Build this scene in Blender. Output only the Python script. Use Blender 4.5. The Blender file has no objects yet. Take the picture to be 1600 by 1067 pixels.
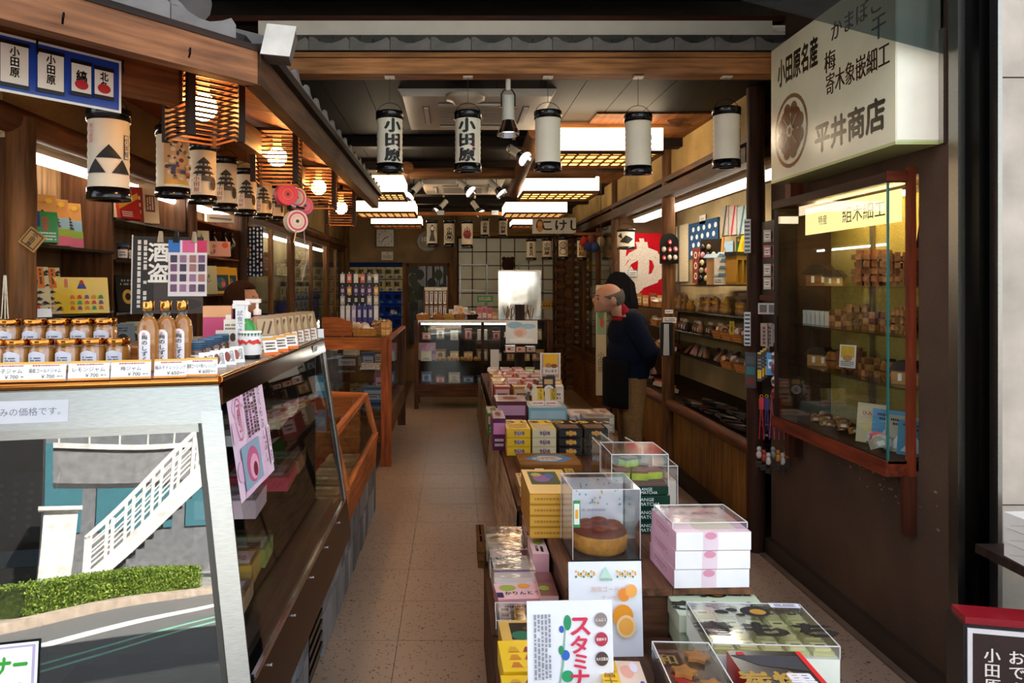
import bpy, math, random
from mathutils import Vector, Matrix
random.seed(7)
S = bpy.context.scene
COL = S.collection
R = math.radians

# ---------------------------------------------------------------- camera, sky, sun, exposure
F, CX, CY, CZ = 1160.0, 708.0, 447.0, 1.52
cam = bpy.data.cameras.new('camera'); cam.sensor_width = 36.0; cam.lens = F / 1600 * 36
cam.shift_x = (800 - CX) / 1600; cam.shift_y = -(533.5 - CY) / 1600; cam.clip_start = 0.05; cam.clip_end = 300
co = bpy.data.objects.new('camera', cam); COL.objects.link(co)
co.location = (0, 0, CZ); co.rotation_euler = (R(90), 0, 0); S.camera = co
w = bpy.data.worlds.new('sky'); S.world = w; w.use_nodes = True
nt = w.node_tree; bg = nt.nodes['Background']
sky = nt.nodes.new('ShaderNodeTexSky'); sky.sky_type = 'NISHITA'; sky.sun_disc = False
sky.sun_elevation = R(48); sky.sun_rotation = R(25); sky.air_density = 1.0; sky.dust_density = 2.0
hz = nt.nodes.new('ShaderNodeMix'); hz.data_type = 'RGBA'; hz.inputs[0].default_value = .55; hz.inputs[7].default_value = (2.0, 1.78, 1.5, 1)   # thin bright haze over the blue
nt.links.new(sky.outputs[0], hz.inputs[6]); nt.links.new(hz.outputs[2], bg.inputs[0]); bg.inputs[1].default_value = 0.62
sun = bpy.data.lights.new('sun', 'SUN'); sun.energy = 26.0; sun.angle = R(0.6); sun.color = (1.0, 0.94, 0.86)
so = bpy.data.objects.new('sun', sun); COL.objects.link(so)
so.rotation_euler = Vector((-0.32, -0.62, -0.72)).to_track_quat('-Z', 'Y').to_euler()
S.view_settings.view_transform = 'Standard'; S.view_settings.look = 'None'
S.view_settings.gamma = 1.0; S.view_settings.use_curve_mapping = False
S.view_settings.exposure = 0.8

# ---------------------------------------------------------------- helpers
def at(px, py, d):
    """the world point seen at photograph pixel (px, py) at depth d"""
    return Vector(((px - CX) * d / F, d, CZ - (py - CY) * d / F))
names = ('first', 'second', 'third', 'fourth', 'fifth', 'sixth', 'seventh', 'eighth', 'ninth', 'tenth', 'eleventh', 'twelfth', 'thirteenth', 'fourteenth', 'fifteenth', 'sixteenth', 'seventeenth', 'eighteenth', 'nineteenth', 'twentieth', 'twenty-first', 'twenty-second', 'twenty-third', 'twenty-fourth', 'twenty-fifth', 'twenty-sixth')
def xat(px, d): return (px - CX) * d / F
def zat(py, d): return CZ - (py - CY) * d / F
def dat(px, x): return x * F / (px - CX)
_lin = {}
def lin(h):
    if isinstance(h, tuple): return h if len(h) == 4 else (*h, 1)
    if h not in _lin:
        c = [((h >> s) & 255) / 255 for s in (16, 8, 0)]
        _lin[h] = tuple(v / 12.92 if v <= .04045 else ((v + .055) / 1.055) ** 2.4 for v in c) + (1,)
    return _lin[h]
def mixc(a, b, t):
    A, B = lin(a), lin(b); return tuple(A[i] * (1 - t) + B[i] * t for i in range(3)) + (1,)
def jit(h, amt=.12):
    c = lin(h); k = 1 + random.uniform(-amt, amt); return (c[0] * k, c[1] * k, c[2] * k, 1)

# ---------------------------------------------------------------- materials (all procedural, colour from the face colour)
MATS = {}
def mat(kind):
    if kind in MATS: return MATS[kind]
    m = bpy.data.materials.new(kind); m.use_nodes = True; n = m.node_tree; N = n.nodes; L = n.links
    p = N['Principled BSDF']; MATS[kind] = m
    a = N.new('ShaderNodeAttribute'); a.attribute_name = 'Col'
    tc = N.new('ShaderNodeTexCoord')
    def noise(scale, detail=4, stretch=None, coord='Object'):
        t = N.new('ShaderNodeTexNoise'); t.inputs['Scale'].default_value = scale; t.inputs['Detail'].default_value = detail
        if stretch:
            mp = N.new('ShaderNodeMapping'); mp.inputs['Scale'].default_value = stretch
            L.new(tc.outputs[coord], mp.inputs[0]); L.new(mp.outputs[0], t.inputs['Vector'])
        else: L.new(tc.outputs[coord], t.inputs['Vector'])
        return t
    def modulate(src, fac, lo, hi, f0=.3, f1=.7):
        mr = N.new('ShaderNodeMapRange'); mr.inputs[1].default_value = f0; mr.inputs[2].default_value = f1
        mr.inputs[3].default_value = lo; mr.inputs[4].default_value = hi; L.new(fac, mr.inputs[0])
        mx = N.new('ShaderNodeMix'); mx.data_type = 'RGBA'; mx.blend_type = 'MULTIPLY'; mx.inputs[0].default_value = 1
        L.new(src, mx.inputs[6]); L.new(mr.outputs[0], mx.inputs[7]); return mx.outputs[2]
    def bump(fac, strength, dist=.01):
        b = N.new('ShaderNodeBump'); b.inputs['Strength'].default_value = strength; b.inputs['Distance'].default_value = dist
        L.new(fac, b.inputs['Height']); L.new(b.outputs[0], p.inputs['Normal'])
    def schlick():
        lw = N.new('ShaderNodeLayerWeight'); lw.inputs[0].default_value = .5
        pw = N.new('ShaderNodeMath'); pw.operation = 'POWER'; pw.inputs[1].default_value = 5; L.new(lw.outputs['Facing'], pw.inputs[0])
        ma = N.new('ShaderNodeMath'); ma.operation = 'MULTIPLY_ADD'; ma.inputs[1].default_value = .96; ma.inputs[2].default_value = .04; L.new(pw.outputs[0], ma.inputs[0]); return ma
    col = a.outputs['Color']; base = p.inputs['Base Color']; ro = p.inputs['Roughness']
    k = kind.split('_')[0]
    if k == 'wood':
        ax = kind.split('_')[1]; st = {'x': (1.2, 14, 14), 'y': (14, 1.2, 14), 'z': (14, 14, 1.2)}[ax]
        t = noise(3, 6, st); t2 = noise(1.7, 3)
        c = modulate(col, t.outputs[0], .45, 1.35); c = modulate(c, t2.outputs[0], .65, 1.25); L.new(c, base)
        ro.default_value = .6; p.inputs['Specular IOR Level'].default_value = .22; bump(t.outputs[0], .25, .004)
    elif k == 'plaster':
        t = noise(160, 3); t2 = noise(2.2, 5); c = modulate(col, t2.outputs[0], .6, 1.3); c = modulate(c, t.outputs[0], .8, 1.2)
        L.new(c, base); ro.default_value = .85; bump(t.outputs[0], .6, .004)
    elif k == 'terrazzo':
        v = N.new('ShaderNodeTexVoronoi'); v.inputs['Scale'].default_value = 70; v.inputs['Randomness'].default_value = 1
        dn = noise(60, 2, None, 'Object'); mv = N.new('ShaderNodeMix'); mv.data_type = 'RGBA'; mv.inputs[0].default_value = .03
        oi = N.new('ShaderNodeNewGeometry'); L.new(oi.outputs['Position'], mv.inputs[6]); L.new(dn.outputs['Color'], mv.inputs[7]); L.new(mv.outputs[2], v.inputs['Vector'])
        mr = N.new('ShaderNodeMapRange'); mr.inputs[1].default_value = .26; mr.inputs[2].default_value = .34; L.new(v.outputs['Distance'], mr.inputs[0])
        sp = N.new('ShaderNodeSeparateColor'); L.new(v.outputs['Color'], sp.inputs[0])
        gt = N.new('ShaderNodeMath'); gt.operation = 'GREATER_THAN'; gt.inputs[1].default_value = .55; L.new(sp.outputs[0], gt.inputs[0])
        inv = N.new('ShaderNodeMath'); inv.operation = 'SUBTRACT'; inv.inputs[0].default_value = 1; L.new(mr.outputs[0], inv.inputs[1])
        ml = N.new('ShaderNodeMath'); ml.operation = 'MULTIPLY'; L.new(gt.outputs[0], ml.inputs[0]); L.new(inv.outputs[0], ml.inputs[1])
        mx = N.new('ShaderNodeMix'); mx.data_type = 'RGBA'; L.new(ml.outputs[0], mx.inputs[0]); L.new(col, mx.inputs[6]); mx.inputs[7].default_value = lin(0x42322a)
        t2 = noise(.8, 5, None, 'Object'); L.new(oi.outputs['Position'], t2.inputs['Vector'])
        L.new(modulate(mx.outputs[2], t2.outputs[0], .78, 1.15), base); ro.default_value = .33
    elif k == 'stone' or k == 'rooftile' or k == 'asphalt':
        t = noise({'stone': 5, 'rooftile': 9, 'asphalt': 60}[k], 6); L.new(modulate(col, t.outputs[0], .7, 1.2), base)
        ro.default_value = {'stone': .5, 'rooftile': .55, 'asphalt': .9}[k]; bump(t.outputs[0], .2, .005)
    elif k == 'metal' or k == 'chrome':
        t = noise(40, 2, (1, 1, 12)); L.new(modulate(col, t.outputs[0], .9, 1.08), base); p.inputs['Metallic'].default_value = 1
        ro.default_value = .32 if k == 'metal' else .12
    elif k == 'foil':
        t = noise(3, 2); L.new(col, base); p.inputs['Metallic'].default_value = 1; ro.default_value = .16; bump(t.outputs[0], .25, .02)
    elif k == 'clear' or k == 'clearflat':   # thin clear plastic: packaging, covers, sleeves
        g = N.new('ShaderNodeBsdfGlossy'); g.inputs['Roughness'].default_value = .08; tr = N.new('ShaderNodeBsdfTransparent'); tr.inputs[0].default_value = (.97, .97, .97, 1)
        fr = schlick(); ms = N.new('ShaderNodeMixShader'); t = noise(14, 2)
        bn = N.new('ShaderNodeBump'); bn.inputs['Strength'].default_value = .25 if k == 'clear' else .02; bn.inputs['Distance'].default_value = .01; L.new(t.outputs[0], bn.inputs['Height']); L.new(bn.outputs[0], g.inputs['Normal'])
        mm = N.new('ShaderNodeMath'); mm.operation = 'MULTIPLY_ADD'; mm.inputs[1].default_value = 1.3; mm.inputs[2].default_value = .03; L.new(fr.outputs[0], mm.inputs[0])
        L.new(mm.outputs[0], ms.inputs[0]); L.new(tr.outputs[0], ms.inputs[1]); L.new(g.outputs[0], ms.inputs[2]); L.new(ms.outputs[0], N['Material Output'].inputs[0])
    elif k == 'glass':   # flat panes: clear, with both surfaces' mirror image
        g = N.new('ShaderNodeBsdfGlossy'); g.inputs['Roughness'].default_value = .0; tr = N.new('ShaderNodeBsdfTransparent')
        tr.inputs[0].default_value = {'glass': (.93, .96, .95, 1), 'glass_street': (.55, .6, .62, 1), 'glass_grey': (.5, .53, .53, 1)}[kind]
        fr = schlick(); ms = N.new('ShaderNodeMixShader')
        mm = N.new('ShaderNodeMath'); mm.operation = 'MULTIPLY_ADD'; mm.inputs[1].default_value = .9; mm.inputs[2].default_value = {'glass': 0, 'glass_street': .10, 'glass_grey': -.03}[kind]; mm.use_clamp = True
        if kind == 'glass_street':
            t = noise(1.6, 1); bn = N.new('ShaderNodeBump'); bn.inputs['Strength'].default_value = .12; bn.inputs['Distance'].default_value = .02; L.new(t.outputs[0], bn.inputs['Height']); L.new(bn.outputs[0], g.inputs['Normal'])
        L.new(fr.outputs[0], mm.inputs[0]); L.new(mm.outputs[0], ms.inputs[0]); L.new(tr.outputs[0], ms.inputs[1]); L.new(g.outputs[0], ms.inputs[2]); L.new(ms.outputs[0], N['Material Output'].inputs[0])
    elif k == 'emit':    # lamps only: emit_<strength>
        e = N.new('ShaderNodeEmission'); e.inputs[1].default_value = float(kind.split('_')[1]); L.new(col, e.inputs[0]); L.new(e.outputs[0], N['Material Output'].inputs[0])
    elif k == 'honey':
        t = noise(6, 2); L.new(modulate(col, t.outputs[0], .8, 1.25), base); ro.default_value = .08; p.inputs['Coat Weight'].default_value = .6
        p.inputs['Transmission Weight'].default_value = .25
    elif k == 'leaf':
        t = noise(30, 3); L.new(modulate(col, t.outputs[0], .5, 1.4), base); ro.default_value = .6
    else:
        sc, lo, hi, rr = {'paper': (8, .94, 1.04, .6), 'gloss': (8, .95, 1.04, .22), 'plastic': (12, .95, 1.05, .3), 'fabric': (60, .8, 1.15, .9),
                          'skin': (25, .9, 1.08, .55), 'lacquer': (10, .9, 1.1, .18), 'food': (40, .7, 1.25, .5), 'basket': (90, .55, 1.3, .7)}[k]
        t = noise(sc, 3); L.new(modulate(col, t.outputs[0], lo, hi), base); ro.default_value = rr
        if k in ('fabric', 'basket', 'food'): bump(t.outputs[0], .4, .003)
        if k in ('fabric', 'basket'): p.inputs['Specular IOR Level'].default_value = .1
        if k == 'skin': p.inputs['Subsurface Weight'].default_value = .08
    return m

# ---------------------------------------------------------------- mesh builder
class MB:
    def __init__(s, col=0x888888): s.v = []; s.f = []; s.c = []; s.sm = []; s.col = col
    def add(s, vs, fs, col=None, smooth=False):
        o = len(s.v); s.v += [tuple(v) for v in vs]; c = lin(s.col if col is None else col)
        for f in fs: s.f.append([o + i for i in f]); s.c.append(c); s.sm.append(smooth)
        return s
    def b(s, x0, x1, y0, y1, z0, z1, col=None, M=None):
        vs = [(x, y, z) for z in (z0, z1) for y in (y0, y1) for x in (x0, x1)]
        if M is not None: vs = [M @ Vector(v) for v in vs]
        return s.add(vs, [(0, 2, 3, 1), (4, 5, 7, 6), (0, 1, 5, 4), (2, 6, 7, 3), (0, 4, 6, 2), (1, 3, 7, 5)], col)
    def bar(s, p0, p1, a, b=None, col=None, up=(0, 0, 1)):
        """box beam from p0 to p1, width a (sideways), height b"""
        b = b or a; p0, p1 = Vector(p0), Vector(p1); d = p1 - p0; L = d.length
        y = d.normalized(); u = Vector(up)
        if abs(y.dot(u)) > .98: u = Vector((1, 0, 0))
        x = y.cross(u).normalized(); z = x.cross(y)
        M = Matrix((x, y, z)).transposed().to_4x4(); M.translation = p0
        return s.b(-a / 2, a / 2, 0, L, -b / 2, b / 2, col, M)
    def cyl(s, p0, p1, r0, r1=None, seg=12, col=None, caps=True):
        r1 = r0 if r1 is None else r1; p0, p1 = Vector(p0), Vector(p1); d = (p1 - p0).normalized()
        u = Vector((0, 0, 1)) if abs(d.z) < .9 else Vector((1, 0, 0)); x = d.cross(u).normalized(); y = d.cross(x)
        vs = []
        for p, r in ((p0, r0), (p1, r1)):
            for i in range(seg): a = 2 * math.pi * i / seg; vs.append(p + x * math.cos(a) * r + y * math.sin(a) * r)
        s.add(vs, [(i, (i + 1) % seg, seg + (i + 1) % seg, seg + i) for i in range(seg)], col, True)
        if caps: s.add(vs[:seg], [tuple(range(seg))[::-1]], col); s.add(vs[seg:], [tuple(range(seg))], col)
        return s
    def tube(s, pts, r, seg=6, col=None):
        for a, b in zip(pts, pts[1:]): s.cyl(a, b, r, r, seg, col)
        return s
    def lathe(s, prof, c=(0, 0, 0), seg=20, col=None, cols=None, sx=1, sy=1):
        vs = []; n = len(prof)
        for r, z in prof:
            for i in range(seg): a = 2 * math.pi * i / seg; vs.append((c[0] + r * math.cos(a) * sx, c[1] + r * math.sin(a) * sy, c[2] + z))
        for k in range(n - 1):
            fs = [(k * seg + i, k * seg + (i + 1) % seg, (k + 1) * seg + (i + 1) % seg, (k + 1) * seg + i) for i in range(seg)]
            o = len(s.v)
            s.add(vs, fs, cols[k] if cols else col, True) if k == 0 else s._more(vs, fs, cols[k] if cols else col, o0)
            if k == 0: o0 = o
        return s
    def _more(s, vs, fs, col, o):
        c = lin(s.col if col is None else col)
        for f in fs: s.f.append([o + i for i in f]); s.c.append(c); s.sm.append(True)
    def ball(s, c, r, seg=12, rings=8, col=None):
        r = (r, r, r) if not isinstance(r, tuple) else r
        vs = []
        for j in range(rings + 1):
            t = math.pi * j / rings
            for i in range(seg): a = 2 * math.pi * i / seg; vs.append((c[0] + r[0] * math.sin(t) * math.cos(a), c[1] + r[1] * math.sin(t) * math.sin(a), c[2] - r[2] * math.cos(t)))
        return s.add(vs, [(j * seg + i, j * seg + (i + 1) % seg, (j + 1) * seg + (i + 1) % seg, (j + 1) * seg + i) for j in range(rings) for i in range(seg)], col, True)
    def prism(s, poly, y0, y1, col=None, M=None):
        """outline of (x, z) points pushed from y0 to y1"""
        n = len(poly); vs = [Vector((x, y0, z)) for x, z in poly] + [Vector((x, y1, z)) for x, z in poly]
        if M is not None: vs = [M @ v for v in vs]
        return s.add(vs, [tuple(range(n)), tuple(range(2 * n - 1, n - 1, -1))] + [(i, n + i, n + (i + 1) % n, (i + 1) % n) for i in range(n)], col)
    def quad(s, a, b, c, d, col=None): return s.add([a, b, c, d], [(0, 1, 2, 3)], col)
    def sheet(s, a, b, c, d, t, col=None):
        """slab of thickness t behind the quad a b c d"""
        a, b, c, d = map(Vector, (a, b, c, d)); n = (b - a).cross(d - a).normalized() * -t
        return s.add([a, b, c, d, a + n, b + n, c + n, d + n], [(0, 1, 2, 3), (7, 6, 5, 4), (0, 4, 5, 1), (1, 5, 6, 2), (2, 6, 7, 3), (3, 7, 4, 0)], col)
    def build(s, name, material='paper', parent=None, loc=None, rot=None, smooth=None):
        me = bpy.data.meshes.new(name); me.from_pydata(s.v, [], s.f); me.update()
        ca = me.color_attributes.new('Col', 'FLOAT_COLOR', 'CORNER'); data = []
        for f, c in zip(s.f, s.c): data += list(c) * len(f)
        ca.data.foreach_set('color', data)
        me.polygons.foreach_set('use_smooth', s.sm if smooth is None else [smooth] * len(s.f))
        me.materials.append(mat(material))
        o = bpy.data.objects.new(name, me); COL.objects.link(o)
        if parent: o.parent = parent
        if loc is not None: o.location = loc
        if rot is not None: o.rotation_euler = rot if isinstance(rot, (tuple, list)) else (0, 0, rot)
        return o
def tag(o, label=None, cat=None, group=None, kind=None):
    for k, v in (('label', label), ('category', cat), ('group', group), ('kind', kind)):
        if v: o[k] = v
    return o
def thing(name, label, cat, loc=(0, 0, 0), rot=0, group=None):
    o = bpy.data.objects.new(name, None); COL.objects.link(o); o.location = loc; o.empty_display_size = .05
    o.rotation_euler = rot if isinstance(rot, tuple) else (0, 0, rot); return tag(o, label, cat, group)
def struct(o, label=None, cat=None): return tag(o, label, cat, None, 'structure')
def dup(o, parent=None, loc=None, rot=None, label=None):
    c = o.copy(); COL.objects.link(c); c.parent = parent
    for k in ('label',):
        if label: c[k] = label
    if loc is not None: c.location = loc
    if rot is not None: c.rotation_euler = rot if isinstance(rot, tuple) else (0, 0, rot)
    for ch in list(o.children): dup(ch, c)
    return c

# ---------------------------------------------------------------- lettering and flat print
_gl = {}
def glyphs(txt, bold):
    """2-D mesh of a line of text, 1 unit high, starting at x = 0: verts, faces, width"""
    k = (txt, bold)
    if k not in _gl:
        c = bpy.data.curves.new('lettering', 'FONT'); c.body = txt; c.resolution_u = 2; c.fill_mode = 'FRONT'
        o = bpy.data.objects.new('lettering', c); COL.objects.link(o); dg = bpy.context.evaluated_depsgraph_get(); dg.update()
        me = bpy.data.meshes.new_from_object(o.evaluated_get(dg))
        v = [(p.co.x, p.co.y) for p in me.vertices]; f = [tuple(p.vertices) for p in me.polygons]
        bpy.data.objects.remove(o); bpy.data.curves.remove(c); bpy.data.meshes.remove(me)
        xs = [p[0] for p in v] or [0, 1]; ys = [p[1] for p in v] or [0, 1]
        _gl[k] = (v, f, min(xs), max(xs), min(ys), max(ys))
    return _gl[k]
def flat(o, u, v, n, wd, ht):
    """mapping from 0..1 coordinates on a flat face to space"""
    o, u, v, n = map(Vector, (o, u, v, n))
    fn = lambda a, b, k: o + u * (a * wd) + v * (b * ht) + n * (.0004 + .0003 * k)
    fn.w, fn.h = wd, ht; return fn
def boxface(w, d, h, side, z0=0):
    return {'front': lambda: flat((-w / 2, -d / 2, z0), (1, 0, 0), (0, 0, 1), (0, -1, 0), w, h),
            'top': lambda: flat((-w / 2, -d / 2, z0 + h), (1, 0, 0), (0, 1, 0), (0, 0, 1), w, d),
            'left': lambda: flat((-w / 2, d / 2, z0), (0, -1, 0), (0, 0, 1), (-1, 0, 0), d, h),
            'right': lambda: flat((w / 2, -d / 2, z0), (0, 1, 0), (0, 0, 1), (1, 0, 0), d, h)}[side]()
def roundface(c, r, z0, h, a0, a1, sx=1, sy=1):
    """mapping onto an upright cylinder between the angles a0 (left) and a1 (right), seen from outside"""
    def fn(a, b, k):
        t = a0 + (a1 - a0) * a; rr = r + .002 + .0004 * k
        return Vector((c[0] + rr * math.cos(t), c[1] + rr * math.sin(t), c[2] + z0 + h * b))
    fn.w, fn.h = abs(a1 - a0) * r, h; fn.round = True; return fn
def strokes(b): return [(0, 0)] if b < .015 else [(b, 0), (-b, 0), (0, b), (0, -b)] if b > .025 else [(b, 0), (-b, 0)]
def area(mb, fn, pts, k, c):
    pts = [(min(1, max(0, x)), min(1, max(0, y))) for x, y in pts]; n = len(pts)
    if not getattr(fn, 'round', False): mb.add([fn(x, y, k) for x, y in pts], [tuple(range(n))], c); return
    mx, my = sum(p[0] for p in pts) / n, sum(p[1] for p in pts) / n
    def tri(a, b, d, lv):
        if lv == 0: mb.add([fn(*a, k), fn(*b, k), fn(*d, k)], [(0, 1, 2)], c); return
        ab, bd, da = [((p[0] + q[0]) / 2, (p[1] + q[1]) / 2) for p, q in ((a, b), (b, d), (d, a))]
        tri(a, ab, da, lv - 1); tri(ab, b, bd, lv - 1); tri(da, bd, d, lv - 1); tri(ab, bd, da, lv - 1)
    lv = 2 if n < 6 else 1
    for i in range(n): tri((mx, my), pts[i], pts[(i + 1) % n], lv)
def art(mb, fn, shapes):
    """lay shapes on a face: r rectangle, e ellipse, p polygon, t text line, tv upright text column, l ruled lines of small writing"""
    rnd = getattr(fn, 'round', False)
    for k, s in enumerate(shapes):
        q = s[0]
        if q == 'r':
            x0, y0, x1, y1, c = s[1:6]; n = 8 if rnd else 1
            for i in range(n):
                a, b = x0 + (x1 - x0) * i / n, x0 + (x1 - x0) * (i + 1) / n
                mb.add([fn(a, y0, k), fn(b, y0, k), fn(b, y1, k), fn(a, y1, k)], [(0, 1, 2, 3)], c)
        elif q == 'e':
            cx, cy, rx, ry, c = s[1:6]; n = s[6] if len(s) > 6 else 18
            area(mb, fn, [(cx + rx * math.cos(2 * math.pi * i / n), cy + ry * math.sin(2 * math.pi * i / n)) for i in range(n)], k, c)
        elif q == 'o':   # ring
            cx, cy, rx, ry, t, c = s[1:7]; n = 28; vs = []
            for f in (1, 1 - t): vs += [fn(cx + rx * f * math.cos(2 * math.pi * i / n), cy + ry * f * math.sin(2 * math.pi * i / n), k) for i in range(n)]
            mb.add(vs, [(i, (i + 1) % n, n + (i + 1) % n, n + i) for i in range(n)], c)
        elif q == 'p': area(mb, fn, s[1], k, s[2])
        elif q in ('t', 'tv'):
            txt, cx, cy, size, c = s[1:6]; bold = s[6] if len(s) > 6 else .0; stretch = s[7] if len(s) > 7 else 1.0
            if q == 't':
                V, Fc, x0, x1, y0, y1 = glyphs(txt, 0); sc = size * fn.h / (y1 - y0 or 1)
                for j, (ox, oy) in enumerate(strokes(bold)): mb.add([fn(cx + (x + ox - (x0 + x1) / 2) * sc * stretch / fn.w, cy + (y + oy - (y0 + y1) / 2) * sc / fn.h, k + j * .24) for x, y in V], Fc, c)
            else:
                n = len(txt)
                for i, ch in enumerate(txt):
                    V, Fc, x0, x1, y0, y1 = glyphs(ch, 0)
                    sc = size * fn.h / .95; oy = cy - (i - (n - 1) / 2) * size * 1.06
                    if not Fc: continue
                    [mb.add([fn(cx + (x + ux - (x0 + x1) / 2) * sc * stretch / fn.w, oy + (y + uy - (y0 + y1) / 2) * sc / fn.h, k + j * .24) for x, y in V], Fc, c) for j, (ux, uy) in enumerate(strokes(bold))]
        elif q == 'l':   # rows of tiny unreadable writing
            x0, y0, x1, y1, rows, c = s[1:7]; vert = len(s) > 7 and s[7]; rr = random.Random(int(x0 * 977 + y0 * 131 + rows))
            for i in range(rows):
                t = 0.0
                while t < 1:
                    g = rr.uniform(.03, .09)
                    if rr.random() > .12:
                        e = min(1, t + g)
                        if vert: xa = x0 + (x1 - x0) * (i + .2) / rows; xb = x0 + (x1 - x0) * (i + .75) / rows; ya, yb = y1 - (y1 - y0) * t, y1 - (y1 - y0) * e
                        else: ya = y0 + (y1 - y0) * (i + .2) / rows; yb = y0 + (y1 - y0) * (i + .75) / rows; xa, xb = x0 + (x1 - x0) * t, x0 + (x1 - x0) * e
                        mb.add([fn(min(xa, xb), min(ya, yb), k), fn(max(xa, xb), min(ya, yb), k), fn(max(xa, xb), max(ya, yb), k), fn(min(xa, xb), max(ya, yb), k)], [(0, 1, 2, 3)], c)
                    t += g + .02
    return mb
def pr(parent, fn, shapes, name='print', material='paper'):
    return art(MB(), fn, shapes).build(name, material, parent)
def pbox(name, label, loc, size, cols, faces=None, rz=0, group=None, cat='box', material='gloss', rot=None):
    """a carton: loc = centre of its underside, cols = (side, top); faces = {side: shapes}"""
    w_, d_, h_ = size; side, top = cols if isinstance(cols, tuple) else (cols, cols)
    m = MB(side); m.b(-w_ / 2, w_ / 2, -d_ / 2, d_ / 2, 0, h_ * .995); m.b(-w_ / 2, w_ / 2, -d_ / 2, d_ / 2, h_ * .995, h_, top)
    o = m.build(name, material, None, loc, rot if rot else rz); tag(o, label, cat, group)
    for sd, sh in (faces or {}).items(): pr(o, boxface(w_, d_, h_, sd), sh)
    return o
def card(name, label, p, wd, ht, col, shapes, rz=0, tilt=0, group=None, cat='sign', material='paper', t=.002, parent=None):
    """an upright card standing with the middle of its lower edge at p, leaning back by tilt"""
    o = MB(col).b(-wd / 2, wd / 2, 0, t, 0, ht).build(name, material, parent, p, (-tilt, 0, rz))
    if not parent: tag(o, label, cat, group)
    pr(o, flat((-wd / 2, 0, 0), (1, 0, 0), (0, 0, 1), (0, -1, 0), wd, ht), shapes); return o

# ================================================================ SETTING
YB = 12.0      # back wall
ZC = 2.68      # ceiling
fl = struct(MB(0x4a3a30).b(-2.05, 2.6, 2.0, YB + .1, -.1, -.004).build('floor', 'terrazzo'), 'grey-brown speckled terrazzo tile floor of the shop aisle')
tile = None
for i in range(-2, 5):
    for j in range(-3, 22):
        x, y = .163 + .4 * i, 3.185 + .4 * j
        if y + .4 > YB + .4: continue
        if tile is None: tile = MB(0x98826f).b(.0015, .3985, .0015, .3985, -.006, 0).build('tile', 'terrazzo', fl, (x, y, 0)); t = tile
        else: t = dup(tile, fl, (x, y, 0))
m = MB(0x4a3423); m.b(1.8, 2.02, 2.66, 4.2, -.02, .80); m.b(1.8, 2.02, 2.66, 4.2, 1.955, 3.09); m.b(1.8, 2.02, 2.66, 2.87, .80, 1.955); m.b(1.8, 2.02, 3.92, 4.2, .80, 1.955); m.b(1.996, 2.02, 2.87, 3.92, .80, 1.955)
struct(m.build('wall_right', 'plaster'), 'dark brown rough plaster wall beside the entrance')
m = MB(0x30241c); m.b(1.765, 1.8, 2.66, 4.2, 0, .1); m.b(1.735, 1.765, 2.66, 4.2, 0, .012, 0x6a5a4c)
struct(m.build('baseboard_right', 'stone'), 'dark stone base strip under the brown plaster wall')
# scraped places on the plaster: shallow chips with a pale core
m = MB(0x8b7358); rs = random.Random(3)
for k in range(70):
    t = rs.random(); y = 2.75 + t * .85; z = .80 - (1 - t) * .20 + rs.gauss(0, .012) if k % 2 else .68 + rs.gauss(0, .05) + .1 * t
    r = rs.uniform(.001, .004); m.b(1.7985, 1.8, y - r * 2, y + r * 2, z - r, z + r)
struct(m.build('trim_5', 'plaster'), 'pale scrapes along the brown plaster wall')
struct(MB(0x8d8478).b(-2.05, 2.6, YB, YB + .2, 0, 3.05, 0x8a6c48).build('wall_back', 'plaster'), 'tan plaster wall at the far end of the shop')
struct(MB(0x9a8258).b(-2.25, -2.05, 2.3, YB, 0, 3.05).build('wall_left', 'plaster'), 'ochre plaster wall behind the counter shelves')
struct(MB(0xa08a60).b(2.42, 2.62, 4.2, YB, 0, 3.05).build('wall_alcove', 'plaster'), 'ochre plaster back of the souvenir alcove')
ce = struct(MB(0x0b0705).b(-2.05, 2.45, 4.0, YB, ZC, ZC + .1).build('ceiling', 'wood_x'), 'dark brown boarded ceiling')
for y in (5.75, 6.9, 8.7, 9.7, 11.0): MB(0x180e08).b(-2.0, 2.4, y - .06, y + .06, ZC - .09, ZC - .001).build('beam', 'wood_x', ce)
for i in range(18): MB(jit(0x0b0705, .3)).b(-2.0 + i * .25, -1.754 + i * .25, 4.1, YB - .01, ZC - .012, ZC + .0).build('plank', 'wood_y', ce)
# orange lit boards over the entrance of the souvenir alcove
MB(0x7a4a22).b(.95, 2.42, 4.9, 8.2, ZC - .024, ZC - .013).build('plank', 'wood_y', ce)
# upper storeys and neighbours: they keep the sun out of the shop
struct(MB(0x5c554e).b(-13, 13, 4.16, 16, 3.16, 9.5).build('wall_upper', 'stone'), 'upper storeys above the shop')
struct(MB(0x5c554e).b(-13, 13, 2.5, 4.16, 3.35, 9.5).build('wall_front', 'stone'), 'upper facade over the entrance')
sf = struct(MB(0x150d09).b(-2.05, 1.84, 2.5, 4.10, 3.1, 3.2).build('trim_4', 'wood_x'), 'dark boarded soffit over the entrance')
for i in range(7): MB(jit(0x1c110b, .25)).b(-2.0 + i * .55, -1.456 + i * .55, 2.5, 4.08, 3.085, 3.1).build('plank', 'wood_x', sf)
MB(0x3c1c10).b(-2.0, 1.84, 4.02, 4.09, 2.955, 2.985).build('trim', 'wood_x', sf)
struct(MB(0x857a6e).b(-13, -2.25, 2.3, 4, -.02, 3.35).build('wall_neighbour', 'stone'), 'neighbouring shop front')
struct(MB(0xb5a898).b(2.02, 13, 2.62, 4.1, -.02, 3.35).build('wall_corner', 'stone'), 'pale stone facade of the next building')
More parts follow.
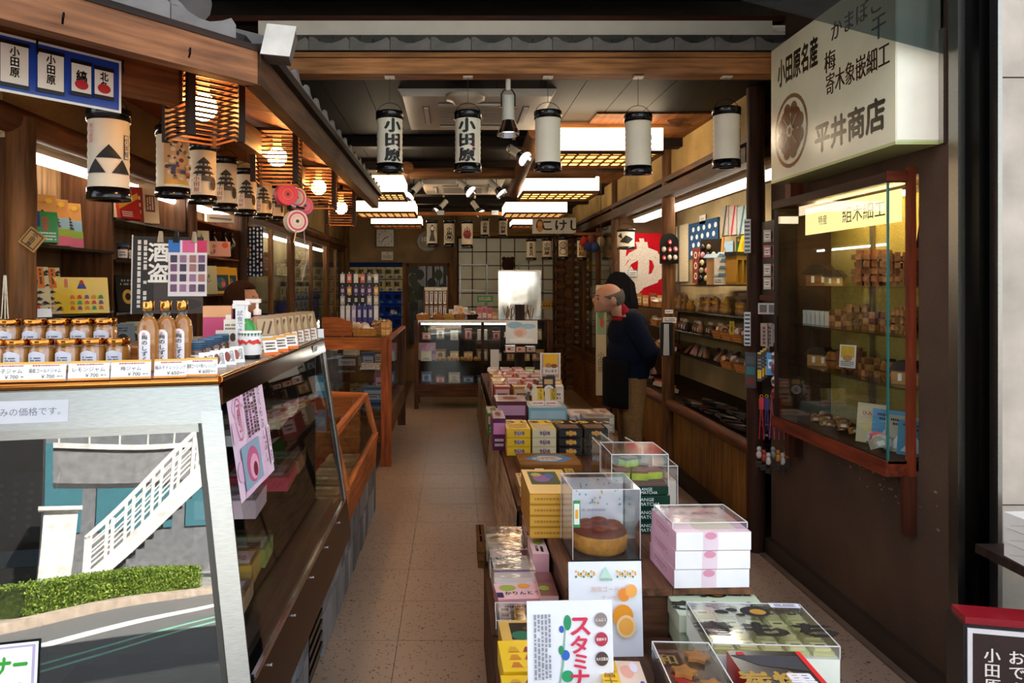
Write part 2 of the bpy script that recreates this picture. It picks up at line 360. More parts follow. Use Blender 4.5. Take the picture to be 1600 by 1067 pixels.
# white board, tiled eave and header beam across the entrance
wb = struct(MB(0xe0d8cc).b(-1.05, 1.72, 4.0, 4.05, 2.855, 2.95).build('trim_1', 'paper'), 'pale painted board above the tiled eave')
MB(0xe0d8cc).b(1.72, 1.79, 4.0, 4.05, 2.855, 2.925).build('board', 'wood_x', wb)
ev = struct(MB(0x2c2420).b(-1.0, 1.79, 3.93, 4.05, 2.80, 2.85).build('roof_eave', 'rooftile'), 'dark grey tiled eave across the entrance')
def eavetile(name='tile', par=None):
    pf = [(0, 0), (.206, 0), (.206, .05), (.19, .066), (.16, .05), (.12, .036), (.085, .036), (.05, .046), (.03, .062), (.015, .068), (0, .066)]
    m = MB(0x6e6864); m.prism(pf, 0, .012); m.prism([(x, z * .75) for x, z in pf], .012, .2, 0x55504d, Matrix.Translation((0, 0, 0)) @ Matrix.Rotation(R(14), 4, 'X'))
    return m.build(name, 'rooftile', par)
et = None
for i in range(13):
    if et is None: et = eavetile('tile', ev); et.location = (-.95, 3.82, 2.735)
    else: dup(et, ev, (-.95 + i * .209, 3.82, 2.735))
for i in range(20):
    MB(jit(0x3a3431, .2)).b(-.98 + i * .14, -.844 + i * .14, 3.91, 3.93, 2.802, 2.822 + (i % 2) * .0).build('shingle', 'rooftile', ev)
    MB(jit(0x3a3431, .2)).b(-.91 + i * .14, -.774 + i * .14, 3.92, 3.94, 2.824, 2.846).build('shingle', 'rooftile', ev)
hb = struct(MB(0xa87044).b(-1.0, 1.79, 3.86, 3.98, 2.625, 2.705).build('trim_2', 'wood_x'), 'brown timber header beam across the entrance')
MB(0x9a673c).b(-1.0, 1.79, 3.845, 3.985, 2.707, 2.732).build('batten', 'wood_x', hb)
MB(0xcfc6ba).b(-.9, 1.45, 3.99, 4.02, 2.655, 2.68).build('lighting_rail', 'plastic', hb)
# posts of the entrance and of the right side
def post(n, x, y, r, z0, z1, label, c=0x3a2013):
    m = MB(c); k = 9; prof = [(r * (1 + .05 * math.sin(i * 2.1)), z0 + (z1 - z0) * i / k) for i in range(k + 1)]
    m.lathe(prof, (x, y, 0), 14); return struct(m.build('column_%d' % n, 'wood_z'), label)
post(1, 1.74, 4.27, .05, 0, 2.66, 'round dark timber post between the plaster wall and the alcove')
post(2, 1.75, 6.04, .052, .0, ZC, 'round timber post in the middle of the souvenir alcove', 0x6a4526)
post(3, 1.75, 8.0, .045, .0, ZC, 'round timber post at the far end of the souvenir alcove', 0x5a3a20)
post(4, -1.70, 2.92, .055, .9, 2.18, 'thick pale log post at the front of the counter shelves', 0x7a4e2a)
post(5, -1.75, 4.97, .035, .9, 2.2, 'thin dark post behind the counter', 0x4a2a16)
post(6, -1.75, 6.15, .045, .9, 2.2, 'dark timber post behind the counter shelves', 0x38200f)
post(7, -1.75, 8.0, .045, .4, ZC, 'brown timber post of the left glass cabinet', 0x5a371c)
post(8, -1.75, 10.2, .045, .4, ZC, 'brown timber post by the glazed cabinet', 0x6a4423)
post(9, -1.72, 11.9, .06, 0, ZC, 'corner post beside the clock wall', 0x6a4423)
# right alcove carcass: plinth, plywood apron, log rail, lintels
al = struct(MB(0x2c1c10).b(1.72, 2.42, 4.32, 7.95, 0, .10).build('trim_7', 'wood_y'), 'dark plinth under the souvenir alcove')
for y0, y1 in ((4.32, 5.15), (5.155, 5.99), (6.1, 6.95), (6.955, 7.95)):
    MB(jit(0x7c5524, .08)).b(1.775, 1.79, y0, y1, .1, .56).build('panel', 'wood_z', al)
MB(0x5c3218).cyl((1.755, 4.31, .565), (1.755, 6.0, .565), .042, .042, 12).build('rail', 'wood_y', al)
MB(0x5c3218).cyl((1.755, 6.09, .565), (1.755, 7.96, .565), .04, .04, 12).build('rail', 'wood_y', al)
li = struct(MB(0x4a2e1a).b(1.7, 1.8, 4.32, 11.9, 2.24, 2.33).build('trim_8', 'wood_y'), 'timber lintel over the souvenir alcove')
MB(0x5a3a20).b(1.71, 1.79, 4.32, 11.9, 2.36, 2.40).build('rail', 'wood_y', li)
MB(0xa8894f).b(1.76, 1.78, 4.32, 11.9, 2.40, ZC).build('panel', 'plaster', li)
MB(0x8a6a3c).b(1.98, 2.42, 4.25, 8.0, 2.31, 2.33).build('panel', 'wood_y', li)
struct(MB(0x6a4a2a).b(1.8, 2.42, 8.02, 8.06, 0, 2.3).build('wall_alcove_end', 'plaster'), 'end wall of the souvenir alcove')
# left: lintel log, white light shelf, sill of the counter shelves
ll = struct(MB(0x6e4424).cyl((-1.72, 2.6, 2.17), (-1.72, 11.9, 2.17), .055, .05, 12).build('trim_9', 'wood_y'), 'long log rail above the counter shelves')
MB(0x9a7a48).b(-1.78, -1.76, 2.9, 11.9, 2.22, ZC).build('panel', 'plaster', ll)

# ---------------------------------------------------------------- the tiled lean-to roof over the left counter
def beam(p0, p1, a, b, col, name, m_='wood_x'):
    d = p1 - p0; return MB(col).b(0, d.length, -a / 2, a / 2, -b / 2, b / 2).build(name, m_, None, p0, (0, 0, math.atan2(d.y, d.x)))
A0 = Vector((-.6, 2.22, 2.13)); dg_ = Vector((-.624, -.78, 0)); B0 = Vector((-.6, 5.72, 2.13))
rf = struct(MB(0x2b2624).sheet(A0 + Vector((-.02, 0, .14)), B0 + Vector((-.02, 0, .14)), Vector((-1.75, 5.72, 2.66)), Vector((-1.75, 3.3, 2.66)), .03).build('roof_lean_to', 'rooftile'), 'dark grey tiled lean-to roof over the counter')
C0 = A0 + dg_ * 1.1
MB(0x2b2624).sheet(C0 + Vector((0, 0, .14)), A0 + Vector((-.02, 0, .14)), Vector((-1.75, 3.3, 2.66)), Vector((-2.0, 2.3, 2.66)), .03).build('slope', 'rooftile', rf)
et2 = eavetile('tile', rf); ang = math.atan2(-dg_.y, -dg_.x)
k0 = C0; et2.location = k0 + Vector((0, 0, .105)); et2.rotation_euler = (0, 0, ang)
for i in range(1, 5): dup(et2, rf, k0 - dg_ * (.209 * i) + Vector((0, 0, .105)), ang)
for i in range(17): dup(et2, rf, (-.565, 2.28 + i * .205, 2.235), R(90))
# ridge end tile (round) and corner cap
e = MB(0x47413d); e.cyl((-.02, 0, 0), (.35, 0, .0), .075, .075, 14); e.build('ridge_tile', 'rooftile', rf, A0 + Vector((-.2, .02, .26)), (0, 0, R(150)))
e = MB(0xc9c2b8); e.prism([(-.055, -.04), (.03, -.045), (.05, .045), (-.035, .05)], -.006, .0); e.prism([(-.05, -.036), (.026, -.04), (.046, .04), (-.032, .045)], .0, .11, 0x57504b)
e.build('corner_cap', 'rooftile', rf, (-.515, 2.2, 2.245), (0, 0, R(8)))
fa = struct(beam(C0 + Vector((0, 0, .04)), A0 + Vector((0, 0, .04)), .05, .10, 0x8a5a3a, 'trim_10'), 'weathered brown fascia board of the lean-to eave')
MB(0x2a1a12).b(0, (A0 - C0).length, -.03, .03, .046, .064).build('batten', 'wood_x', fa)
fy = struct(MB(0x553823).bar(A0 + Vector((0, -.0, .04)), B0 + Vector((0, 0, .04)), .05, .10).build('trim_13', 'wood_y'), 'brown fascia board of the lean-to eave running into the shop')
MB(0x21150e).bar(A0 + Vector((.02, 0, .1)), B0 + Vector((.02, 0, .1)), .06, .03).build('batten', 'wood_y', fy)
# orange-brown soffit boards under the lean-to
I0 = Vector((-1.78, 3.0, 2.46)); I1 = Vector((-1.78, 5.72, 2.46)); IC = Vector((-2.05, 2.3, 2.46))
sfb = None
for i in range(9):
    f0, f1 = i / 9, (i + .985) / 9
    q = [A0.lerp(B0, f0), A0.lerp(B0, f1), I0.lerp(I1, f1), I0.lerp(I1, f0)]
    MB(jit(0x9c561f, .12)).sheet(*[p + Vector((-.03, 0, .085)) for p in q], .012).build('plank', 'wood_x', fy)
for i in range(4):
    f0, f1 = i / 4, (i + .985) / 4
    q = [C0.lerp(A0, f0), C0.lerp(A0, f1), IC.lerp(I0, f1), IC.lerp(I0, f0)]
    MB(jit(0x9c561f, .12)).sheet(*[p + Vector((-.03, 0.03, .085)) for p in q], .012).build('plank', 'wood_x', fy)
# inner header with hooks, parallel to the slanted eave
H0 = Vector((-.90, 2.40, 2.17)); H1 = H0 + dg_ * 1.0
hd = struct(beam(H1, H0, .05, .13, 0x6e3f1c, 'trim_11'), 'dark brown header with iron hooks under the eave')
MB(0x5e3418).bar(H0 + Vector((0, .0, 0)), Vector((-.90, 5.6, 2.17)), .05, .10).build('board', 'wood_y', fy)
for t in (.18, .42, .62, .86):
    p = H0 + dg_ * t + Vector((.02, -.03, .0))
    MB(0x14100e).tube([p + Vector((0, 0, .02)), p + Vector((.01, -.02, .02)), p + Vector((.014, -.03, .005)), p + Vector((.012, -.024, -.012)), p + Vector((.006, -.012, -.014))], .003, 5).build('hook', 'metal', fy)
for t in (.1, .5, .8):
    p = C0.lerp(A0, t) + Vector((.02, -.03, .03))
    MB(0x14100e).tube([p, p + Vector((.01, -.02, 0)), p + Vector((.012, -.028, -.016)), p + Vector((.004, -.014, -.022))], .003, 5).build('hook', 'metal', fy)

# ---------------------------------------------------------------- stone pillar and shutter rail at the right edge
sp = struct(MB(0x0a0908).b(1.80, 1.835, 2.54, 2.66, -.02, 3.3).build('trim_12', 'metal'), 'dark shutter rail beside the plaster wall')
MB(0x8f8b86).b(1.775, 1.80, 2.61, 2.66, -.02, 3.3).build('edge_strip', 'metal', sp)
MB(0x9a958f).b(1.835, 1.85, 2.50, 2.54, -.02, 3.3).build('edge_strip', 'metal', sp)
pl = struct(MB(0x6a625a).b(1.86, 2.6, 2.55, 2.75, -.02, 3.3).build('pillar_stone', 'stone'), 'pale stone pillar at the right edge')
for z0, z1 in ((-.02, .78), (.785, 2.22), (2.225, 3.3)):
    MB(jit(0xb9aa9b, .05)).prism([(1.85, z0), (1.945, z0), (1.945, z1), (1.85, z1)], 2.50, 2.55).build('stone_block', 'stone', pl)
    MB(jit(0xa59a90, .05)).b(1.955, 2.6, 2.52, 2.56, z0, z1).build('stone_block', 'stone', pl)


# ================================================================ LANTERNS
INK, RED, CREAM = 0x15110f, 0xb3202c, 0xe2d6c0
def castle(cx, cy, s, c=0x2c2a2c):
    """a many-roofed keep as ink shapes"""
    out = []
    for k, (wd, y) in enumerate(((.30, .0), (.24, .12), (.17, .24))):
        wd *= s; y = cy + y * s
        out += [('r', cx - wd * .7, y, cx + wd * .7, y + .06 * s, c), ('p', [(cx - wd * 1.15, y + .05 * s), (cx + wd * 1.15, y + .05 * s), (cx + wd * .75, y + .115 * s), (cx - wd * .75, y + .115 * s)], c),
                ('r', cx - wd * .55, y + .012 * s, cx - wd * .2, y + .04 * s, 0xd8ccb8), ('r', cx + wd * .15, y + .012 * s, cx + wd * .5, y + .04 * s, 0xd8ccb8)]
    out += [('p', [(cx - .12 * s, cy + .355 * s), (cx + .12 * s, cy + .355 * s), (cx, cy + .44 * s)], c), ('p', [(cx - .36 * s, cy - .12 * s), (cx + .36 * s, cy - .12 * s), (cx + .24 * s, cy), (cx - .24 * s, cy)], 0x6a625c),
            ('l', cx - .3 * s, cy - .1 * s, cx + .3 * s, cy - .01 * s, 3, 0x2c2a2c)]
    return out
def lantern(label, p, r, h, shapes, group, cord=0.0, face=-90, tilt=0, paper=CREAM, handle=True, ribs=9):
    """paper lantern: p = centre of the body, h = full height with its rings"""
    if face == -90: face = -90 - math.degrees(math.atan2(p[0], p[1]))
    o = thing('paper_lantern', label, 'lantern', (p[0], p[1], p[2] - h / 2), (0, tilt, 0), group)
    cap = h * .13; prof = []
    for i in range(ribs * 2 + 1):
        prof.append((r * (.97 if i % 2 == 0 else 1.0), cap * .7 + (h - cap * 1.4) * i / (ribs * 2)))
    MB(paper).lathe(prof, seg=24).build('paper_body', 'paper', o)
    MB(0x0c0c0e).lathe([(r * .6, 0), (r * 1.06, 0), (r * 1.08, cap * .15), (r * 1.06, cap), (r * .9, cap)], seg=24).build('bottom_ring', 'lacquer', o)
    MB(0x0c0c0e).lathe([(r * .9, h - cap), (r * 1.06, h - cap), (r * 1.09, h - cap * .2), (r * 1.06, h), (r * .75, h), (r * .7, h - cap)], seg=24).build('top_ring', 'lacquer', o)
    if handle:
        n = 8; pts = [Vector((r * .95 * math.cos(math.pi * i / n), 0, h + r * .8 * math.sin(math.pi * i / n) - .005)) for i in range(n + 1)]
        MB(0x18120e).tube(pts, .0016, 5).build('handle', 'metal', o)
    if cord > 0: MB(0x0e0c0b).cyl((0, 0, h + (r * .8 if handle else 0) - .006), (0, 0, h + cord), .0015, .0015, 5).build('cord', 'plastic', o)
    if shapes: pr(o, roundface((0, 0, 0), r, cap, h - 2 * cap, R(face - 75), R(face + 75)), shapes)
    return o
def rowtext(t, c=INK, x=.5, size=.31, bold=.05): return ('tv', t, x, .5, size, c, bold, 1.2)
dF = 3.92
fl5 = [(609, 222, 'black brush writing turned toward the aisle, nearest the lean-to eave', -66), (731, 222, 'large black brush writing hanging before the air conditioner', -90),
       (856, 221, 'plain creamy side turned out, beside the chrome spotlight', 70), (997, 226, 'plain side turned out, hanging before the big ceiling lamp', 15), (1135, 216, 'plain side turned out, nearest the lightbox sign', 10)]
for i, (px, py, lb, fc) in enumerate(fl5):
    p = at(px, py, dF)
    o = lantern('white paper lantern with ' + lb, p, .068, .315, [rowtext('小田原', x=.47), ('l', .66, .25, .72, .6, 1, RED, True)], 'lanterns on the entrance beam', cord=2.63 - p.z - .157, face=fc)
    MB(0xd9d2c6).b(-.026, .026, -.02, .02, 2.618 - p.z + .157, 2.655 - p.z + .157).build('rail_plug', 'plastic', o)
# the row under the lean-to
p = at(170, 243, 2.72); lantern('white lantern with three black triangles at the head of the eave row', p, .072, .33, [('p', [(.5, .62), (.26, .42), (.74, .42)], INK), ('p', [(.26, .41), (.07, .2), (.45, .2)], INK), ('p', [(.74, .41), (.55, .2), (.93, .2)], INK), ('r', .78, .42, .9, .78, INK), ('r', .795, .43, .885, .77, CREAM), ('tv', '小田原', .84, .6, .095, INK, .02), ('tv', '祭小田原', .16, .78, .07, 0xd8504a, .01), ], 'lanterns under the lean-to', cord=.27)
pic = [('r', .3, .05, .92, .9, 0xc9a070), ('r', .3, .05, .92, .12, 0xd8a030)]; rp = random.Random(5)
for k in range(46): pic.append(('e', rp.uniform(.34, .88), rp.uniform(.12, .85), rp.uniform(.03, .07), rp.uniform(.02, .05), rp.choice((0x2b3a60, 0x6a2a20, 0xd8c8a8, 0x3a3230, 0x9a5a30, 0xc8b090)), 7))
p = at(270, 254, 3.18); lantern('white lantern with a crowded woodblock print of warriors', p, .068, .30, pic, 'lanterns under the lean-to', cord=.2)
for i, (px, py, d, lb) in enumerate(((317, 272, 3.55, 'first castle lantern behind the warrior print lantern'), (352, 288, 3.9, 'second castle lantern behind the warrior print lantern'), (384, 301, 4.3, 'third castle lantern of the eave row'), (411, 310, 4.7, 'fourth castle lantern of the eave row'), (431, 317, 5.1, 'small last castle lantern beside the ribbon rolls'))):
    sh = castle(.52, .42, .95) + [('r', .22, .05, .46, .42, 0xe8dcc8), ('tv', '小田原', .34, .235, .115, 0xa83028, .02), ('e', .78, .25, .08, .15, 0x3a2a24, 8)]
    lantern(lb + ' with ink castle print', at(px, py, d), .062 - .002 * i, .285 - .008 * i, sh, 'lanterns under the lean-to', cord=.22, paper=0xd8cab2)
# far lanterns
fig = [('p', [(.3, .1), (.75, .1), (.62, .5), (.7, .8), (.5, .95), (.35, .8), (.42, .5)], 0x3a3430), ('e', .52, .75, .12, .1, CREAM)]
back = [(675, 365, 9.2, .066, .33, fig + [('tv', '小田原', .82, .7, .1, INK)], 'bold ink figure over the round clock'), (702, 365, 9.2, .066, .33, [rowtext('小田原', size=.2), ('o', .5, .3, .3, .2, .15, INK)], 'flowing brush script between clock and red print lantern'),
        (730, 366, 9.0, .068, .34, [('e', .5, .48, .3, .2, 0xa81c30), ('tv', '小城', .5, .55, .3, INK, .02)], 'black script over a red blot'),
        (757.6, 356, 9.8, .056, .245, [rowtext('小田原', size=.24)], 'looping script, shorter, under the orange shelf bar'), (786, 356, 9.8, .055, .245, [rowtext('小田原', size=.27, bold=.04)], 'block script, shorter, beside the ceiling lamp'),
        (830, 390, 9.6, .062, .275, [rowtext('北条五代', size=.2)], 'thin four character column before the white grid window'), (854.5, 389, 9.6, .062, .275, [rowtext('小田原', size=.26, bold=.04)], 'thick three character column before the white grid window'),
        (880, 388, 9.4, .060, .28, [('o', .5, .68, .32, .2, .2, INK), ('o', .5, .3, .32, .2, .2, INK), ('l', .35, .55, .65, .8, 3, INK)], 'two stacked ink rings'), (909, 389, 9.2, .058, .28, [('r', .25, .05, .75, .95, 0xc89a50), rowtext('小田原', size=.27, bold=.04)], 'a golden panel of black writing by the slatted column')]
for px, py, d, r, h, sh, lb in back:
    lantern('small far lantern with ' + lb, at(px, py, d), r, h, sh, 'far lanterns at the end of the shop', cord=ZC - .011 - at(px, py, d).z - h / 2, paper=0xd6c6a8)
p = at(960, 372, 8.2)   # a pair high beside the red banner
lantern('cream lantern with leaping ink fish beside the red banner', at(978, 374, 7.4), .085, .2, [('p', [(.2, .3), (.5, .75), (.85, .5), (.6, .2)], INK), ('p', [(.1, .7), (.3, .9), (.35, .5)], INK)], None, cord=ZC - .011 - at(978, 374, 7.4).z - .1)

# ================================================================ CEILING
def airconditioner(label, p, w_, h_):
    o = thing('air_conditioner', label, 'air conditioner', p)
    MB(0xcfc8be).prism([(-w_ / 2, 0), (w_ / 2, 0), (w_ / 2 - .03, -.045), (-w_ / 2 + .03, -.045)], -w_ / 2, w_ / 2).build('panel', 'plastic', o)
    i = w_ * .26
    MB(0xb9b2aa).b(-i, i, -i, i, -.055, -.046).build('intake_grille', 'plastic', o)
    for k in range(9): MB(0x8d867e).b(-i + .02, i - .02, -i + .03 + k * i * .2, -i + .04 + k * i * .2, -.058, -.0551).build('slat', 'plastic', o)
    for a in range(4):
        M = Matrix.Rotation(a * math.pi / 2, 4, 'Z')
        MB(0x57514b).b(-i * .95, i * .95, -i - .085, -i - .045, -.052, -.0455, None, M).build('vane_slot', 'plastic', o)
        MB(0xd9d3ca).b(-i * .95, i * .95, -i - .078, -i - .052, -.062, -.0525, None, M).build('vane', 'plastic', o)
    MB(0xb8b0a6).b(-w_ / 2 + .06, w_ / 2 - .06, -w_ / 2 + .06, w_ / 2 - .06, 0, ZC - .001 - p[2]).build('housing', 'plastic', o)
    return o
airconditioner('large cream ceiling air conditioner behind the entrance lanterns', (.14, 4.78, ZC - .012), .93, .05)
airconditioner('far cream ceiling air conditioner between the rows of lamps', (.1, 8.0, ZC - .075), .86, .05)
o = MB(0xb9ae9c).lathe([(.001, -.06), (.06, -.058), (.075, -.04), (.11, -.03), (.115, -.005), (.06, 0)], seg=24).build('smoke_detector', 'plastic', None, at(727, 148, 4.25)); tag(o, 'round cream smoke detector in front of the large air conditioner', 'detector')
def lamp(label, px0, px1, py0, py1, d, dep, group='boxed ceiling lamps'):
    """white box shade with an amber slatted underside; px/py = its front face"""
    x0, x1, z1, z0 = xat(px0, d), xat(px1, d), zat(py0, d), zat(py1, d)
    o = thing('ceiling_lamp', label, 'lamp', ((x0 + x1) / 2, d + dep / 2, z0), 0, group); w_ = (x1 - x0) / 2; h = z1 - z0; q = dep / 2
    MB((1.0, .78, .52)).b(-w_, w_, -q, -q + .006, 0, h).b(-w_, w_, q - .006, q, 0, h).b(-w_, -w_ + .006, -q, q, 0, h).b(w_ - .006, w_, -q, q, 0, h).build('paper_shade', 'emit_4.5', o)
    MB((1.0, .42, .10)).b(-w_ + .012, w_ - .012, -q + .012, q - .012, .012, .02).build('amber_panel', 'emit_2.2', o)
    fr = MB(0x4a2f1a)
    for s in (-1, 1): fr.b(-w_ - .004, w_ + .004, s * q - .008, s * q + .008, -.012, .012).b(s * w_ - .008, s * w_ + .008, -q, q, -.012, .012)
    fr.build('frame', 'wood_x', o)
    n = max(5, int(w_ * 2 / .075))
    for k in range(n + 1):
        x = -w_ + .01 + (2 * w_ - .02) * k / n
        MB(0x3a2212).b(x - .004, x + .004, -q + .01, q - .01, -.002, .011).build('slat', 'wood_y', o)
    for k in range(1, 4): MB(0x5a3818).b(-w_ + .01, w_ - .01, -q + k * dep / 4 - .003, -q + k * dep / 4 + .003, .002, .011).build('cross_slat', 'wood_x', o)
    MB(0x2a1a10).cyl((0, 0, h - .02), (0, 0, ZC - z0 - .012), .012, .012, 8).build('stem', 'wood_z', o)
    return o
lamp('big boxed lamp of white paper nearest the entrance, above the souvenir alcove', 868, 1036, 200, 238, 5.0, .62)
lamp('boxed paper lamp second from the entrance on the alcove side', 818, 936, 276, 300, 6.5, .6)
lamp('boxed paper lamp third from the entrance on the alcove side', 790, 886, 316, 333, 8.1, .55)
lamp('boxed paper lamp farthest on the alcove side, behind the wide sign', 801, 852, 343, 352, 9.9, .5)
lamp('boxed paper lamp half hidden behind the lean-to eave tip', 575, 630, 274, 302, 5.95, .5)
lamp('boxed paper lamp above the counter side, second row', 553, 648, 314, 332, 7.6, .55)
lamp('boxed paper lamp above the square clock', 580, 658, 338, 351, 9.6, .5)
def spot(label, p, aim, s=1.0, group='track spotlights'):
    o = thing('spotlight', label, 'spotlight', p, 0, group); a = Vector(aim).normalized()
    MB(0xd8d2c8).cyl((0, 0, .16 * s), (0, 0, .09 * s), .014 * s, .014 * s, 10).build('mount', 'plastic', o)
    MB(0x2a2623).tube([(-.036 * s, 0, 0), (-.036 * s, 0, .07 * s), (-.02 * s, 0, .095 * s), (.02 * s, 0, .095 * s), (.036 * s, 0, .07 * s), (.036 * s, 0, 0)], .004 * s, 6).build('yoke', 'metal', o)
    MB(0xcfc9be).cyl(-a * .06 * s, a * .075 * s, .033 * s, .033 * s, 16).build('barrel', 'plastic', o)
    MB(0xd8d8dc).cyl(a * .075 * s, a * .15 * s, .034 * s, .062 * s, 20, caps=False).build('reflector', 'chrome', o)
    MB((1.0, .9, .75)).cyl(a * .118 * s, a * .122 * s, .05 * s, .05 * s, 18).build('lens', 'emit_1.2', o)
    for sx in (-1, 1): MB(0x9a6a3a).cyl((sx * .033 * s, 0, 0), (sx * .046 * s, 0, 0), .008 * s, .008 * s, 8).build('knob', 'metal', o)
    return o
spot('white spotlight with chrome reflector hanging behind the entrance beam', at(794, 168, 3.97) + Vector((0, 0, .0)), (0, -.1, -1), 1.0)
for px, py, d, aim, lb in ((803, 236, 5.6, (.5, -.6, -.5), 'spotlight turned to the entrance under the log beam'), (652, 293, 6.8, (-.5, -.5, -.6), 'spotlight above the lean-to eave tip'), (722, 288, 6.8, (.5, -.5, -.5), 'spotlight before the far air conditioner, nearer its middle'),
                           (770, 288, 6.8, (.5, -.4, -.6), 'spotlight before the far air conditioner, toward the alcove'), (693, 319, 8.9, (-.5, -.4, -.6), 'far spotlight over the grey tags, clock side'), (742, 321, 8.9, (.4, -.4, -.6), 'far spotlight over the grey tags, window side')):
    spot(lb, at(px, py, d), aim, .95)
# round log beams under the ceiling
def logbeam(label, a, b, r):
    o = MB(0x6a4426).cyl(a, b, r, r * .95, 14).build('log_beam', 'wood_x'); tag(o, label, 'beam'); return o
logbeam('round log beam crossing above the big boxed lamp', at(822, 187, 5.25), at(1075, 190, 5.25), .06)
logbeam('short log end resting on the cross beam near the alcove', at(1056, 184, 5.05), at(1048, 184, 5.9), .06)
logbeam('sloping log strut beside the second boxed lamp', at(838, 205, 5.3), at(802, 300, 6.9), .06)
logbeam('sloping log strut beside the eave tip lamp', at(636, 262, 6.3), at(628, 296, 7.3), .055)
logbeam('straight log purlin in front of the far air conditioner', at(640, 270, 6.35), at(930, 270, 6.35), .05)
# far cross rail with two blue-edged tags
o = MB(0x9a5a24).b(-.35, 1.05, -.02, .02, -.02, .02).build('shelf_rail', 'wood_x', None, at(690, 334, 8.7)); tag(o, 'orange wooden rail above the far lanterns', 'rail')
for px, nm in ((688.5, 'clock side'), (773.5, 'window side')): card('price_tag', 'blue-edged tag hanging on the orange rail, ' + nm, at(px, 336, 8.66), .085, .055, 0x3a8ab8, [('r', .07, .1, .93, .9, 0xe0dcd4), ('l', .15, .25, .85, .8, 3, 0x504a48)], group=None, cat='tag')

# ================================================================ LIGHTBOX SIGN
sx, sy0, sy1, sz0, sz1 = 1.628, 2.733, 3.80, 2.042, 2.72
sg = thing('lightbox_sign', 'cream lightbox shop sign with brush writing and brown crest', 'sign', (1.71, 3.27, sz0))
ox, oy, oz = 1.71, 3.27, sz0
MB(0xe6dfbe).b(sx - ox, 1.795 - ox, sy0 - oy, sy1 - oy, .012, sz1 - oz).build('case', 'gloss', sg)
MB(0xf6ecd8).b(sx + .004 - ox, 1.79 - ox, sy0 - .003 - oy, sy0 - oy, .016, sz1 - oz).build('end_panel', 'gloss', sg)
MB(0xb4b878).b(sx - ox, 1.795 - ox, sy0 - oy, sy1 - oy, 0, .012).build('bottom_panel', 'gloss', sg)
MB(0xbfbab2).b(1.785 - ox, 1.797 - ox, sy0 - .03 - oy, sy0 - .004 - oy, 0, .42).build('bracket', 'metal', sg)
fn = flat((sx - ox, sy1 - oy, 0), (0, -1, 0), (0, 0, 1), (-1, 0, 0), sy1 - sy0, sz1 - sz0)
BR = 0x2e0f0a
sh = [('t', '小田原名産', .265, .79, .195, INK, .035, .58), ('t', 'かまぼこ', .74, .84, .12, BR, .02, 1.05), ('t', '梅', .555, .665, .135, BR, .025), ('t', '干', .90, .69, .13, BR, .025), ('t', '寄木象嵌細工', .745, .52, .14, BR, .025, .78), ('t', '平井商店', .685, .2, .19, INK, .035, 1.0)]
for q in sh: art(MB(), fn, [q]).build('lettering', 'gloss', sg)
cu, cv, ru, rv = .205, .335, .165, .262; BC = 0x7a4a22
cr = [('o', cu, cv, ru, rv, .11, BC)]
for a in (45, 135, 225, 315):
    ca, sa = math.cos(R(a)), math.sin(R(a)); px_, py_ = cu + ca * ru * .42, cv + sa * rv * .42
    cr += [('e', px_, py_, ru * .30, rv * .30, BC)]
    for da in (-26, 26):
        cr.append(('e', cu + math.cos(R(a + da)) * ru * .6, cv + math.sin(R(a + da)) * rv * .6, ru * .2, rv * .2, BC))
for a in (45, 135, 225, 315):
    ca, sa = math.cos(R(a)), math.sin(R(a)); cr.append(('p', [(cu - sa * ru * .012, cv + ca * rv * .012), (cu + sa * ru * .012, cv - ca * rv * .012), (cu + sa * ru * .012 + ca * ru * .55, cv - ca * rv * .012 + sa * rv * .55), (cu - sa * ru * .012 + ca * ru * .55, cv + ca * rv * .012 + sa * rv * .55)], 0xd8c8a0))
cr += [('o', cu, cv, ru * .16, rv * .16, .3, 0xe6dfbe), ('e', cu, cv, ru * .1, rv * .1, 0x8a5a2a)]
art(MB(), fn, cr).build('crest_print', 'gloss', sg)
# grey tinted awning sheet hanging in front of the sign's top
o = MB(0x777777).sheet((.96, 2.68, 2.575), (1.77, 2.68, 2.36), (1.77, 2.68, 3.07), (.96, 2.68, 3.07), .006).build('awning_sheet', 'glass_grey'); tag(o, 'smoky clear sheet hanging over the top of the lightbox sign', 'awning')

# ================================================================ CHILLED COUNTER CASE
T14, T7 = math.tan(R(14)), math.tan(R(9))
tl = Vector((-math.cos(R(14)), -math.sin(R(14)), 0)); nf = Vector((math.sin(R(14)), -math.cos(R(14)), 0))
PT = Vector((-.61, 1.93, 1.27))
def FP(u, z, k=0): return PT + tl * u + nf * ((1.27 - z) * T7 + k) + Vector((0, 0, z - 1.27))      # street-facing pane
def SP(d, z, k=0): return Vector((-.61 + (1.27 - z) * .1467 + k, d, z))                              # aisle-facing pane
def ucorner(z):   # where the two leaning panes meet
    x = SP(0, z).x; p = FP(0, z); return (p.x - x) / math.cos(R(14))
cs = thing('display_counter', 'chilled glass counter case with silver frame and bronze edge by the street', 'counter', (-.9, 2.7, 0))
def P(o, v): return Vector(v) - o.location
def FPl(u, z, k=0): return FP(u, z, k) - cs.location
def SPl(d, z, k=0): return SP(d, z, k) - cs.location
L0 = .80
zt, zb = 1.255, .52
MB(0x999999).sheet(FPl(L0, .45), FPl(ucorner(.45) + .035, .45), FPl(ucorner(1.17) + .035, 1.17), FPl(L0, 1.17), .004).build('street_glass', 'glass_street', cs)
MB(0x999999).sheet(SPl(1.98, zb + .02), SPl(3.43, zb + .02), SPl(3.43, 1.22), SPl(1.98, 1.22), .004).build('aisle_glass', 'glass', cs)
SV = 0xa2a2a4
m = MB(SV)
m.sheet(FPl(L0, 1.17, .008), FPl(ucorner(1.17), 1.17, .008), FPl(ucorner(1.262), 1.262, .008), FPl(L0, 1.262, .008), .03)
m.build('top_rail', 'metal', cs)
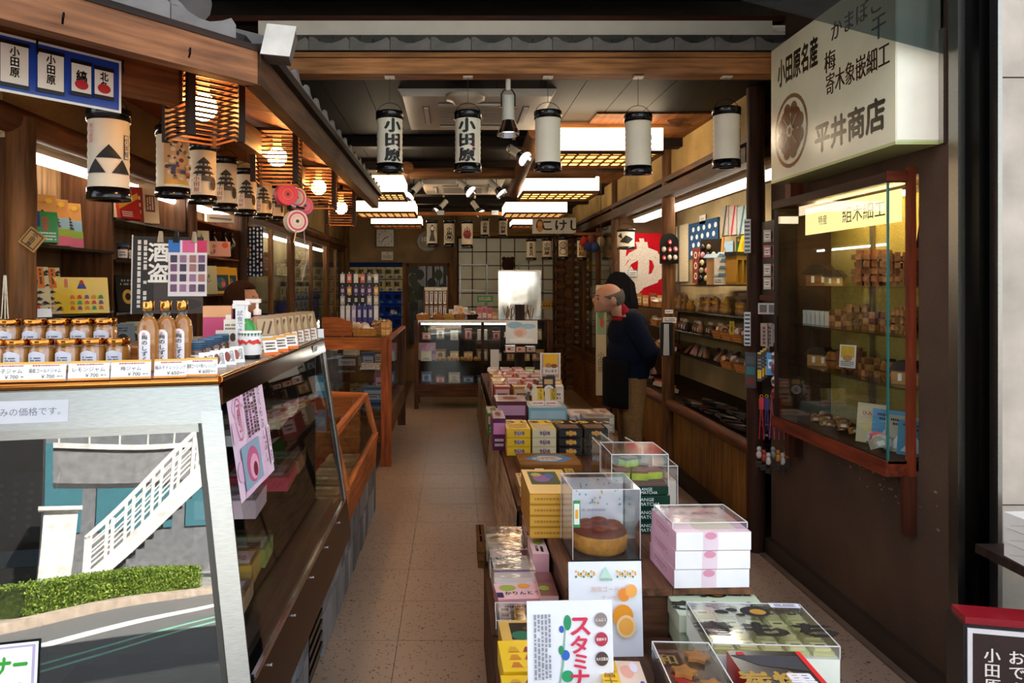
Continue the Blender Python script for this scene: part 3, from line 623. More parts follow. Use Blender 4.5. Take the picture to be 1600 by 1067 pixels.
m = MB(0xaaaaac); m.sheet(FPl(ucorner(.4) + .05, .4, .01), FPl(ucorner(.4) - .002, .4, .01), FPl(ucorner(1.2) - .002, 1.2, .01), FPl(ucorner(1.2) + .05, 1.2, .01), .03); m.build('corner_stile', 'metal', cs)
m = MB(0x2a2725); m.sheet(FPl(ucorner(.45) + .066, .45, .004), FPl(ucorner(.45) + .052, .45, .004), FPl(ucorner(1.17) + .052, 1.17, .004), FPl(ucorner(1.17) + .066, 1.17, .004), .01); m.build('gasket', 'plastic', cs)
m = MB(0x9a9896); m.sheet(FPl(L0, 1.148, .006), FPl(ucorner(1.148) + .06, 1.148, .006), FPl(ucorner(1.17) + .06, 1.17, .006), FPl(L0, 1.17, .006), .012); m.build('inner_rail', 'metal', cs)
m = MB(0x8f8d8c); m.sheet(FPl(L0, .3, .006), FPl(ucorner(.3), .3, .006), FPl(ucorner(.45), .45, .006), FPl(L0, .45, .006), .012); m.build('kick_panel', 'metal', cs)
m = MB(0x5e3c26); m.sheet(SPl(1.92, 1.215, .006), SPl(3.47, 1.215, .006), SPl(3.47, 1.275, .006), SPl(1.95, 1.275, .006), .03); m.build('bronze_edge', 'chrome', cs)
m = MB(0x4a3426); m.sheet(SPl(1.86, .36, .0), SPl(3.47, .36, .0), SPl(3.47, .53, .004), SPl(1.86, .53, .004), .02); m.build('brown_apron', 'metal', cs)
m = MB(0xd0d0d0); m.sheet(SPl(1.87, .53, .006), SPl(3.47, .53, .006), SPl(3.47, .543, .006), SPl(1.87, .543, .006), .012); m.build('glass_channel', 'chrome', cs)
m = MB(0xb8b8ba); m.sheet(SPl(3.425, .53, .005), SPl(3.47, .53, .005), SPl(3.47, 1.22, .005), SPl(3.425, 1.22, .005), .02); m.build('far_stile', 'metal', cs)
MB(0x222222).sheet(SPl(3.41, .54, .003), SPl(3.425, .54, .003), SPl(3.425, 1.22, .003), SPl(3.41, 1.22, .003), .01).build('gasket', 'plastic', cs)
for d in (2.0, 2.3, 2.6, 2.9, 3.2): MB(0xd8d8d8).cyl(SPl(d, .50, .004), SPl(d, .50, .009), .006, .006, 8).build('screw', 'chrome', cs)
pA, pB = FP(L0, 1.27), FP(0, 1.27)
top = MB(0xb0a8a0); tp = [(pB.x, pB.y), (-.61, 3.47), (-1.36, 3.47), (pA.x, pA.y)]
top.add([(x + .9, y - 2.7, z) for z in (1.262, 1.285) for x, y in tp], [(3, 2, 1, 0), (4, 5, 6, 7), (0, 1, 5, 4), (1, 2, 6, 5), (2, 3, 7, 6), (3, 0, 4, 7)]); top.build('steel_top', 'metal', cs)
MB(0xb87838).cyl(FPl(L0, 1.275, .006), FPl(0, 1.275, .006), .011, .011, 10).build('copper_nosing', 'chrome', cs)
MB(0x9a6a3c).cyl(SPl(1.93, 1.278, .002), SPl(3.47, 1.278, .002), .011, .011, 10).build('copper_nosing', 'chrome', cs)
MB(0x1a1614).b(-.46, .34, -.7, .76, .5, .53).build('cold_deck', 'plastic', cs)
MB(0x2a2420).b(-.46, -.44, -.6, .76, .53, 1.25).build('back_panel', 'plastic', cs)
MB(0x0c0b0a).b(-.44, .26, .745, .76, .53, 1.25).build('end_panel', 'plastic', cs)
for z in (.74, .98): MB(0xa8b4b4).b(-.42, .12, -.6, .72, z, z + .008).build('shelf', 'glass', cs)
# perforated black louvres behind the street pane
for z0, z1 in ((.66, .82), (.88, 1.04)):
    lv = MB(0x15120f)
    lv.sheet(FPl(L0, z0, -.1), FPl(.42, z0, -.1), FPl(.40, z1, -.13), FPl(L0, z1, -.13), .01).build('louvre', 'plastic', cs)
    hb_ = MB(0x6a5844)
    for i in range(9):
        for j in range(7):
            c = FPl(.46 + i * .035, z0 + .02 + j * .019, -.096 - .03 * (.02 + j * .019) / .16); hb_.quad(c + Vector((-.006, -.002, -.005)), c + Vector((.006, 0, -.005)), c + Vector((.006, 0, .005)), c + Vector((-.006, -.002, .005)))
    hb_.build('perforation_pattern', 'plastic', cs)
    MB(0x55606a).sheet(FPl(L0, z0 - .05, -.08), FPl(.40, z0 - .05, -.08), FPl(.40, z0 - .015, -.09), FPl(L0, z0 - .015, -.09), .02).build('louvre_rail', 'metal', cs)
wd = L0 + .02
art(MB(), flat(FPl(L0, 1.17, .0085), -tl, (FP(0, 1.27) - FP(0, 1.17)).normalized(), nf, L0, .09), [('r', .0, .2, .56, .8, 0xc4c4c8), ('t', '消費税込みの価格です。', .40, .5, .22, 0x6a6a78, .005, 1.0)]).build('lettering', 'paper', cs)
# brick-clad base along the aisle, shared by the two cases
bs = struct(MB(0x2e2c2b).b(-1.15, -.545, 2.0, 5.1, 0, .36).build('wall_counter_base', 'stone'), 'grey brick base under the counter cases')
bk = None; rb = random.Random(11)
for i in range(30):
    y = 2.02 + i * .102
    if 2.72 < y < 3.02: continue
    for j in range(2):
        h0, h1 = (.0, .175) if j == 0 else (.178, .358)
        MB(jit(rb.choice((0x6c7076, 0x5a5e64, 0x84868a, 0x4c5056)), .15)).b(-.546, -.535 + rb.uniform(0, .008), y, y + .098, h0 + .002, h1).build('brick', 'stone', bs)
vg = MB(0x1a1918).b(-.55, -.54, 2.72, 3.02, .03, .34).build('vent_grille', 'metal', bs)
for k in range(6): MB(0x3a3735).b(-.545, -.528, 2.73, 3.01, .06 + k * .045, .082 + k * .045, None).build('slat', 'metal', vg)
# pink poster on the aisle pane
v = (SP(0, 1.23) - SP(0, .94)); ph = v.length; vn = v.normalized()
fn = flat(SP(1.965, .945, .003), (0, 1, 0), vn, Vector((1, 0, .146)).normalized(), .36, ph)
po = MB(0xe6c6d6).sheet(SP(1.965, .945, .003), SP(2.325, .945, .003), SP(2.325, 1.23, .003), SP(1.965, 1.23, .003), .0015).build('pink_poster', 'paper'); tag(po, 'pink poster with brush writing and a sliced pink roll taped to the counter glass', 'poster')
rr = random.Random(8); sh = [('e', rr.random(), rr.random(), .12, .1, mixc(0xe6c6d6, 0xd8a0c0, rr.uniform(.2, .6))) for _ in range(12)]
sh += [('o', .2, .72, .1, .2, .08, 0xc86080), ('l', .16, .6, .25, .86, 2, 0xb04060, True), ('l', .36, .5, .72, .93, 4, 0x54303c, True), ('tv', 'さくらぶしぷし', .80, .55, .11, 0x2a1418, .02, .8), ('r', .12, .06, .62, .46, 0x8aa4b4), ('e', .38, .25, .17, .17, 0xc25a80), ('e', .4, .22, .12, .12, 0xe8a0b8), ('e', .42, .19, .06, .07, 0x702030), ('r', .88, .1, .96, .5, 0xf0e0e8), ('l', .89, .12, .95, .48, 1, 0xa05070, True)]
pr(po, fn, sh)
st = card('price_sticker', 'small white sticker on the bronze edge of the counter', SP(3.22, 1.235, .008), .09, .028, 0xe8e4dc, [('l', .1, .2, .9, .8, 2, 0x606060)], R(90), cat='sticker')
# corner card behind the street pane, lower
fn = flat(FP(.595, .555, .012), -tl, (FP(0, 1.27) - FP(0, .62)).normalized(), nf, .2, .138)
gc = MB(0xeeeee6).sheet(FP(.595, .555, .012), FP(.395, .555, .012), FP(.395, .691, .012), FP(.595, .691, .012), .002).build('corner_notice', 'paper'); tag(gc, 'white notice with purple border and fat green letters on the street pane', 'notice')
pr(gc, fn, [('r', .03, .04, .97, .96, 0xb8a8c8), ('r', .06, .07, .94, .93, 0xf0f0ea), ('t', 'コーナー', .56, .66, .26, 0x2f9a2a, .05, .8), ('t', '！', .82, .25, .25, 0x303030, .0)])
# goods chilled inside, seen through the aisle pane
gi = [(2.25, .555, .20, .14, .05, 0x8a6a50, 'brown tray pack lying near the poster'), (2.45, .555, .14, .16, .07, 0xb08a3a, 'yellow pickle pack lying in the case'), (2.62, .555, .14, .16, .06, 0x8a9a50, 'green pickle pack lying in the case'), (2.55, .99, .22, .2, .035, 0xd8d4d0, 'white tray with clear film under the top rail'), (2.85, .99, .22, .22, .04, 0xb8a890, 'wide beige tray on the upper shelf'), (3.1, .99, .2, .2, .05, 0xc8c0b8, 'grey tray at the far end of the upper shelf'),
      (2.9, .75, .26, .24, .05, 0xc23a52, 'red round pack on the lower shelf'), (3.15, .75, .24, .22, .05, 0x9a6a44, 'brown fish pack on the lower shelf'), (2.55, .75, .2, .2, .06, 0xd8b8c0, 'pink tray on the lower shelf')]
for d, z, w_, dp, h, c, lb in gi:
    o = pbox('chilled_pack', lb, (-.76 if z > .7 else -.72, d, z), (w_, dp, h), c, {'top': [('r', .1, .15, .9, .85, mixc(c, 0xffffff, .4)), ('l', .2, .3, .8, .6, 3, 0x604040)]}, R(4), 'packs inside the counter case', 'pack')
    MB(0xffffff).b(-w_ * .5, w_ * .5, -dp * .5, dp * .5, h + .003, h + .02).build('film_lid', 'clear', o)

# ================================================================ GOODS ON THE COUNTER TOP
ZT = 1.286
def honeyjar():
    o = thing('honey_jar', '', 'jar', group='jars of jam and honey')
    MB(0xc8883a).lathe([(.001, 0), (.030, 0), (.033, .004), (.033, .058), (.028, .066), (.001, .066)], seg=16).build('honey', 'honey', o)
    MB(0xffffff).lathe([(.034, .002), (.0345, .06), (.029, .07), (.029, .074)], seg=16).build('glass', 'clear', o)
    MB(0xc08038).lathe([(.031, .07), (.0325, .072), (.0325, .086), (.030, .088), (.001, .088)], seg=18).build('lid', 'chrome', o)
    lf = roundface((0, 0, 0), .0345, .012, .044, R(-90 - 38), R(-90 + 38))
    pr(o, lf, [('p', [(.15, .1), (.5, .0), (.85, .1), (1, .2), (1, .8), (.85, .9), (.5, 1), (.15, .9), (0, .8), (0, .2)], 0xd4d4de), ('l', .2, .35, .8, .65, 2, 0x55505a)], 'label_print')
    return o
hj = honeyjar(); first = True
ri = MB(0xa8682c).b(-.29, .27, -.045, .05, 0, .05).build('wooden_riser', 'wood_x', None, (-1.17, 2.215, ZT), R(7)); tag(ri, 'orange wooden step under the back row of jars', 'riser')
ord_ = ('first', 'second', 'third', 'fourth', 'fifth', 'sixth')
for i, px in enumerate((15, 55, 92, 129, 165)):
    q = at(px, 545, 2.17 + i * .012); q.z = ZT + .05
    o = hj if first else dup(hj); first = False
    o.location = q; o['label'] = 'gold-lidded honey jar, %s in the back row on the wooden step' % ord_[i]
for i, px in enumerate((-8, 27, 66, 107, 146, 185)):
    q = at(px, 585, 2.04 + i * .012); q.z = ZT
    o = dup(hj); o.location = q; o['label'] = 'gold-lidded jam jar, %s in the front row behind the price cards' % ord_[i]
def pcard(label, px, d, txt, price, wd=.094):
    q = at(px, 600, d); q.z = ZT + .001
    card('price_card', label, q, wd, .048, 0xf6f4ee, [('r', 0, .88, 1, 1, 0xe8b050), ('r', 0, 0, 1, .1, 0xe09030), ('l', .2, .76, .85, .87, 1, 0xa02030), ('t', txt, .5, .55, .24, INK, .01, min(1.0, 6 / len(txt))), ('t', price, .58, .25, .2, INK, .01), ('l', .8, .2, .96, .3, 1, 0x504848)], R(13), R(14), 'white and orange price cards on the counter edge', 'price card')
pcard('price card for yuzu jam, cut off at the picture edge', 12, 1.80, '柚子ジャム', '￥700')
for px, d, t, p_, lb in ((69, 1.815, '湘南ゴールドジャム', '￥700', 'price card with the longest jam name, second along the counter edge'), (138, 1.84, 'レモンジャム', '￥700', 'price card for lemon jam, third along the counter edge'), (204, 1.865, '梅ジャム', '￥700', 'price card with the short plum jam name before the jars end'), (266, 1.89, '梅みそドレッシング', '￥650', 'price card marked 650 before the amber bottles'), (315, 1.925, '湘南ゴールド梅ドレッシング', '￥600', 'price card marked 600 at the counter corner')):
    pcard(lb, px, d, t, p_, .094 if px < 240 else .078)
def bottle():
    o = thing('plum_vinegar_bottle', '', 'bottle', group='amber bottles')
    MB(0xb87a3c).lathe([(.001, 0), (.026, 0), (.028, .004), (.028, .115), (.024, .135), (.013, .15), (.001, .15)], seg=16).build('liquid', 'honey', o)
    MB(0xe8e0d0).lathe([(.0135, .15), (.0125, .165), (.014, .167)], seg=14).build('neck', 'clear', o)
    MB(0xc8924a).lathe([(.0155, .165), (.0165, .167), (.0165, .19), (.015, .192), (.001, .192)], seg=16).build('cap', 'chrome', o)
    pr(o, roundface((0, 0, 0), .0285, .01, .108, R(-90 - 30), R(-90 + 30)), [('r', 0, .0, 1, .82, 0xece6ea), ('e', .5, .82, .5, .14, 0xece6ea), ('e', .3, .1, .26, .1, 0xe8a8b8), ('tv', '梅のしずく', .55, .5, .13, INK, .02), ('e', .5, .86, .12, .04, 0xd8a0a0)], 'label_print')
    return o
bt = bottle()
for i, (px, d) in enumerate(((232, 2.06), (259, 2.10), (285, 2.14))):
    q = at(px, 580, d); q.z = ZT; o = bt if i == 0 else dup(bt); o.location = q
    o['label'] = 'amber plum bottle with gold cap, %s of the three' % ('closest to the jars', 'middle', 'farthest from the jars')[i]
def smalljar(px, d, i):
    q = at(px, 560, d); q.z = ZT
    o = thing('sauce_jar', 'little brown jar with blue cord-patterned lid, %s of its row' % ord_[i], 'jar', q, 0, 'little sauce jars')
    MB(0x6a3a22).lathe([(.001, 0), (.023, 0), (.025, .003), (.025, .045), (.021, .052), (.001, .052)], seg=14).build('sauce', 'honey', o)
    c = []; m = MB(0x3a6a8c); m.lathe([(.0225, .05), (.0245, .052), (.0245, .072), (.0225, .074), (.001, .074)], seg=16)
    for k in range(3): m.lathe([(.0247, .054 + k * .006), (.0252, .056 + k * .006), (.0247, .058 + k * .006)], seg=16, col=0x16283c)
    m.build('lid', 'paper', o)
    pr(o, roundface((0, 0, 0), .0255, .004, .032, R(-130), R(-50)), [('r', 0, 0, 1, 1, 0xe4ddd0), ('tv', '塩辛', .5, .5, .4, INK, .02)], 'label_print')
for i, (px, d) in enumerate(((307, 2.16), (322, 2.26), (335, 2.37), (346, 2.48))): smalljar(px, d, i)
for i, (px, d) in enumerate(((326, 2.06), (343, 2.13), (359, 2.2), (373, 2.27))):
    q = at(px, 570, d); q.z = ZT; c = (0x6a3a2a, 0x7a4a30, 0x8a3a28, 0xa05038)[i]
    card('picture_card', 'small picture card of pickled food, %s in the angled row' % ord_[i], q, .042, .052, 0xeeeae2, [('e', .42, .5, .2, .3, c), ('l', .6, .2, .92, .85, 3, 0x504a48, True)], R(40), R(20), 'small picture cards before the sauce jars', 'card')
pbox('gift_carton', 'orange and magenta carton standing behind the sauce jars', at(341, 545, 2.75) * 1 + Vector((0, 0, 1.287 - zat(545, 2.75))), (.10, .08, .16), (0xc0507a, 0xd8a070), {'front': [('r', 0, .75, 1, 1, 0xe0a878), ('r', .45, .1, 1, .45, 0xeae2d4), ('r', .8, .3, 1, .8, 0xf0ece4)]}, R(12))
q = at(362, 545, 2.55); q.z = ZT
pbox('cream_carton', 'cream carton with small cow brown marks beside the magenta carton', q, (.05, .05, .12), (0xe6dfd0, 0xe6dfd0), {'front': [('e', .6, .5, .2, .12, 0x4a2c20), ('l', .1, .7, .9, .9, 2, 0x8a6a50)]}, R(14))
q = at(375, 555, 2.5); q.z = ZT
card('upright_leaflet', 'tall white leaflet with a column of writing beside the pump bottle', q, .03, .17, 0xe6e4e2, [('tv', '試食できます', .5, .55, .11, 0x4a5060, .0)], R(10))
def pump(label, q, body, prt, h=.105):
    o = thing('pump_bottle', label, 'pump bottle', q)
    MB(body).lathe([(.001, 0), (.034, 0), (.036, .005), (.036, h - .02), (.026, h), (.013, h + .008), (.013, h + .02)], seg=18).build('bottle', 'gloss', o)
    MB(0xe8e6e2).lathe([(.016, h + .015), (.016, h + .035), (.006, h + .04), (.006, h + .065)], seg=12).build('collar', 'plastic', o)
    MB(0xf0eeea).b(-.045, .014, -.008, .008, h + .063, h + .078).b(-.048, -.036, -.007, .007, h + .05, h + .066).build('nozzle', 'plastic', o)
    pr(o, roundface((0, 0, 0), .036, .008, h - .04, R(-150), R(-30)), prt, 'label_print')
q = at(385, 545, 2.62); q.z = ZT
pump('green capped hand pump bottle in front of the attendant', q, 0x3a9a4a, [('r', 0, 0, 1, .5, 0xe8e6e0), ('r', .1, .5, .9, .9, 0x2f8a3c)])
q = at(402, 545, 2.95); q.z = ZT
pump('second hand pump bottle with red shoulders', q, 0xc8342c, [('r', 0, .1, 1, .8, 0x2a2a2a), ('l', .2, .3, .8, .6, 3, 0xe8e0d0)])
q = at(391, 560, 2.42); q.z = ZT
o = thing('tip_tin', 'white round tin with red wavy band and toothed green top', 'tin', q)
MB(0x1c1816).lathe([(.001, 0), (.032, 0), (.032, .012)], seg=20).build('foot', 'plastic', o)
MB(0xe8e6e2).lathe([(.036, .012), (.037, .014), (.037, .085), (.035, .088), (.001, .088)], seg=22).build('can', 'gloss', o)
pr(o, roundface((0, 0, 0), .037, .014, .07, R(-165), R(-15)), [('p', [(k / 20, .62 + .08 * math.sin(k * 1.2)) for k in range(21)] + [(k / 20, .52 + .08 * math.sin(k * 1.2)) for k in range(20, -1, -1)], 0xd83a2c)] + [('p', [(k / 10 + .01, .98), (k / 10 + .09, .98), (k / 10 + .05, .82)], 0x1f6a4a) for k in range(10)], 'label_print')
# snack pouches in two racks
for i in range(7):
    px = 418 + i * 10.5; d = 2.72 + i * .085; q = at(px, 548, d); q.z = ZT
    o = MB(0x9a7a54).prism([(-.05, 0), (.05, 0), (.053, .06), (.046, .125), (-.046, .125), (-.053, .06)], -.008, .008).build('snack_pouch', 'gloss', None, q, (R(-12), 0, R(48)))
    tag(o, 'clear brown dried fish pouch standing in the rack, %s from the tin' % ('first', 'second', 'third', 'fourth', 'fifth', 'sixth', 'seventh')[i], 'pouch', 'dried fish pouches on the counter')
    pr(o, flat((-.045, -.008, .0), (1, 0, 0), (0, 0, 1), (0, -1, 0), .09, .12), [('r', .1, .45, .9, .95, 0xb8a07a), ('p', [(.2, .5), (.45, .9), (.5, .85), (.3, .48)], 0x6a4a30), ('p', [(.5, .5), (.75, .9), (.82, .85), (.6, .48)], 0x5a3c28), ('r', .0, .0, 1, .42, 0xe8e0d0), ('l', .1, .05, .9, .38, 3, 0x9a3a30)])
for i in range(3):
    px = 425 + i * 16; d = 2.5 + i * .13; q = at(px, 570, d); q.z = ZT
    card('orange_price_card', 'orange-footed price card below the fish pouches, %s' % ('nearest the tin', 'in the middle', 'farthest from the tin')[i], q, .055, .06, 0xf2ece0, [('r', 0, 0, 1, .2, 0xe07020), ('r', 0, .88, 1, 1, 0xe0a040), ('l', .15, .3, .85, .8, 3, 0x503a34)], R(48), R(16), 'orange-footed price cards', 'price card')
rk = thing('pouch_rack', 'clear acrylic rack holding the last pouches at the counter end', 'rack', (at(473, 540, 3.36).x, 3.36, ZT))
MB(0xffffff).b(-.07, .07, -.03, .03, 0, .004).b(-.07, .07, -.03, -.027, 0, .08).b(-.07, -.067, -.03, .03, 0, .08).b(.067, .07, -.03, .03, 0, .08).build('tray', 'clear', rk)
for i, px in enumerate((441, 457)):
    q = at(px + 8, 535, 3.16 + i * .09); q.z = ZT
    card('pink_price_tag', 'little white tag with red mark in the acrylic rack, %s' % ('nearer the pouches', 'nearer the counter end')[i], q, .03, .05, 0xe4dcd8, [('r', .2, .3, .8, .8, 0xc84860), ('l', .25, .35, .75, .75, 2, 0xf0e0e0)], R(40), R(10), cat='tag')
q = at(494, 535, 3.36); q.z = ZT
card('blank_card', 'blank white folded card at the far end of the counter', q, .07, .04, 0xeceae6, [], R(20), R(12))

# ================================================================ LEFT: LATTICE LAMPS, BANNER, RIBBON ROLLS
def lattice(label, p, rz, s=.19, h=.25):
    o = thing('lattice_lamp', label, 'lamp', p, rz, 'lattice lamps under the lean-to')
    for sx_ in (-1, 1):
        for sy_ in (-1, 1): MB(0x2a1a12).b(sx_ * s / 2 - .012, sx_ * s / 2 + .012, sy_ * s / 2 - .012, sy_ * s / 2 + .012, -h / 2, h / 2).build('corner_post', 'wood_z', o)
    n = 13; sl = None
    for k in range(n):
        z = -h / 2 + .012 + k * (h - .024) / (n - 1)
        for a in range(4):
            if sl is None: sl = MB(0x4a2a14).b(-s / 2 + .01, s / 2 - .01, s / 2 - .004, s / 2 + .002, -.0035, .0035).build('slat', 'wood_x', o); q = sl
            else: q = sl.copy(); COL.objects.link(q); q.parent = o
            q.location = (0, 0, z); q.rotation_euler = (0, 0, a * math.pi / 2)
    MB(0x3a2416).b(-s / 2, s / 2, -s / 2, s / 2, h / 2 - .012, h / 2).build('top_board', 'wood_x', o)
    MB((1.0, .46, .13)).ball((0, 0, .005), .045, 18, 12).build('bulb', 'emit_100', o)
    MB(0xc8b898).cyl((0, 0, .045), (0, 0, h / 2 - .012), .02, .02, 10).build('lamp_holder', 'plastic', o)
    MB(0x20140c).cyl((0, 0, h / 2), (0, 0, h / 2 + .08), .012, .012, 8).build('stem', 'wood_z', o)
    return o
lattice('dark slatted lattice lamp, largest, at the eave corner', at(318, 170, 2.5), R(45), .175, .225)
lattice('dark slatted lattice lamp, second along the eave, above the castle lanterns', at(433, 247, 3.5), R(6))
lattice('dark slatted lattice lamp, third along the eave', at(498, 294, 4.5), R(6))
lattice('dark slatted lattice lamp, smallest, at the far eave end', at(533, 326, 5.4), R(6))
# blue banner with a picture of lanterns
b0 = H0 + dg_ * .24 + Vector((.035, -.03, -.0)); bu = dg_ * -1
bo = b0 + dg_ * .42 + Vector((0, 0, -.135)); wdb, hb_ = .46, .155
bn = MB(0xece6dc).sheet(bo, bo + bu * wdb, bo + bu * wdb + Vector((0, 0, hb_)), bo + Vector((0, 0, hb_)), .002).build('blue_banner', 'gloss'); tag(bn, 'blue banner picturing a row of paper lanterns, hung on the header hooks', 'banner')
nb = Vector((bu.y, -bu.x, 0)); fn = flat(bo, bu, (0, 0, 1), nb, wdb, hb_)
sh = [('r', .015, .045, .985, .955, 0x1a3f9a)]
for k, (cx, hh, tx) in enumerate(((.08, .5, '小'), (.2, .55, '五'), (.36, .75, '小田原'), (.56, .72, '小田原'), (.74, .6, '縞'), (.88, .55, '北条'))):
    b = .5 - hh / 2; w2 = .075 if hh > .65 else .06
    sh += [('r', cx - w2, b, cx + w2, b + hh, 0xe8ddd0), ('r', cx - w2 - .005, b - .03, cx + w2 + .005, b + .04, INK), ('r', cx - w2 - .005, b + hh - .05, cx + w2 + .005, b + hh + .02, INK), ('tv', tx, cx, b + hh * .55, .17 if len(tx) > 1 else .22, INK, .03, .9)]
    if k in (0, 1, 4, 5): sh.append(('e', cx, b + hh * .3, w2 * .7, .09, 0xb82a30))
pr(bn, fn, sh, 'print', 'gloss')
def roll(label, p, r, w_, rz, side, tails):
    o = thing('ribbon_roll', label, 'ribbon roll', p, rz, 'ribbon rolls')
    MB(side).cyl((0, -w_ / 2, 0), (0, w_ / 2, 0), r, r, 22).build('spool', 'paper', o)
    MB(0x2a2422).cyl((0, -w_ / 2 - .002, 0), (0, w_ / 2 + .002, 0), r * .16, r * .16, 12).build('core', 'plastic', o)
    pr(o, flat((-r, -w_ / 2, -r), (1, 0, 0), (0, 0, 1), (0, -1, 0), 2 * r, 2 * r), [('o', .5, .5, .42, .42, .2, 0xd8507a), ('o', .5, .5, .26, .26, .2, mixc(side, 0xd0b080, .4))])
    for c, pts in tails:
        m = MB(c)
        for a, b in zip(pts, pts[1:]): m.bar(a, b, .009, .0015)
        m.build('ribbon_tail', 'gloss', o)
p = at(462, 346, 4.1)
roll('white ribbon roll with gold and lilac tails curling down', p, .062, .05, R(35), 0xe6dcd4, [(0xc8a04a, [(-.01, -.03, -.05), (-.025, -.035, -.12), (-.01, -.04, -.17), (.02, -.04, -.22), (.0, -.04, -.25), (-.02, -.04, -.252)]), (0xc8b0b4, [(.04, -.02, -.05), (.045, -.03, -.17), (.05, -.03, -.23), (.03, -.03, -.29), (.025, -.03, -.33)])])
roll('red ribbon roll hanging above the white one', at(447, 304, 4.05), .06, .05, R(35), 0xd8485c, [])
roll('pale ribbon roll hanging beside the red one', at(461, 309, 4.15), .058, .05, R(35), 0xe0d0c0, [])
roll('small pink ribbon roll tucked behind the others', at(474, 322, 4.2), .05, .05, R(35), 0xe0708a, [])
hgr = MB(0x1e1512); hgr.bar(at(452, 262, 4.12), at(452, 328, 4.12), .02, .02); hgr.bar(at(440, 318, 4.12), at(476, 326, 4.14), .012, .012); o = hgr.build('ribbon_hanger', 'wood_z'); tag(o, 'dark wooden hanger carrying the ribbon rolls', 'hanger')
# ================================================================ LEFT WALL SHELVES
sh_ = thing('wall_shelving', 'dark wooden shelving with glass shelves behind the counter', 'shelves', (-1.9, 4.5, .9))
def SL(y0, y1, z, c=0x4a2c18, m_='wood_y', nm='shelf', x0=-2.04, x1=-1.76, t=.012): MB(c).b(x0 + 1.9, x1 + 1.9, y0 - 4.5, y1 - 4.5, z - .9 - t, z - .9).build(nm, m_, sh_)
for y in (3.0, 3.86, 4.92, 6.12): MB(0x5c3820).b(-.14, .13, y - 4.51, y - 4.49, 0, 1.22).build('upright', 'wood_z', sh_)
for y0, y1, z, gl in ((3.02, 3.85, 1.70, 1), (3.02, 3.85, 1.393, 1), (3.88, 4.9, 1.88, 1), (3.88, 4.9, 1.66, 1), (3.88, 4.9, 1.38, 1), (4.94, 6.1, 1.98, 0), (4.94, 6.1, 1.735, 0), (4.94, 6.1, 1.46, 0), (3.02, 3.85, 1.12, 0), (3.88, 6.1, 1.12, 0)):
    SL(y0, y1, z, 0x1a1c1a if gl else 0x8a5228, 'lacquer' if gl else 'wood_y', 'glass_shelf' if gl else 'shelf')
SL(3.0, 6.12, .94)
MB(0x7a5a3a).b(-.145, -.135, -1.5, 1.62, 0, 1.25).build('back_board', 'wood_z', sh_)
tb = thing('shelf_light', 'long white tube light above the counter shelves', 'lamp', (-1.85, 4.6, 2.08)); MB((1.0, .93, .8)).cyl((0, -1.5, 0), (0, 1.45, 0), .017, .017, 10).build('tube', 'emit_16', tb); MB(0xd8d0c0).b(-.04, .04, -1.6, 1.55, .02, .05).build('batten', 'plastic', tb)
def sb(name, label, px, z, d, size, cols, faces, rz=60, lean=0, group='goods on the counter shelves', cat='box'):
    x = xat(px, d); return pbox(name, label, (x, d, z + .001), size, cols, faces, 0, group, cat, 'gloss', (R(-lean), 0, R(rz)))
cf = castle(.5, .45, .55) + [('r', 0, .0, 1, .22, 0xd86a88), ('r', 0, .2, 1, .36, 0x9ab83c), ('e', .72, .88, .12, .05, 0xf0c030), ('t', '小田原', .5, .83, .05, 0xb86a20, .01)]
for i, px in enumerate((66, 86, 107)):
    sb('castle_box', 'peach gift box with castle and pink blossom, %s of three' % ('nearest the log post', 'middle', 'farthest from the log post')[i], px, 1.70, 3.2 + .16 * i, (.125, .035, .215), (0xe8a860, 0xd89850), {'front': [('r', 0, .35, 1, .6, 0x9ac4d8)] + cf}, 52, 8)
sb('tea_pack', 'green tea pack standing before the castle boxes', 70, 1.70, 3.1, (.10, .03, .13), (0x2f8a3a, 0x2f8a3a), {'front': [('r', .0, .5, .3, 1, 0x203a7a), ('tv', '銘茶', .5, .6, .22, 0xd82a30, .02), ('l', .1, .05, .9, .35, 3, 0xd8f0d0)]}, 50, 8)
zeb = [('r', 0, 0, 1, 1, 0xd8c89a)]; rz_ = random.Random(4)
for k in range(26):
    x, y = rz_.random(), rz_.random(); zeb.append(('p', [(x - .16, y), (x, y + .07), (x + .18, y + .02), (x + .02, y + .02)], INK))
for i, px in enumerate((58, 77)): sb('patterned_pack', 'black and cream brush-patterned pack leaning %s the yellow box' % ('away from', 'against')[i], px, 1.393, 3.12 + i * .14, (.11, .035, .21), (0xd8c89a, 0x2a2420), {'front': zeb + [('r', .55, .55, .8, .98, 0xe07a20), ('l', .6, .6, .75, .95, 1, INK, True), ('r', .4, .05, .55, .2, 0xd83020)]}, 50, 14)
dots = []
for r_ in range(3):
    for c_ in range(5):
        dots.append(('p', [(.28 + c_ * .13, .1 + r_ * .15), (.37 + c_ * .13, .1 + r_ * .15), (.35 + c_ * .13, .2 + r_ * .15), (.30 + c_ * .13, .2 + r_ * .15)], (0xd84a2a, 0x7a4a9a, 0xd8902a, 0x3a9a5a, 0xe06a2a)[(r_ * 2 + c_) % 5]))
sb('yellow_gift_box', 'big yellow gift box with rows of small coloured mountains', 127, 1.393, 3.36, (.235, .04, .165), (0xe8c41a, 0xd8b010), {'front': [('p', [(.42, .68), (.6, .68), (.55, .84), (.47, .84)], 0x2a4a9a), ('p', [(.46, .8), (.56, .8), (.53, .92), (.49, .92)], 0xc83030), ('r', .2, .72, .26, .95, 0xd87a60)] + dots}, 45, 10)
sb('grey_tag_strip', 'pale blank price strip below the patterned packs', 60, 1.393, 2.98, (.1, .01, .035), (0xd8d4cc, 0xd8d4cc), {}, 50, 10, cat='tag')
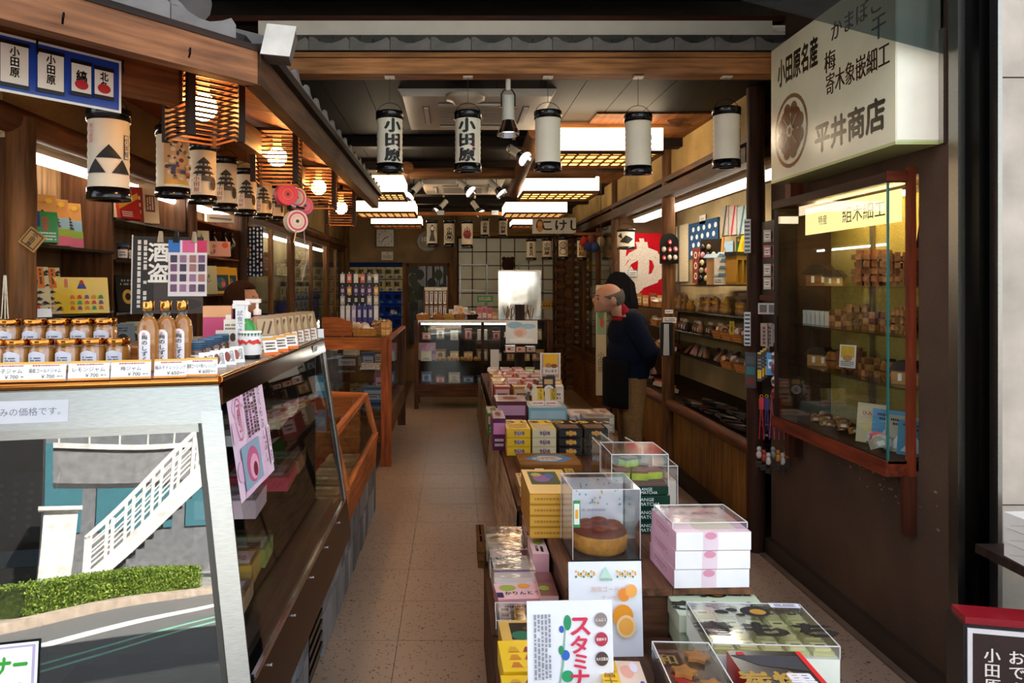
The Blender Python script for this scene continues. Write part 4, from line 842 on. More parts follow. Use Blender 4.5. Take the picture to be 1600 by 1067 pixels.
# second bay
sb('red_snack_pack', 'red and yellow snack pack leaning on the top shelf', 203, 1.88, 4.02, (.12, .03, .17), (0xb83028, 0xb83028), {'front': [('p', [(0, .3), (1, .7), (1, .9), (0, .5)], 0xe0a030), ('l', .1, .05, .6, .25, 3, 0xf0e0d0)]}, 55, 16)
sb('cream_snack_pouch', 'tall cream pouch with brown window of writing on the top shelf', 231, 1.88, 4.3, (.12, .05, .22), (0xd8c8a8, 0xc8b898), {'front': [('r', .3, .3, .8, .75, 0x6a3a2a), ('l', .35, .35, .75, .7, 3, 0xe8d8c0, True)]}, 55, 6, cat='pouch')
sb('red_small_pack', 'small dark red pack behind the cream pouch', 213, 1.88, 4.2, (.08, .03, .2), (0x7a2a20, 0x7a2a20), {'front': [('l', .2, .2, .8, .8, 3, 0xd8b090)]}, 55, 6)
for i, px in enumerate((192, 199)):
    q = Vector((xat(px, 3.98 + i * .08), 3.98 + i * .08, 1.661)); o = thing('shelf_jar', 'small jar with dark blue lid beside the board, %s' % ('outer one', 'inner one')[i], 'jar', q, 0, 'goods on the counter shelves')
    MB(0x6a3a1c).lathe([(.001, 0), (.03, 0), (.03, .07), (.001, .07)], seg=14).build('sauce', 'honey', o); MB(0x2a4a6a).lathe([(.031, .07), (.031, .09), (.001, .09)], seg=14).build('lid', 'plastic', o)
    pr(o, roundface((0, 0, 0), .03, .01, .045, R(-120), R(-20)), [('r', 0, 0, 1, 1, 0xe0d8cc), ('l', .2, .2, .8, .8, 2, 0x504840)], 'label_print')
for i, px in enumerate((200, 222, 240)):
    sb('black_pack', 'black pack with yellow crescent mark on the lower shelf, %s of three' % ord_[i], px, 1.38, 4.05 + i * .2, (.13, .03, .2), (0x14120f, 0x14120f), {'front': [('o', .5, .4, .25, .2, .5, 0xc89a20), ('l', .2, .7, .8, .9, 2, 0x8a8478)]}, 55, 10)
for i, px in enumerate((192, 207, 216)):
    sb('yellow_pouch', 'yellow-green pouch with black brush mark behind the jars, %s' % ('darkest, partly black', 'middle one', 'brightest')[i], px, 1.121, 4.12 + i * .12, (.13, .03, .19), ((0x3a3418, 0x9a8c20, 0xb8a822)[i], 0x8a7c1a), {'front': [('o', .5, .5, .25, .2, .5, INK), ('l', .3, .75, .7, .9, 2, INK)]}, 40, 8, cat='pouch')
# black board of salted fish with its pinned sheet
bd = thing('notice_board', 'black board with big white brush writing and clipped product sheet', 'board', at(262, 490, 3.0), (R(-6), 0, R(14)))
MB(0x1c1614).b(-.135, .135, 0, .012, 0, .315).build('board', 'paper', bd)
MB(0xd8d0c8).b(-.14, -.135, 0, .012, 0, .32).build('edge', 'wood_z', bd)
MB(0x2a1a10).b(-.02, .02, .02, .06, -.11, .1).build('stand', 'wood_z', bd); MB(0x2a1a10).b(-.09, .09, .0, .1, -.118, -.106).build('stand_foot', 'wood_x', bd)
pr(bd, flat((-.135, 0, 0), (1, 0, 0), (0, 0, 1), (0, -1, 0), .27, .315), [('r', .3, .0, 1, .45, 0x3c322e), ('e', .7, .12, .28, .08, 0x2a2220), ('tv', '酒盗', .36, .66, .25, 0xe8e4dc, .03), ('l', .05, .08, .22, .95, 2, 0xd0c8c0, True)])
cs2 = MB(0xddd6d8).b(.0, .15, -.006, -.004, .07, .3).build('product_sheet', 'paper', bd); rr = random.Random(2)
pr(bd, flat((0, -.006, .07), (1, 0, 0), (0, 0, 1), (0, -1, 0), .15, .23), [('r', 0, .78, .3, 1, 0x2a6ab8), ('r', .36, .78, .68, 1, 0xd05a8a), ('r', .74, .78, 1, 1, 0xc02a5a)] + [('r', x, y, x + .17, y + .13, rr.choice((0x6a4a6a, 0x8a6a8a, 0x3a3048, 0x9a6a6a))) for x in (.06, .3, .55, .78) for y in (.08, .26, .44, .6)])
for i, x in enumerate((-.03, .03, .1)): MB(0xb8a890 if i != 1 else 0x2a2624).prism([(x - .012, .29), (x + .012, .29), (x + .006, .335), (x - .006, .335)], -.014, .018).build('clip', 'wood_z' if i != 1 else 'metal', bd)
# third bay
sb('pink_fishcake_box', 'pink box with orange sun and brush writing on the middle shelf', 338, 1.735, 5.45, (.2, .05, .11), (0xe8b0a0, 0xe0a898), {'front': [('e', .8, .75, .12, .2, 0xe05a30), ('tv', 'かま', .4, .5, .3, INK, .02), ('l', .1, .1, .4, .3, 2, 0x303a7a)]}, 35, 8)
sb('pale_leaf_pack', 'pale pack with green and yellow leaves beside the pink box', 316, 1.735, 5.15, (.1, .03, .17), (0xe6e0c8, 0xd8d0b8), {'front': [('p', [(.1, .3), (.5, .9), (.6, .3)], 0x8aa83c), ('p', [(.4, .2), (.9, .6), (.7, .1)], 0xe0c040), ('p', [(0, .05), (.5, .3), (.4, .05)], 0xe08a90)]}, 35, 10)
for i, px in enumerate((333, 350, 361)):
    q = Vector((xat(px, 5.75 + i * .1), 5.75 + i * .1, 1.736)); o = thing('brown_bottle', 'dark brown bottle at the back of the middle shelf, %s' % ord_[i], 'bottle', q, 0, 'goods on the counter shelves')
    MB(0x2a130a).lathe([(.001, 0), (.035, 0), (.035, .13), (.015, .17), (.015, .2), (.001, .2)], seg=14).build('bottle', 'lacquer', o); MB(0x1a0c08).lathe([(.017, .19), (.017, .215), (.001, .215)], seg=12).build('cap', 'plastic', o)
sb('fern_script_box', 'pale green box with a column of brush script on the lower shelf', 321, 1.46, 5.15, (.16, .04, .2), (0xb8b488, 0xa8a478), {'front': [('tv', 'たたみいわし', .3, .5, .14, INK, .02), ('tv', 'まい', .65, .55, .15, INK, .02)]}, 35, 10)
for i, px in enumerate((342, 355)): sb('yellow_picture_box', 'golden box with dark flower picture on the lower shelf, %s' % ('front one', 'rear one')[i], px, 1.46, 5.45 + i * .25, (.15, .05, .2), (0xd8a41c, 0xc89418), {'front': [('r', .3, .1, .95, .7, 0x1a2a3a), ('e', .6, .4, .2, .2, 0x3a7a3a), ('e', .7, .35, .1, .1, 0xd84a6a), ('e', .5, .5, .1, .1, 0x2a4aa8)]}, 35, 8)
sb('long_white_carton', 'long white carton with a drawing on the top shelf', 343, 1.98, 5.4, (.2, .05, .06), (0xd0c8b8, 0xc0b8a8), {'front': [('p', [(.1, .4), (.9, .3), (.9, .5), (.1, .6)], 0x6a6a70)]}, 35, 0)
# white twine and tags at the log post
m = MB(0xe0d4bc)
for dx in (-.012, .0, .01): m.tube([at(8, 430, 2.72) + Vector((dx * .3, 0, 0)), at(8, 490, 2.72) + Vector((dx, 0, 0)), at(8, 512, 2.72) + Vector((dx * 1.6, 0, 0))], .0025, 5)
o = m.build('twine_loop', 'fabric'); tag(o, 'loop of pale twine hanging beside the log post', 'twine')
o = card('wooden_charm', 'wooden plaque with black seal script hung on the log post', at(40, 386, 2.858), .07, .075, 0xb88a4a, [('r', .08, .08, .92, .92, 0x3a2414), ('r', .14, .14, .86, .86, 0xa87a3a), ('tv', '小田原', .5, .5, .26, 0x241408, .03)], R(10), cat='plaque', material='wood_z', t=.008); o.rotation_euler = (0, R(38), R(10))
# navy patterned cloth on the far post
cl = MB(0x1c2848).b(-.09, .09, 0, .004, 0, .42).build('patterned_cloth', 'fabric', None, at(394, 432, 6.25), R(10)); tag(cl, 'navy cloth with white leaf pattern hanging past the dark post', 'cloth')
rr = random.Random(12); pr(cl, flat((-.09, 0, 0), (1, 0, 0), (0, 0, 1), (0, -1, 0), .18, .42), [('e', (k % 6 + .5) / 6, (k // 6 + .5) / 12 + rr.uniform(-.02, .02), .05, .03, 0xd8d8d0, 6) for k in range(72)] + [('r', .0, .35, .4, .62, 0x6a3a1c)] + [('e', .1 + .1 * (k % 3), .4 + .05 * (k // 3), .04, .018, 0xd0a060, 6) for k in range(12)], 'print', 'fabric')
# ================================================================ LEFT: WOODEN SLOPED CASE
wc = thing('sloped_case', 'low orange wooden case with sloping glass next to the chilled counter', 'case', (-.85, 4.1, .36))
def wl(x, y, z): return Vector((x + .85, y - 4.1, z - .36))
W1 = 0xa85a26
for y in (3.5, 4.78):
    MB(W1).bar(wl(-.503, y, .56), wl(-.565, y, .815), .035, .035).build('slanted_stile', 'wood_z', wc); MB(W1).bar(wl(-.565, y, .815), wl(-1.0, y, .83), .035, .035).build('top_stile', 'wood_x', wc)
MB(W1).bar(wl(-.503, 3.5, .56), wl(-.503, 4.8, .56), .035, .035).build('front_rail', 'wood_y', wc)
MB(W1).bar(wl(-.565, 3.5, .815), wl(-.565, 4.8, .815), .03, .03).build('upper_rail', 'wood_y', wc)
MB(0x9a5020).sheet(wl(-.5, 3.48, .38), wl(-.5, 4.8, .38), wl(-.49, 4.8, .56), wl(-.49, 3.48, .56), .02).build('apron', 'wood_y', wc)
MB(0xffffff).sheet(wl(-.503, 3.52, .58), wl(-.503, 4.76, .58), wl(-.562, 4.76, .81), wl(-.562, 3.52, .81), .004).build('glass', 'glass', wc)
MB(0xffffff).b(-.15, .27, -.58, .66, .46, .464).build('glass_top', 'glass', wc)
MB(0x8a2a2a).b(-.35, .33, -.58, .66, .04, .07).build('red_lining', 'fabric', wc)
MB(0xb8682e).b(-.3, .25, .64, .70, 0, .46).build('end_board', 'wood_x', wc)
MB(0xb8682e).b(-.35, -.05, -.6, .68, .46, .50).build('shelf_top', 'wood_y', wc)
for i, (y, c) in enumerate(((3.65, 0x9aa070), (3.85, 0xb0a880), (4.05, 0x8a9060), (4.25, 0xc0b898), (4.45, 0xa8a078), (4.62, 0xd8d0b8))):
    pbox('cellophane_pack', 'flat cellophane seaweed pack in the sloped case, %s from the chilled counter' % ord_[i], (-.68, y, .431), (.2, .15, .03), (c, mixc(c, 0xffffff, .25)), {'top': [('r', .1, .1, .9, .6, mixc(c, 0x2a3010, .5)), ('r', .3, .65, .7, .9, 0xe8e4d8), ('l', .33, .68, .67, .88, 2, 0x8a3a30)]}, R(rr.uniform(-8, 8)), 'packs in the sloped case', 'pack')
q = (-.79, 4.05, .861); pbox('blue_tin', 'blue tin standing on the sloped case', (-.80, 4.42, .861), (.09, .06, .13), (0x3a8ab0, 0x2a5a7a), {'front': [('r', .1, .3, .9, .7, 0x8ac4d8)]}, R(8), None, 'tin')
pbox('wooden_tray_box', 'small orange wooden tray box behind the chilled counter end', (-.86, 4.05, .861), (.15, .35, .07), (0xb8622a, 0x6a3818), {}, R(4), None, 'box', 'wood_y')
# ================================================================ LEFT: TALL GLASS CABINET WITH ORANGE POSTS
gc = thing('glass_cabinet', 'tall glass cabinet with orange wooden posts beside the aisle', 'cabinet', (-1.08, 7.2, 0))
def gl(x, y, z): return Vector((x + 1.08, y - 7.2, z))
W2 = 0x9a4c20
for x, y in ((-.565, 6.28), (-1.6, 6.28), (-.565, 8.15), (-1.6, 8.15)): MB(W2 if y < 7 else 0x4a2c1a).b(gl(x - .042, 0, 0).x, gl(x + .042, 0, 0).x, gl(0, y - .035, 0).y, gl(0, y + .035, 0).y, 0, 1.08).build('post', 'wood_z', gc)
MB(0xb0602a).b(-.55, .472, -.955, -.89, .985, 1.085).build('top_rail', 'wood_x', gc)
MB(0x8a5028).b(.47, .555, -.9, .98, 1.06, 1.085).build('side_rail', 'wood_y', gc); MB(0x5a3a22).b(.48, .55, -.9, .96, .26, .44).build('side_apron', 'wood_y', gc); MB(0x5a3a22).b(-.5, .5, -.94, -.9, .2, .4).build('front_apron', 'wood_x', gc)
MB(0xffffff).b(.51, .516, -.88, .92, .44, 1.06).build('side_glass', 'glass', gc); MB(0xffffff).b(-.5, .5, -.93, -.924, .4, .985).build('front_glass', 'glass', gc); MB(0xffffff).b(-.52, .52, -.9, .95, 1.086, 1.092).build('glass_top', 'glass', gc)
for z in (.46, .78): MB(0x8a9a9a).b(-.5, .5, -.88, .9, z, z + .008).build('glass_shelf', 'glass', gc)
MB(0x6a4428).b(-.5, .5, -.9, .92, .42, .45).build('deck', 'wood_y', gc)
gg = [(-.95, 6.7, .79, .2, .12, .1, 0x5a3420, 'brown lacquer box'), (-.75, 6.6, .79, .12, .1, .14, 0x2a5a8a, 'blue cloth doll box'), (-.7, 7.0, .79, .14, .1, .12, 0x8a5a30, 'amber wooden box'), (-1.0, 7.3, .79, .15, .1, .1, 0xd8d0c0, 'pale carton'), (-.72, 6.75, .47, .22, .12, .14, 0x4a6a9a, 'blue checked carton'), (-.7, 7.3, .47, .14, .12, .2, 0xb06a8a, 'lilac picture box'), (-.68, 7.7, .47, .1, .2, .12, 0x3a5a9a, 'blue white flecked box'), (-.68, 7.6, .79, .02, .22, .2, 0xb088b0, 'purple blossom picture'), (-1.2, 6.6, .47, .2, .2, .12, 0x6a5a48, 'grey carton')]
for x, y, z, a, b, h, c, lb in gg: pbox('cabinet_box', lb + ' inside the cabinet with orange posts', (x, y, z), (a, b, h), (c, mixc(c, 0xffffff, .2)), {'front': [('r', .12, .2, .88, .8, mixc(c, 0xffffff, .35)), ('l', .2, .3, .8, .6, 2, 0x3a2a2a)], 'right': [('r', .1, .1, .9, .9, mixc(c, 0xffffff, .3)), ('e', .5, .5, .2, .3, mixc(c, 0x000000, .3))]}, 0, 'boxes inside the cabinet with orange posts')
card('price_leaflet', 'tilted leaflet with red border lying in the glass cabinet', (-.72, 6.42, .80), .17, .11, 0xe0d8d0, [('o', .5, .5, .5, .5, .1, 0xb84040), ('l', .15, .2, .85, .8, 4, 0x8a5050)], 0, R(65))
# goods on the cabinet top
def basket(label, q, w_, d_, h, c=0xb07a3a, group=None, fill=None, rz=0):
    o = thing('woven_basket', label, 'basket', q, rz, group); m = MB(c)
    for z0, z1, k in ((0, h * .3, .88), (h * .3, h * .65, .94), (h * .65, h, 1.0)):
        a, b = w_ / 2 * k, d_ / 2 * k
        for s in (-1, 1): m.b(-a, a, s * b - .004, s * b + .004, z0, z1 - .003).b(s * a - .004, s * a + .004, -b, b, z0, z1 - .003)
    m.b(-w_ * .44, w_ * .44, -d_ * .44, d_ * .44, 0, .004); m.build('weave', 'basket', o)
    r = MB(mixc(c, 0x000000, .25)); a, b = w_ / 2, d_ / 2
    for s in (-1, 1): r.b(-a - .004, a + .004, s * b - .006, s * b + .006, h - .004, h + .004).b(s * a - .006, s * a + .006, -b, b, h - .004, h + .004)
    r.build('rim', 'basket', o); return o
def filler(label, q, w_, d_, n, cols, s=.03, cat='trinket', name='trinket', group=None, lift=0.0, long=1.0, material='gloss'):
    """n small wrapped things heaped at q; each is an object of its own"""
    rr_ = random.Random(int(q[0] * 1000 + q[1] * 77 + n))
    ys = sorted(rr_.uniform(-.42, .42) * d_ for _ in range(n))
    for i in range(n):
        c = rr_.choice(cols); k = s * rr_.uniform(.75, 1.2); x, y = rr_.uniform(-.42, .42) * w_, ys[i]
        m = MB(jit(c, .15)); a = k * long
        m.prism([(-a / 2, 0), (a / 2, 0), (a * .42, k * .55), (0, k * .75), (-a * .42, k * .55)], -k * .3, k * .3); m.b(-a * .25, a * .25, -k * .31, -k * .3, k * .1, k * .4, mixc(c, 0xffffff, .5))
        o = m.build(name, material, None, (q[0] + x, q[1] + y, q[2] + lift + rr_.uniform(0, .6) * s), (rr_.uniform(-.5, .3), rr_.uniform(-.3, .3), rr_.uniform(-1, 1)))
        tag(o, label + ', ' + names[i] + ' from the street', cat, group or label)
zc = 1.093
MB(0xb05a26)
o = MB(0xb0602c).prism([(-.16, 0), (.1, 0), (.1, .12), (.05, .13), (-.02, .16), (-.16, .16)], 0, .02).build('divider_board', 'wood_x', None, (-.97, 6.4, zc)); tag(o, 'curved orange board at the front of the cabinet top', 'board')
basket('shallow cane basket on the cabinet with orange posts', (-.76, 6.42, zc), .2, .14, .06); filler('wrapped trinket in the cane basket on the orange cabinet', (-.76, 6.42, zc + .03), .18, .12, 9, (0xd8b888, 0xe8dcc8, 0xb07840), .045)
for i, (x, y, c) in enumerate(((-.66, 6.55, 0xc08a4a), (-.61, 6.7, 0xb0783a), (-.60, 6.5, 0xd0a060), (-.7, 6.8, 0xa86a30), (-.62, 6.95, 0xc89a5a))): pbox('wooden_puzzle_box', 'small pale wooden puzzle box on the orange cabinet, %s' % ord_[i], (x, y, zc), (.075, .06, .07 + .02 * (i % 3)), (c, mixc(c, 0xffffff, .2)), {'front': [('r', 0, .45, 1, .5, 0x6a4420), ('r', .48, 0, .52, 1, 0x6a4420)]}, R(10 * i), 'puzzle boxes on the orange cabinet', 'box', 'wood_x')
filler('little wooden toy heaped on the orange cabinet top', (-.64, 6.72, zc + .08), .2, .35, 16, (0xc89a60, 0xe0c090, 0x8a5a30, 0xb07840), .035, material='wood_x')
filler('clear bagged craft standing on the orange cabinet', (-.9, 6.75, zc), .25, .5, 18, (0xc8b8a8, 0xa88868, 0xd8d0c8, 0x8a6a58), .08)
# revolving rack of straps behind
rk = thing('accessory_rack', 'black pegboard rack hung with phone straps and key rings', 'rack', (-.95, 7.55, zc))
MB(0x100e0e).b(-.2, .2, 0, .02, .0, .56).build('pegboard', 'plastic', rk); MB(0x100e0e).b(-.06, .06, -.04, .1, -.0, .02).build('foot', 'plastic', rk)
for i, x in enumerate((.02, .15)): MB(0xd8a820).b(x - .03, x + .03, -.006, 0, .515, .55).build('header_tag', 'paper', rk)
rr = random.Random(31)
for r_, (z, cols, hh, n) in enumerate(((.46, (0xd8d4cc, 0x8a8a90, 0xb0a898, 0xd06a50), .09, 6), (.34, (0xd8a030, 0x6a3a8a, 0x2a2428, 0xb84a30), .08, 6), (.24, (0x2a2428, 0x8a3a2a, 0xb8b0a8), .09, 6), (.06, (0x4a4a9a, 0xb8a8d0, 0x6a5aa0, 0xd8d0d8), .17, 7))):
    for k in range(n):
        x = -.17 + k * .34 / (n - 1); c = rr.choice(cols)
        o = MB(jit(c)).b(-.022, .022, -.012, -.004, 0, hh).b(-.014, .014, -.014, -.012, hh * .3, hh * .75, mixc(c, 0xffffff, .5)).b(-.004, .004, -.014, -.008, hh, hh + .02, 0xc0c0c0).build('phone_strap', 'gloss', None, (-.95 + x, 7.53, zc + z)); tag(o, 'packaged strap on the black pegboard, %s row, %s from the post' % (('top', 'second', 'third', 'bottom')[r_], ('first', 'second', 'third', 'fourth', 'fifth', 'sixth', 'seventh')[k]), 'strap', 'straps on the black pegboard')
# ================================================================ LEFT WALL: GLAZED CUPBOARD
gd = thing('wall_cupboard', 'glazed timber wall cupboard with sliding panes beyond the counter', 'cupboard', (-1.85, 9.0, .4))
for z in (1.62, 1.36, 1.12): MB(0xb8c4c4).b(-.18, .08, -2.7, 2.7, z - .4, z - .39).build('glass_shelf', 'glass', gd)
MB(0x5a371c).b(.08, .13, -2.75, 2.8, 1.66, 1.76).build('top_rail', 'wood_y', gd); MB(0x5a371c).b(.08, .13, -2.75, 2.8, .0, .1).build('bottom_rail', 'wood_y', gd)
for y in (-2.72, -1.9, -.95, .1, 1.15, 2.0, 2.75): MB(0x6a4424).b(.085, .125, y - .025, y + .025, .1, 1.66).build('stile', 'wood_z', gd)
for y in (-2.3, -1.43, -.43, .62, 1.57, 2.37): MB(0xffffff).b(.10, .105, y - .38, y + .38, .1, 1.66).build('pane', 'glass', gd)
tb = thing('cupboard_light', 'bright tube light inside the glazed wall cupboard', 'lamp', (-1.9, 8.6, 2.03)); MB((1.0, .93, .8)).cyl((0, -2.2, 0), (0, 2.2, 0), .015, .015, 10).build('tube', 'emit_16', tb); MB(0xd8d0c0).b(-.03, .03, -2.3, 2.3, .016, .04).build('batten', 'plastic', tb)
for i, (y, z, a, h, c) in enumerate(((7.0, 1.63, .2, .16, 0x7a4a24), (7.35, 1.63, .2, .22, 0x8a5630), (7.0, 1.37, .1, .06, 0x8a5020), (6.9, 1.13, .2, .12, 0x2a3a6a), (7.3, 1.13, .2, .1, 0x5a3420), (7.6, 1.13, .2, .12, 0x34508a), (8.4, 1.63, .3, .14, 0xb0a080), (8.8, 1.63, .3, .2, 0x8a7250), (9.4, 1.63, .3, .16, 0xc0b090))):
    pbox('craft_box', 'craft box in the glazed wall cupboard, %s along it from the counter' % ('first', 'second', 'third', 'fourth', 'fifth', 'sixth', 'seventh', 'eighth', 'ninth')[i], (-1.9, y, z + .001), (.12, a, h), (c, mixc(c, 0xffffff, .2)), {'right': [('r', .1, .2, .9, .8, mixc(c, 0xffffff, .25)), ('l', .2, .3, .8, .7, 3, 0x3a2818)]}, 0, 'craft boxes in the glazed wall cupboard', 'box', 'wood_y')
# fish-name tea cloths hung as a wall panel (near cupboard end and back wall)
def fishcloth(label, loc, rz, wd_, ht, nx, ny, foot):
    o = MB(0xc8b88c).b(-wd_ / 2, wd_ / 2, 0, .006, 0, ht).build('fish_cloth', 'fabric', None, loc, rz); tag(o, label, 'cloth'); s = [('r', 0, .93, 1, 1, 0x1a2c5a)]; rr_ = random.Random(nx)
    for i in range(nx):
        for j in range(ny):
            x, y = i / nx, .0 + j / ny * .93; s += [('r', x, y, x + .008, y + .93 / ny, 0x20242c), ('r', x, y, x + 1 / nx, y + .012, 0x20242c), ('t', rr_.choice('鮪鯛鰹鯖鰯鮭鱒鯵鰻鱈'), x + .35 / nx, y + .6 / ny, .38 / ny, INK, .02), ('p', [(x + .3 / nx, y + .2 / ny), (x + .6 / nx, y + .32 / ny), (x + .9 / nx, y + .2 / ny), (x + .6 / nx, y + .1 / ny)], 0x4a6a94)]
    pr(o, flat((-wd_ / 2, 0, 0), (1, 0, 0), (0, 0, 1), (0, -1, 0), wd_, ht), s, 'print', 'fabric'); return o
fishcloth('cream cloth of fish names in a grid on the back wall', (xat(588, 11.9), 11.9, .82), 0, .86, 1.08, 6, 5, 1)
fishcloth('cream cloth of fish names behind the cupboard glass', (-2.0, 9.6, .82), R(90), 2.0, .75, 8, 4, 1)

# ================================================================ BACK WALL
dB = 11.9
def bp(px, py, d=dB): return at(px, py, d)
wn = struct(MB(0x2a1a10).b(xat(712, dB), xat(872, dB), dB + .02, dB + .06, .55, zat(368, dB)).build('window_1', 'wood_x'), 'white paper grid window across the back wall')
xs = [xat(716 + 22 * i, dB) for i in range(8)]; zs = [zat(372 + 21.5 * j, dB) for j in range(9)]
pn = None
for i in range(7):
    for j in range(8):
        MB(0xd8d8c4).b(xs[i] + .008, xs[i + 1] - .008, dB, dB + .018, zs[j + 1] + .008, zs[j] - .008).build('pane', 'paper', wn)
for x in xs: MB(0x4a3020).b(x - .008, x + .008, dB - .008, dB + .012, zs[-1], zs[0]).build('muntin', 'wood_z', wn)
for z in zs: MB(0x4a3020).b(xs[0], xs[-1], dB - .008, dB + .012, z - .008, z + .008).build('muntin', 'wood_x', wn)
MB(0x9a6a30).b(xat(700, dB), xat(885, dB), dB - .05, dB + .0, zat(369, dB), zat(362, dB)).build('head_rail', 'wood_x', wn)
struct(MB(0x6a4422).b(xat(703, dB), xat(714, dB), dB - .06, dB + .02, 0, ZC).build('trim_3', 'wood_z'), 'brown timber post between the painting and the grid window')
struct(MB(0x6a4422).b(xat(629, dB), xat(634, dB), dB - .04, dB + .02, 0, zat(410, dB)).build('trim_6', 'wood_z'), 'thin timber post beside the dark painting')
# bright work light behind the paper window: daylight from the rear room is not visible, the window is plain paper
# grey shelf frames standing before the window
fr = thing('wire_shelf', 'grey wire shelf frame standing before the grid window', 'shelf', (xat(800, 11.2), 11.2, .5))
for x0, x1 in ((-.78, -.38), (.1, .64)):
    for x in (x0, x1): MB(0x77777a).b(x - .008, x + .008, -.008, .008, -.5, 1.35).build('upright', 'metal', fr)
    for z in (.05, .42, .68, .96, 1.34): MB(0x77777a).b(x0, x1, -.008, .008, z - .006, z + .006).build('rail', 'metal', fr)
MB(0x88888a).b(.1, .64, -.1, -.008, .674, .682).build('shelf_board', 'metal', fr)
for i in range(5): pbox('yellow_tea_box', 'yellow box with dark dot on the wire shelf, %s of five' % ord_[i], (xat(849 + i * 4.3, 11.18), 11.13, 1.187), (.04, .05, .11), (0xd8a020, 0xd8a020), {'front': [('e', .5, .35, .3, .15, INK), ('l', .2, .6, .8, .9, 2, INK)]}, 0, 'yellow boxes on the wire shelf')
# dark painting of a forest path
pt = thing('forest_painting', 'dark painting of a forest path leaning in the doorway', 'painting', (xat(669, dB), dB - .03, .62))
wP, hP = xat(702, dB) - xat(636, dB), zat(416, dB) - .62
MB(0x0f0e0a).b(-wP / 2, wP / 2, 0, .03, 0, hP).build('canvas', 'gloss', pt)
for s in (-1, 1): MB(0x5a3418).b(s * wP / 2 - .03, s * wP / 2 + .03, -.02, .03, -.05, hP + .05).build('frame_side', 'wood_z', pt)
MB(0x5a3418).b(-wP / 2, wP / 2, -.02, .03, hP, hP + .05).build('frame_top', 'wood_x', pt)
rr = random.Random(5); s = [('p', [(.45, 0), (.7, 0), (.62, .5), (.55, .62)], 0x4a4428), ('e', .58, .66, .1, .14, 0xb0a878)]
s += [('r', x, .1, x + rr.uniform(.015, .04), 1, rr.choice((0x1a140c, 0x241a10))) for x in [rr.random() * .95 for _ in range(14)]] + [('e', rr.random(), rr.uniform(.45, 1), .1, .07, rr.choice((0x1a2410, 0x2a3416, 0x121a0c))) for _ in range(24)]
pr(pt, flat((-wP / 2, 0, 0), (1, 0, 0), (0, 0, 1), (0, -1, 0), wP, hP), s)
# clocks and certificate
ck = thing('square_clock', 'white square wall clock with black rim', 'clock', bp(602, 372, 11.95)); r = .155
MB(0x1a1614).b(-r, r, -.03, .03, -r, r).build('case', 'plastic', ck)
s = [('r', .06, .06, .94, .94, 0xe0dcd4)]
for h in range(1, 13): a = R(90 - 30 * h); s.append(('t', str(h), .5 + .36 * math.cos(a), .5 + .36 * math.sin(a), .1, INK, .01))
s += [('p', [(.5, .48), (.5, .53), (.70, .60), (.71, .57)], INK), ('p', [(.52, .5), (.48, .52), (.28, .28), (.3, .26)], INK)]
pr(ck, flat((-r, -.03, -r), (1, 0, 0), (0, 0, 1), (0, -1, 0), 2 * r, 2 * r), s, 'dial_print')
ck = thing('round_clock', 'round black clock with pale ring and white ten, behind a lantern', 'clock', bp(668, 377, 11.92)); r = .165
MB(0x14110f).cyl((0, 0, 0), (0, .05, 0), r, r, 32).build('case', 'plastic', ck)
pr(ck, flat((-r, 0, -r), (1, 0, 0), (0, 0, 1), (0, -1, 0), 2 * r, 2 * r), [('o', .5, .5, .40, .40, .08, 0xc89a50), ('e', .5, .5, .33, .33, 0x8a827a), ('t', '10', .35, .6, .22, 0xf0ece4, .03), ('p', [(.5, .5), (.53, .52), (.52, .8), (.49, .8)], INK)], 'dial_print')
card('certificate', 'small framed certificate under the square clock', bp(605, 407, 11.95), .2, .15, 0x8a7a60, [('r', .05, .06, .95, .94, 0xd8ccb4), ('p', [(.4, .7), (.6, .85), (.55, .7)], INK), ('l', .15, .2, .85, .6, 3, 0x6a6050)], cat='certificate', t=.015)
# blue cloth and noren with white wave
def bluecloth(label, p, w_, h, rz=0):
    o = MB(0x16389a).b(-w_ / 2, w_ / 2, 0, .006, 0, h).build('blue_cloth', 'fabric', None, p, rz); tag(o, label, 'cloth')
    pr(o, flat((-w_ / 2, 0, 0), (1, 0, 0), (0, 0, 1), (0, -1, 0), w_, h), [('p', [(.02, .02), (.1, .25), (.25, .33), (.4, .25), (.48, .02), (.38, .02), (.32, .17), (.25, .22), (.17, .17), (.12, .02)], 0xd8d8d4), ('r', .66, .38, .86, .5, 0xd0d0d0)], 'print', 'fabric')
bluecloth('blue cloth with white wave hanging on the fish-name cloth', (xat(602, 11.888), 11.888, .85), .52, .58)
bluecloth('blue shop curtain with white wave mirrored beside the cupboard', (-1.98, 8.7, .75), .7, .6, R(90))
# wide white sign at the far end
sg = card('wide_sign', 'white wooden sign with brush kana and a round doll emblem', at(866, 365, 9.55), .56, .205, 0xcfc8bc, [('t', 'こけし', .66, .52, .62, INK, .03, 1.15), ('e', .17, .5, .09, .4, 0x2a1a12), ('e', .17, .58, .06, .22, 0xd89040), ('e', .17, .3, .07, .18, 0xc87a30)], cat='sign', t=.02)
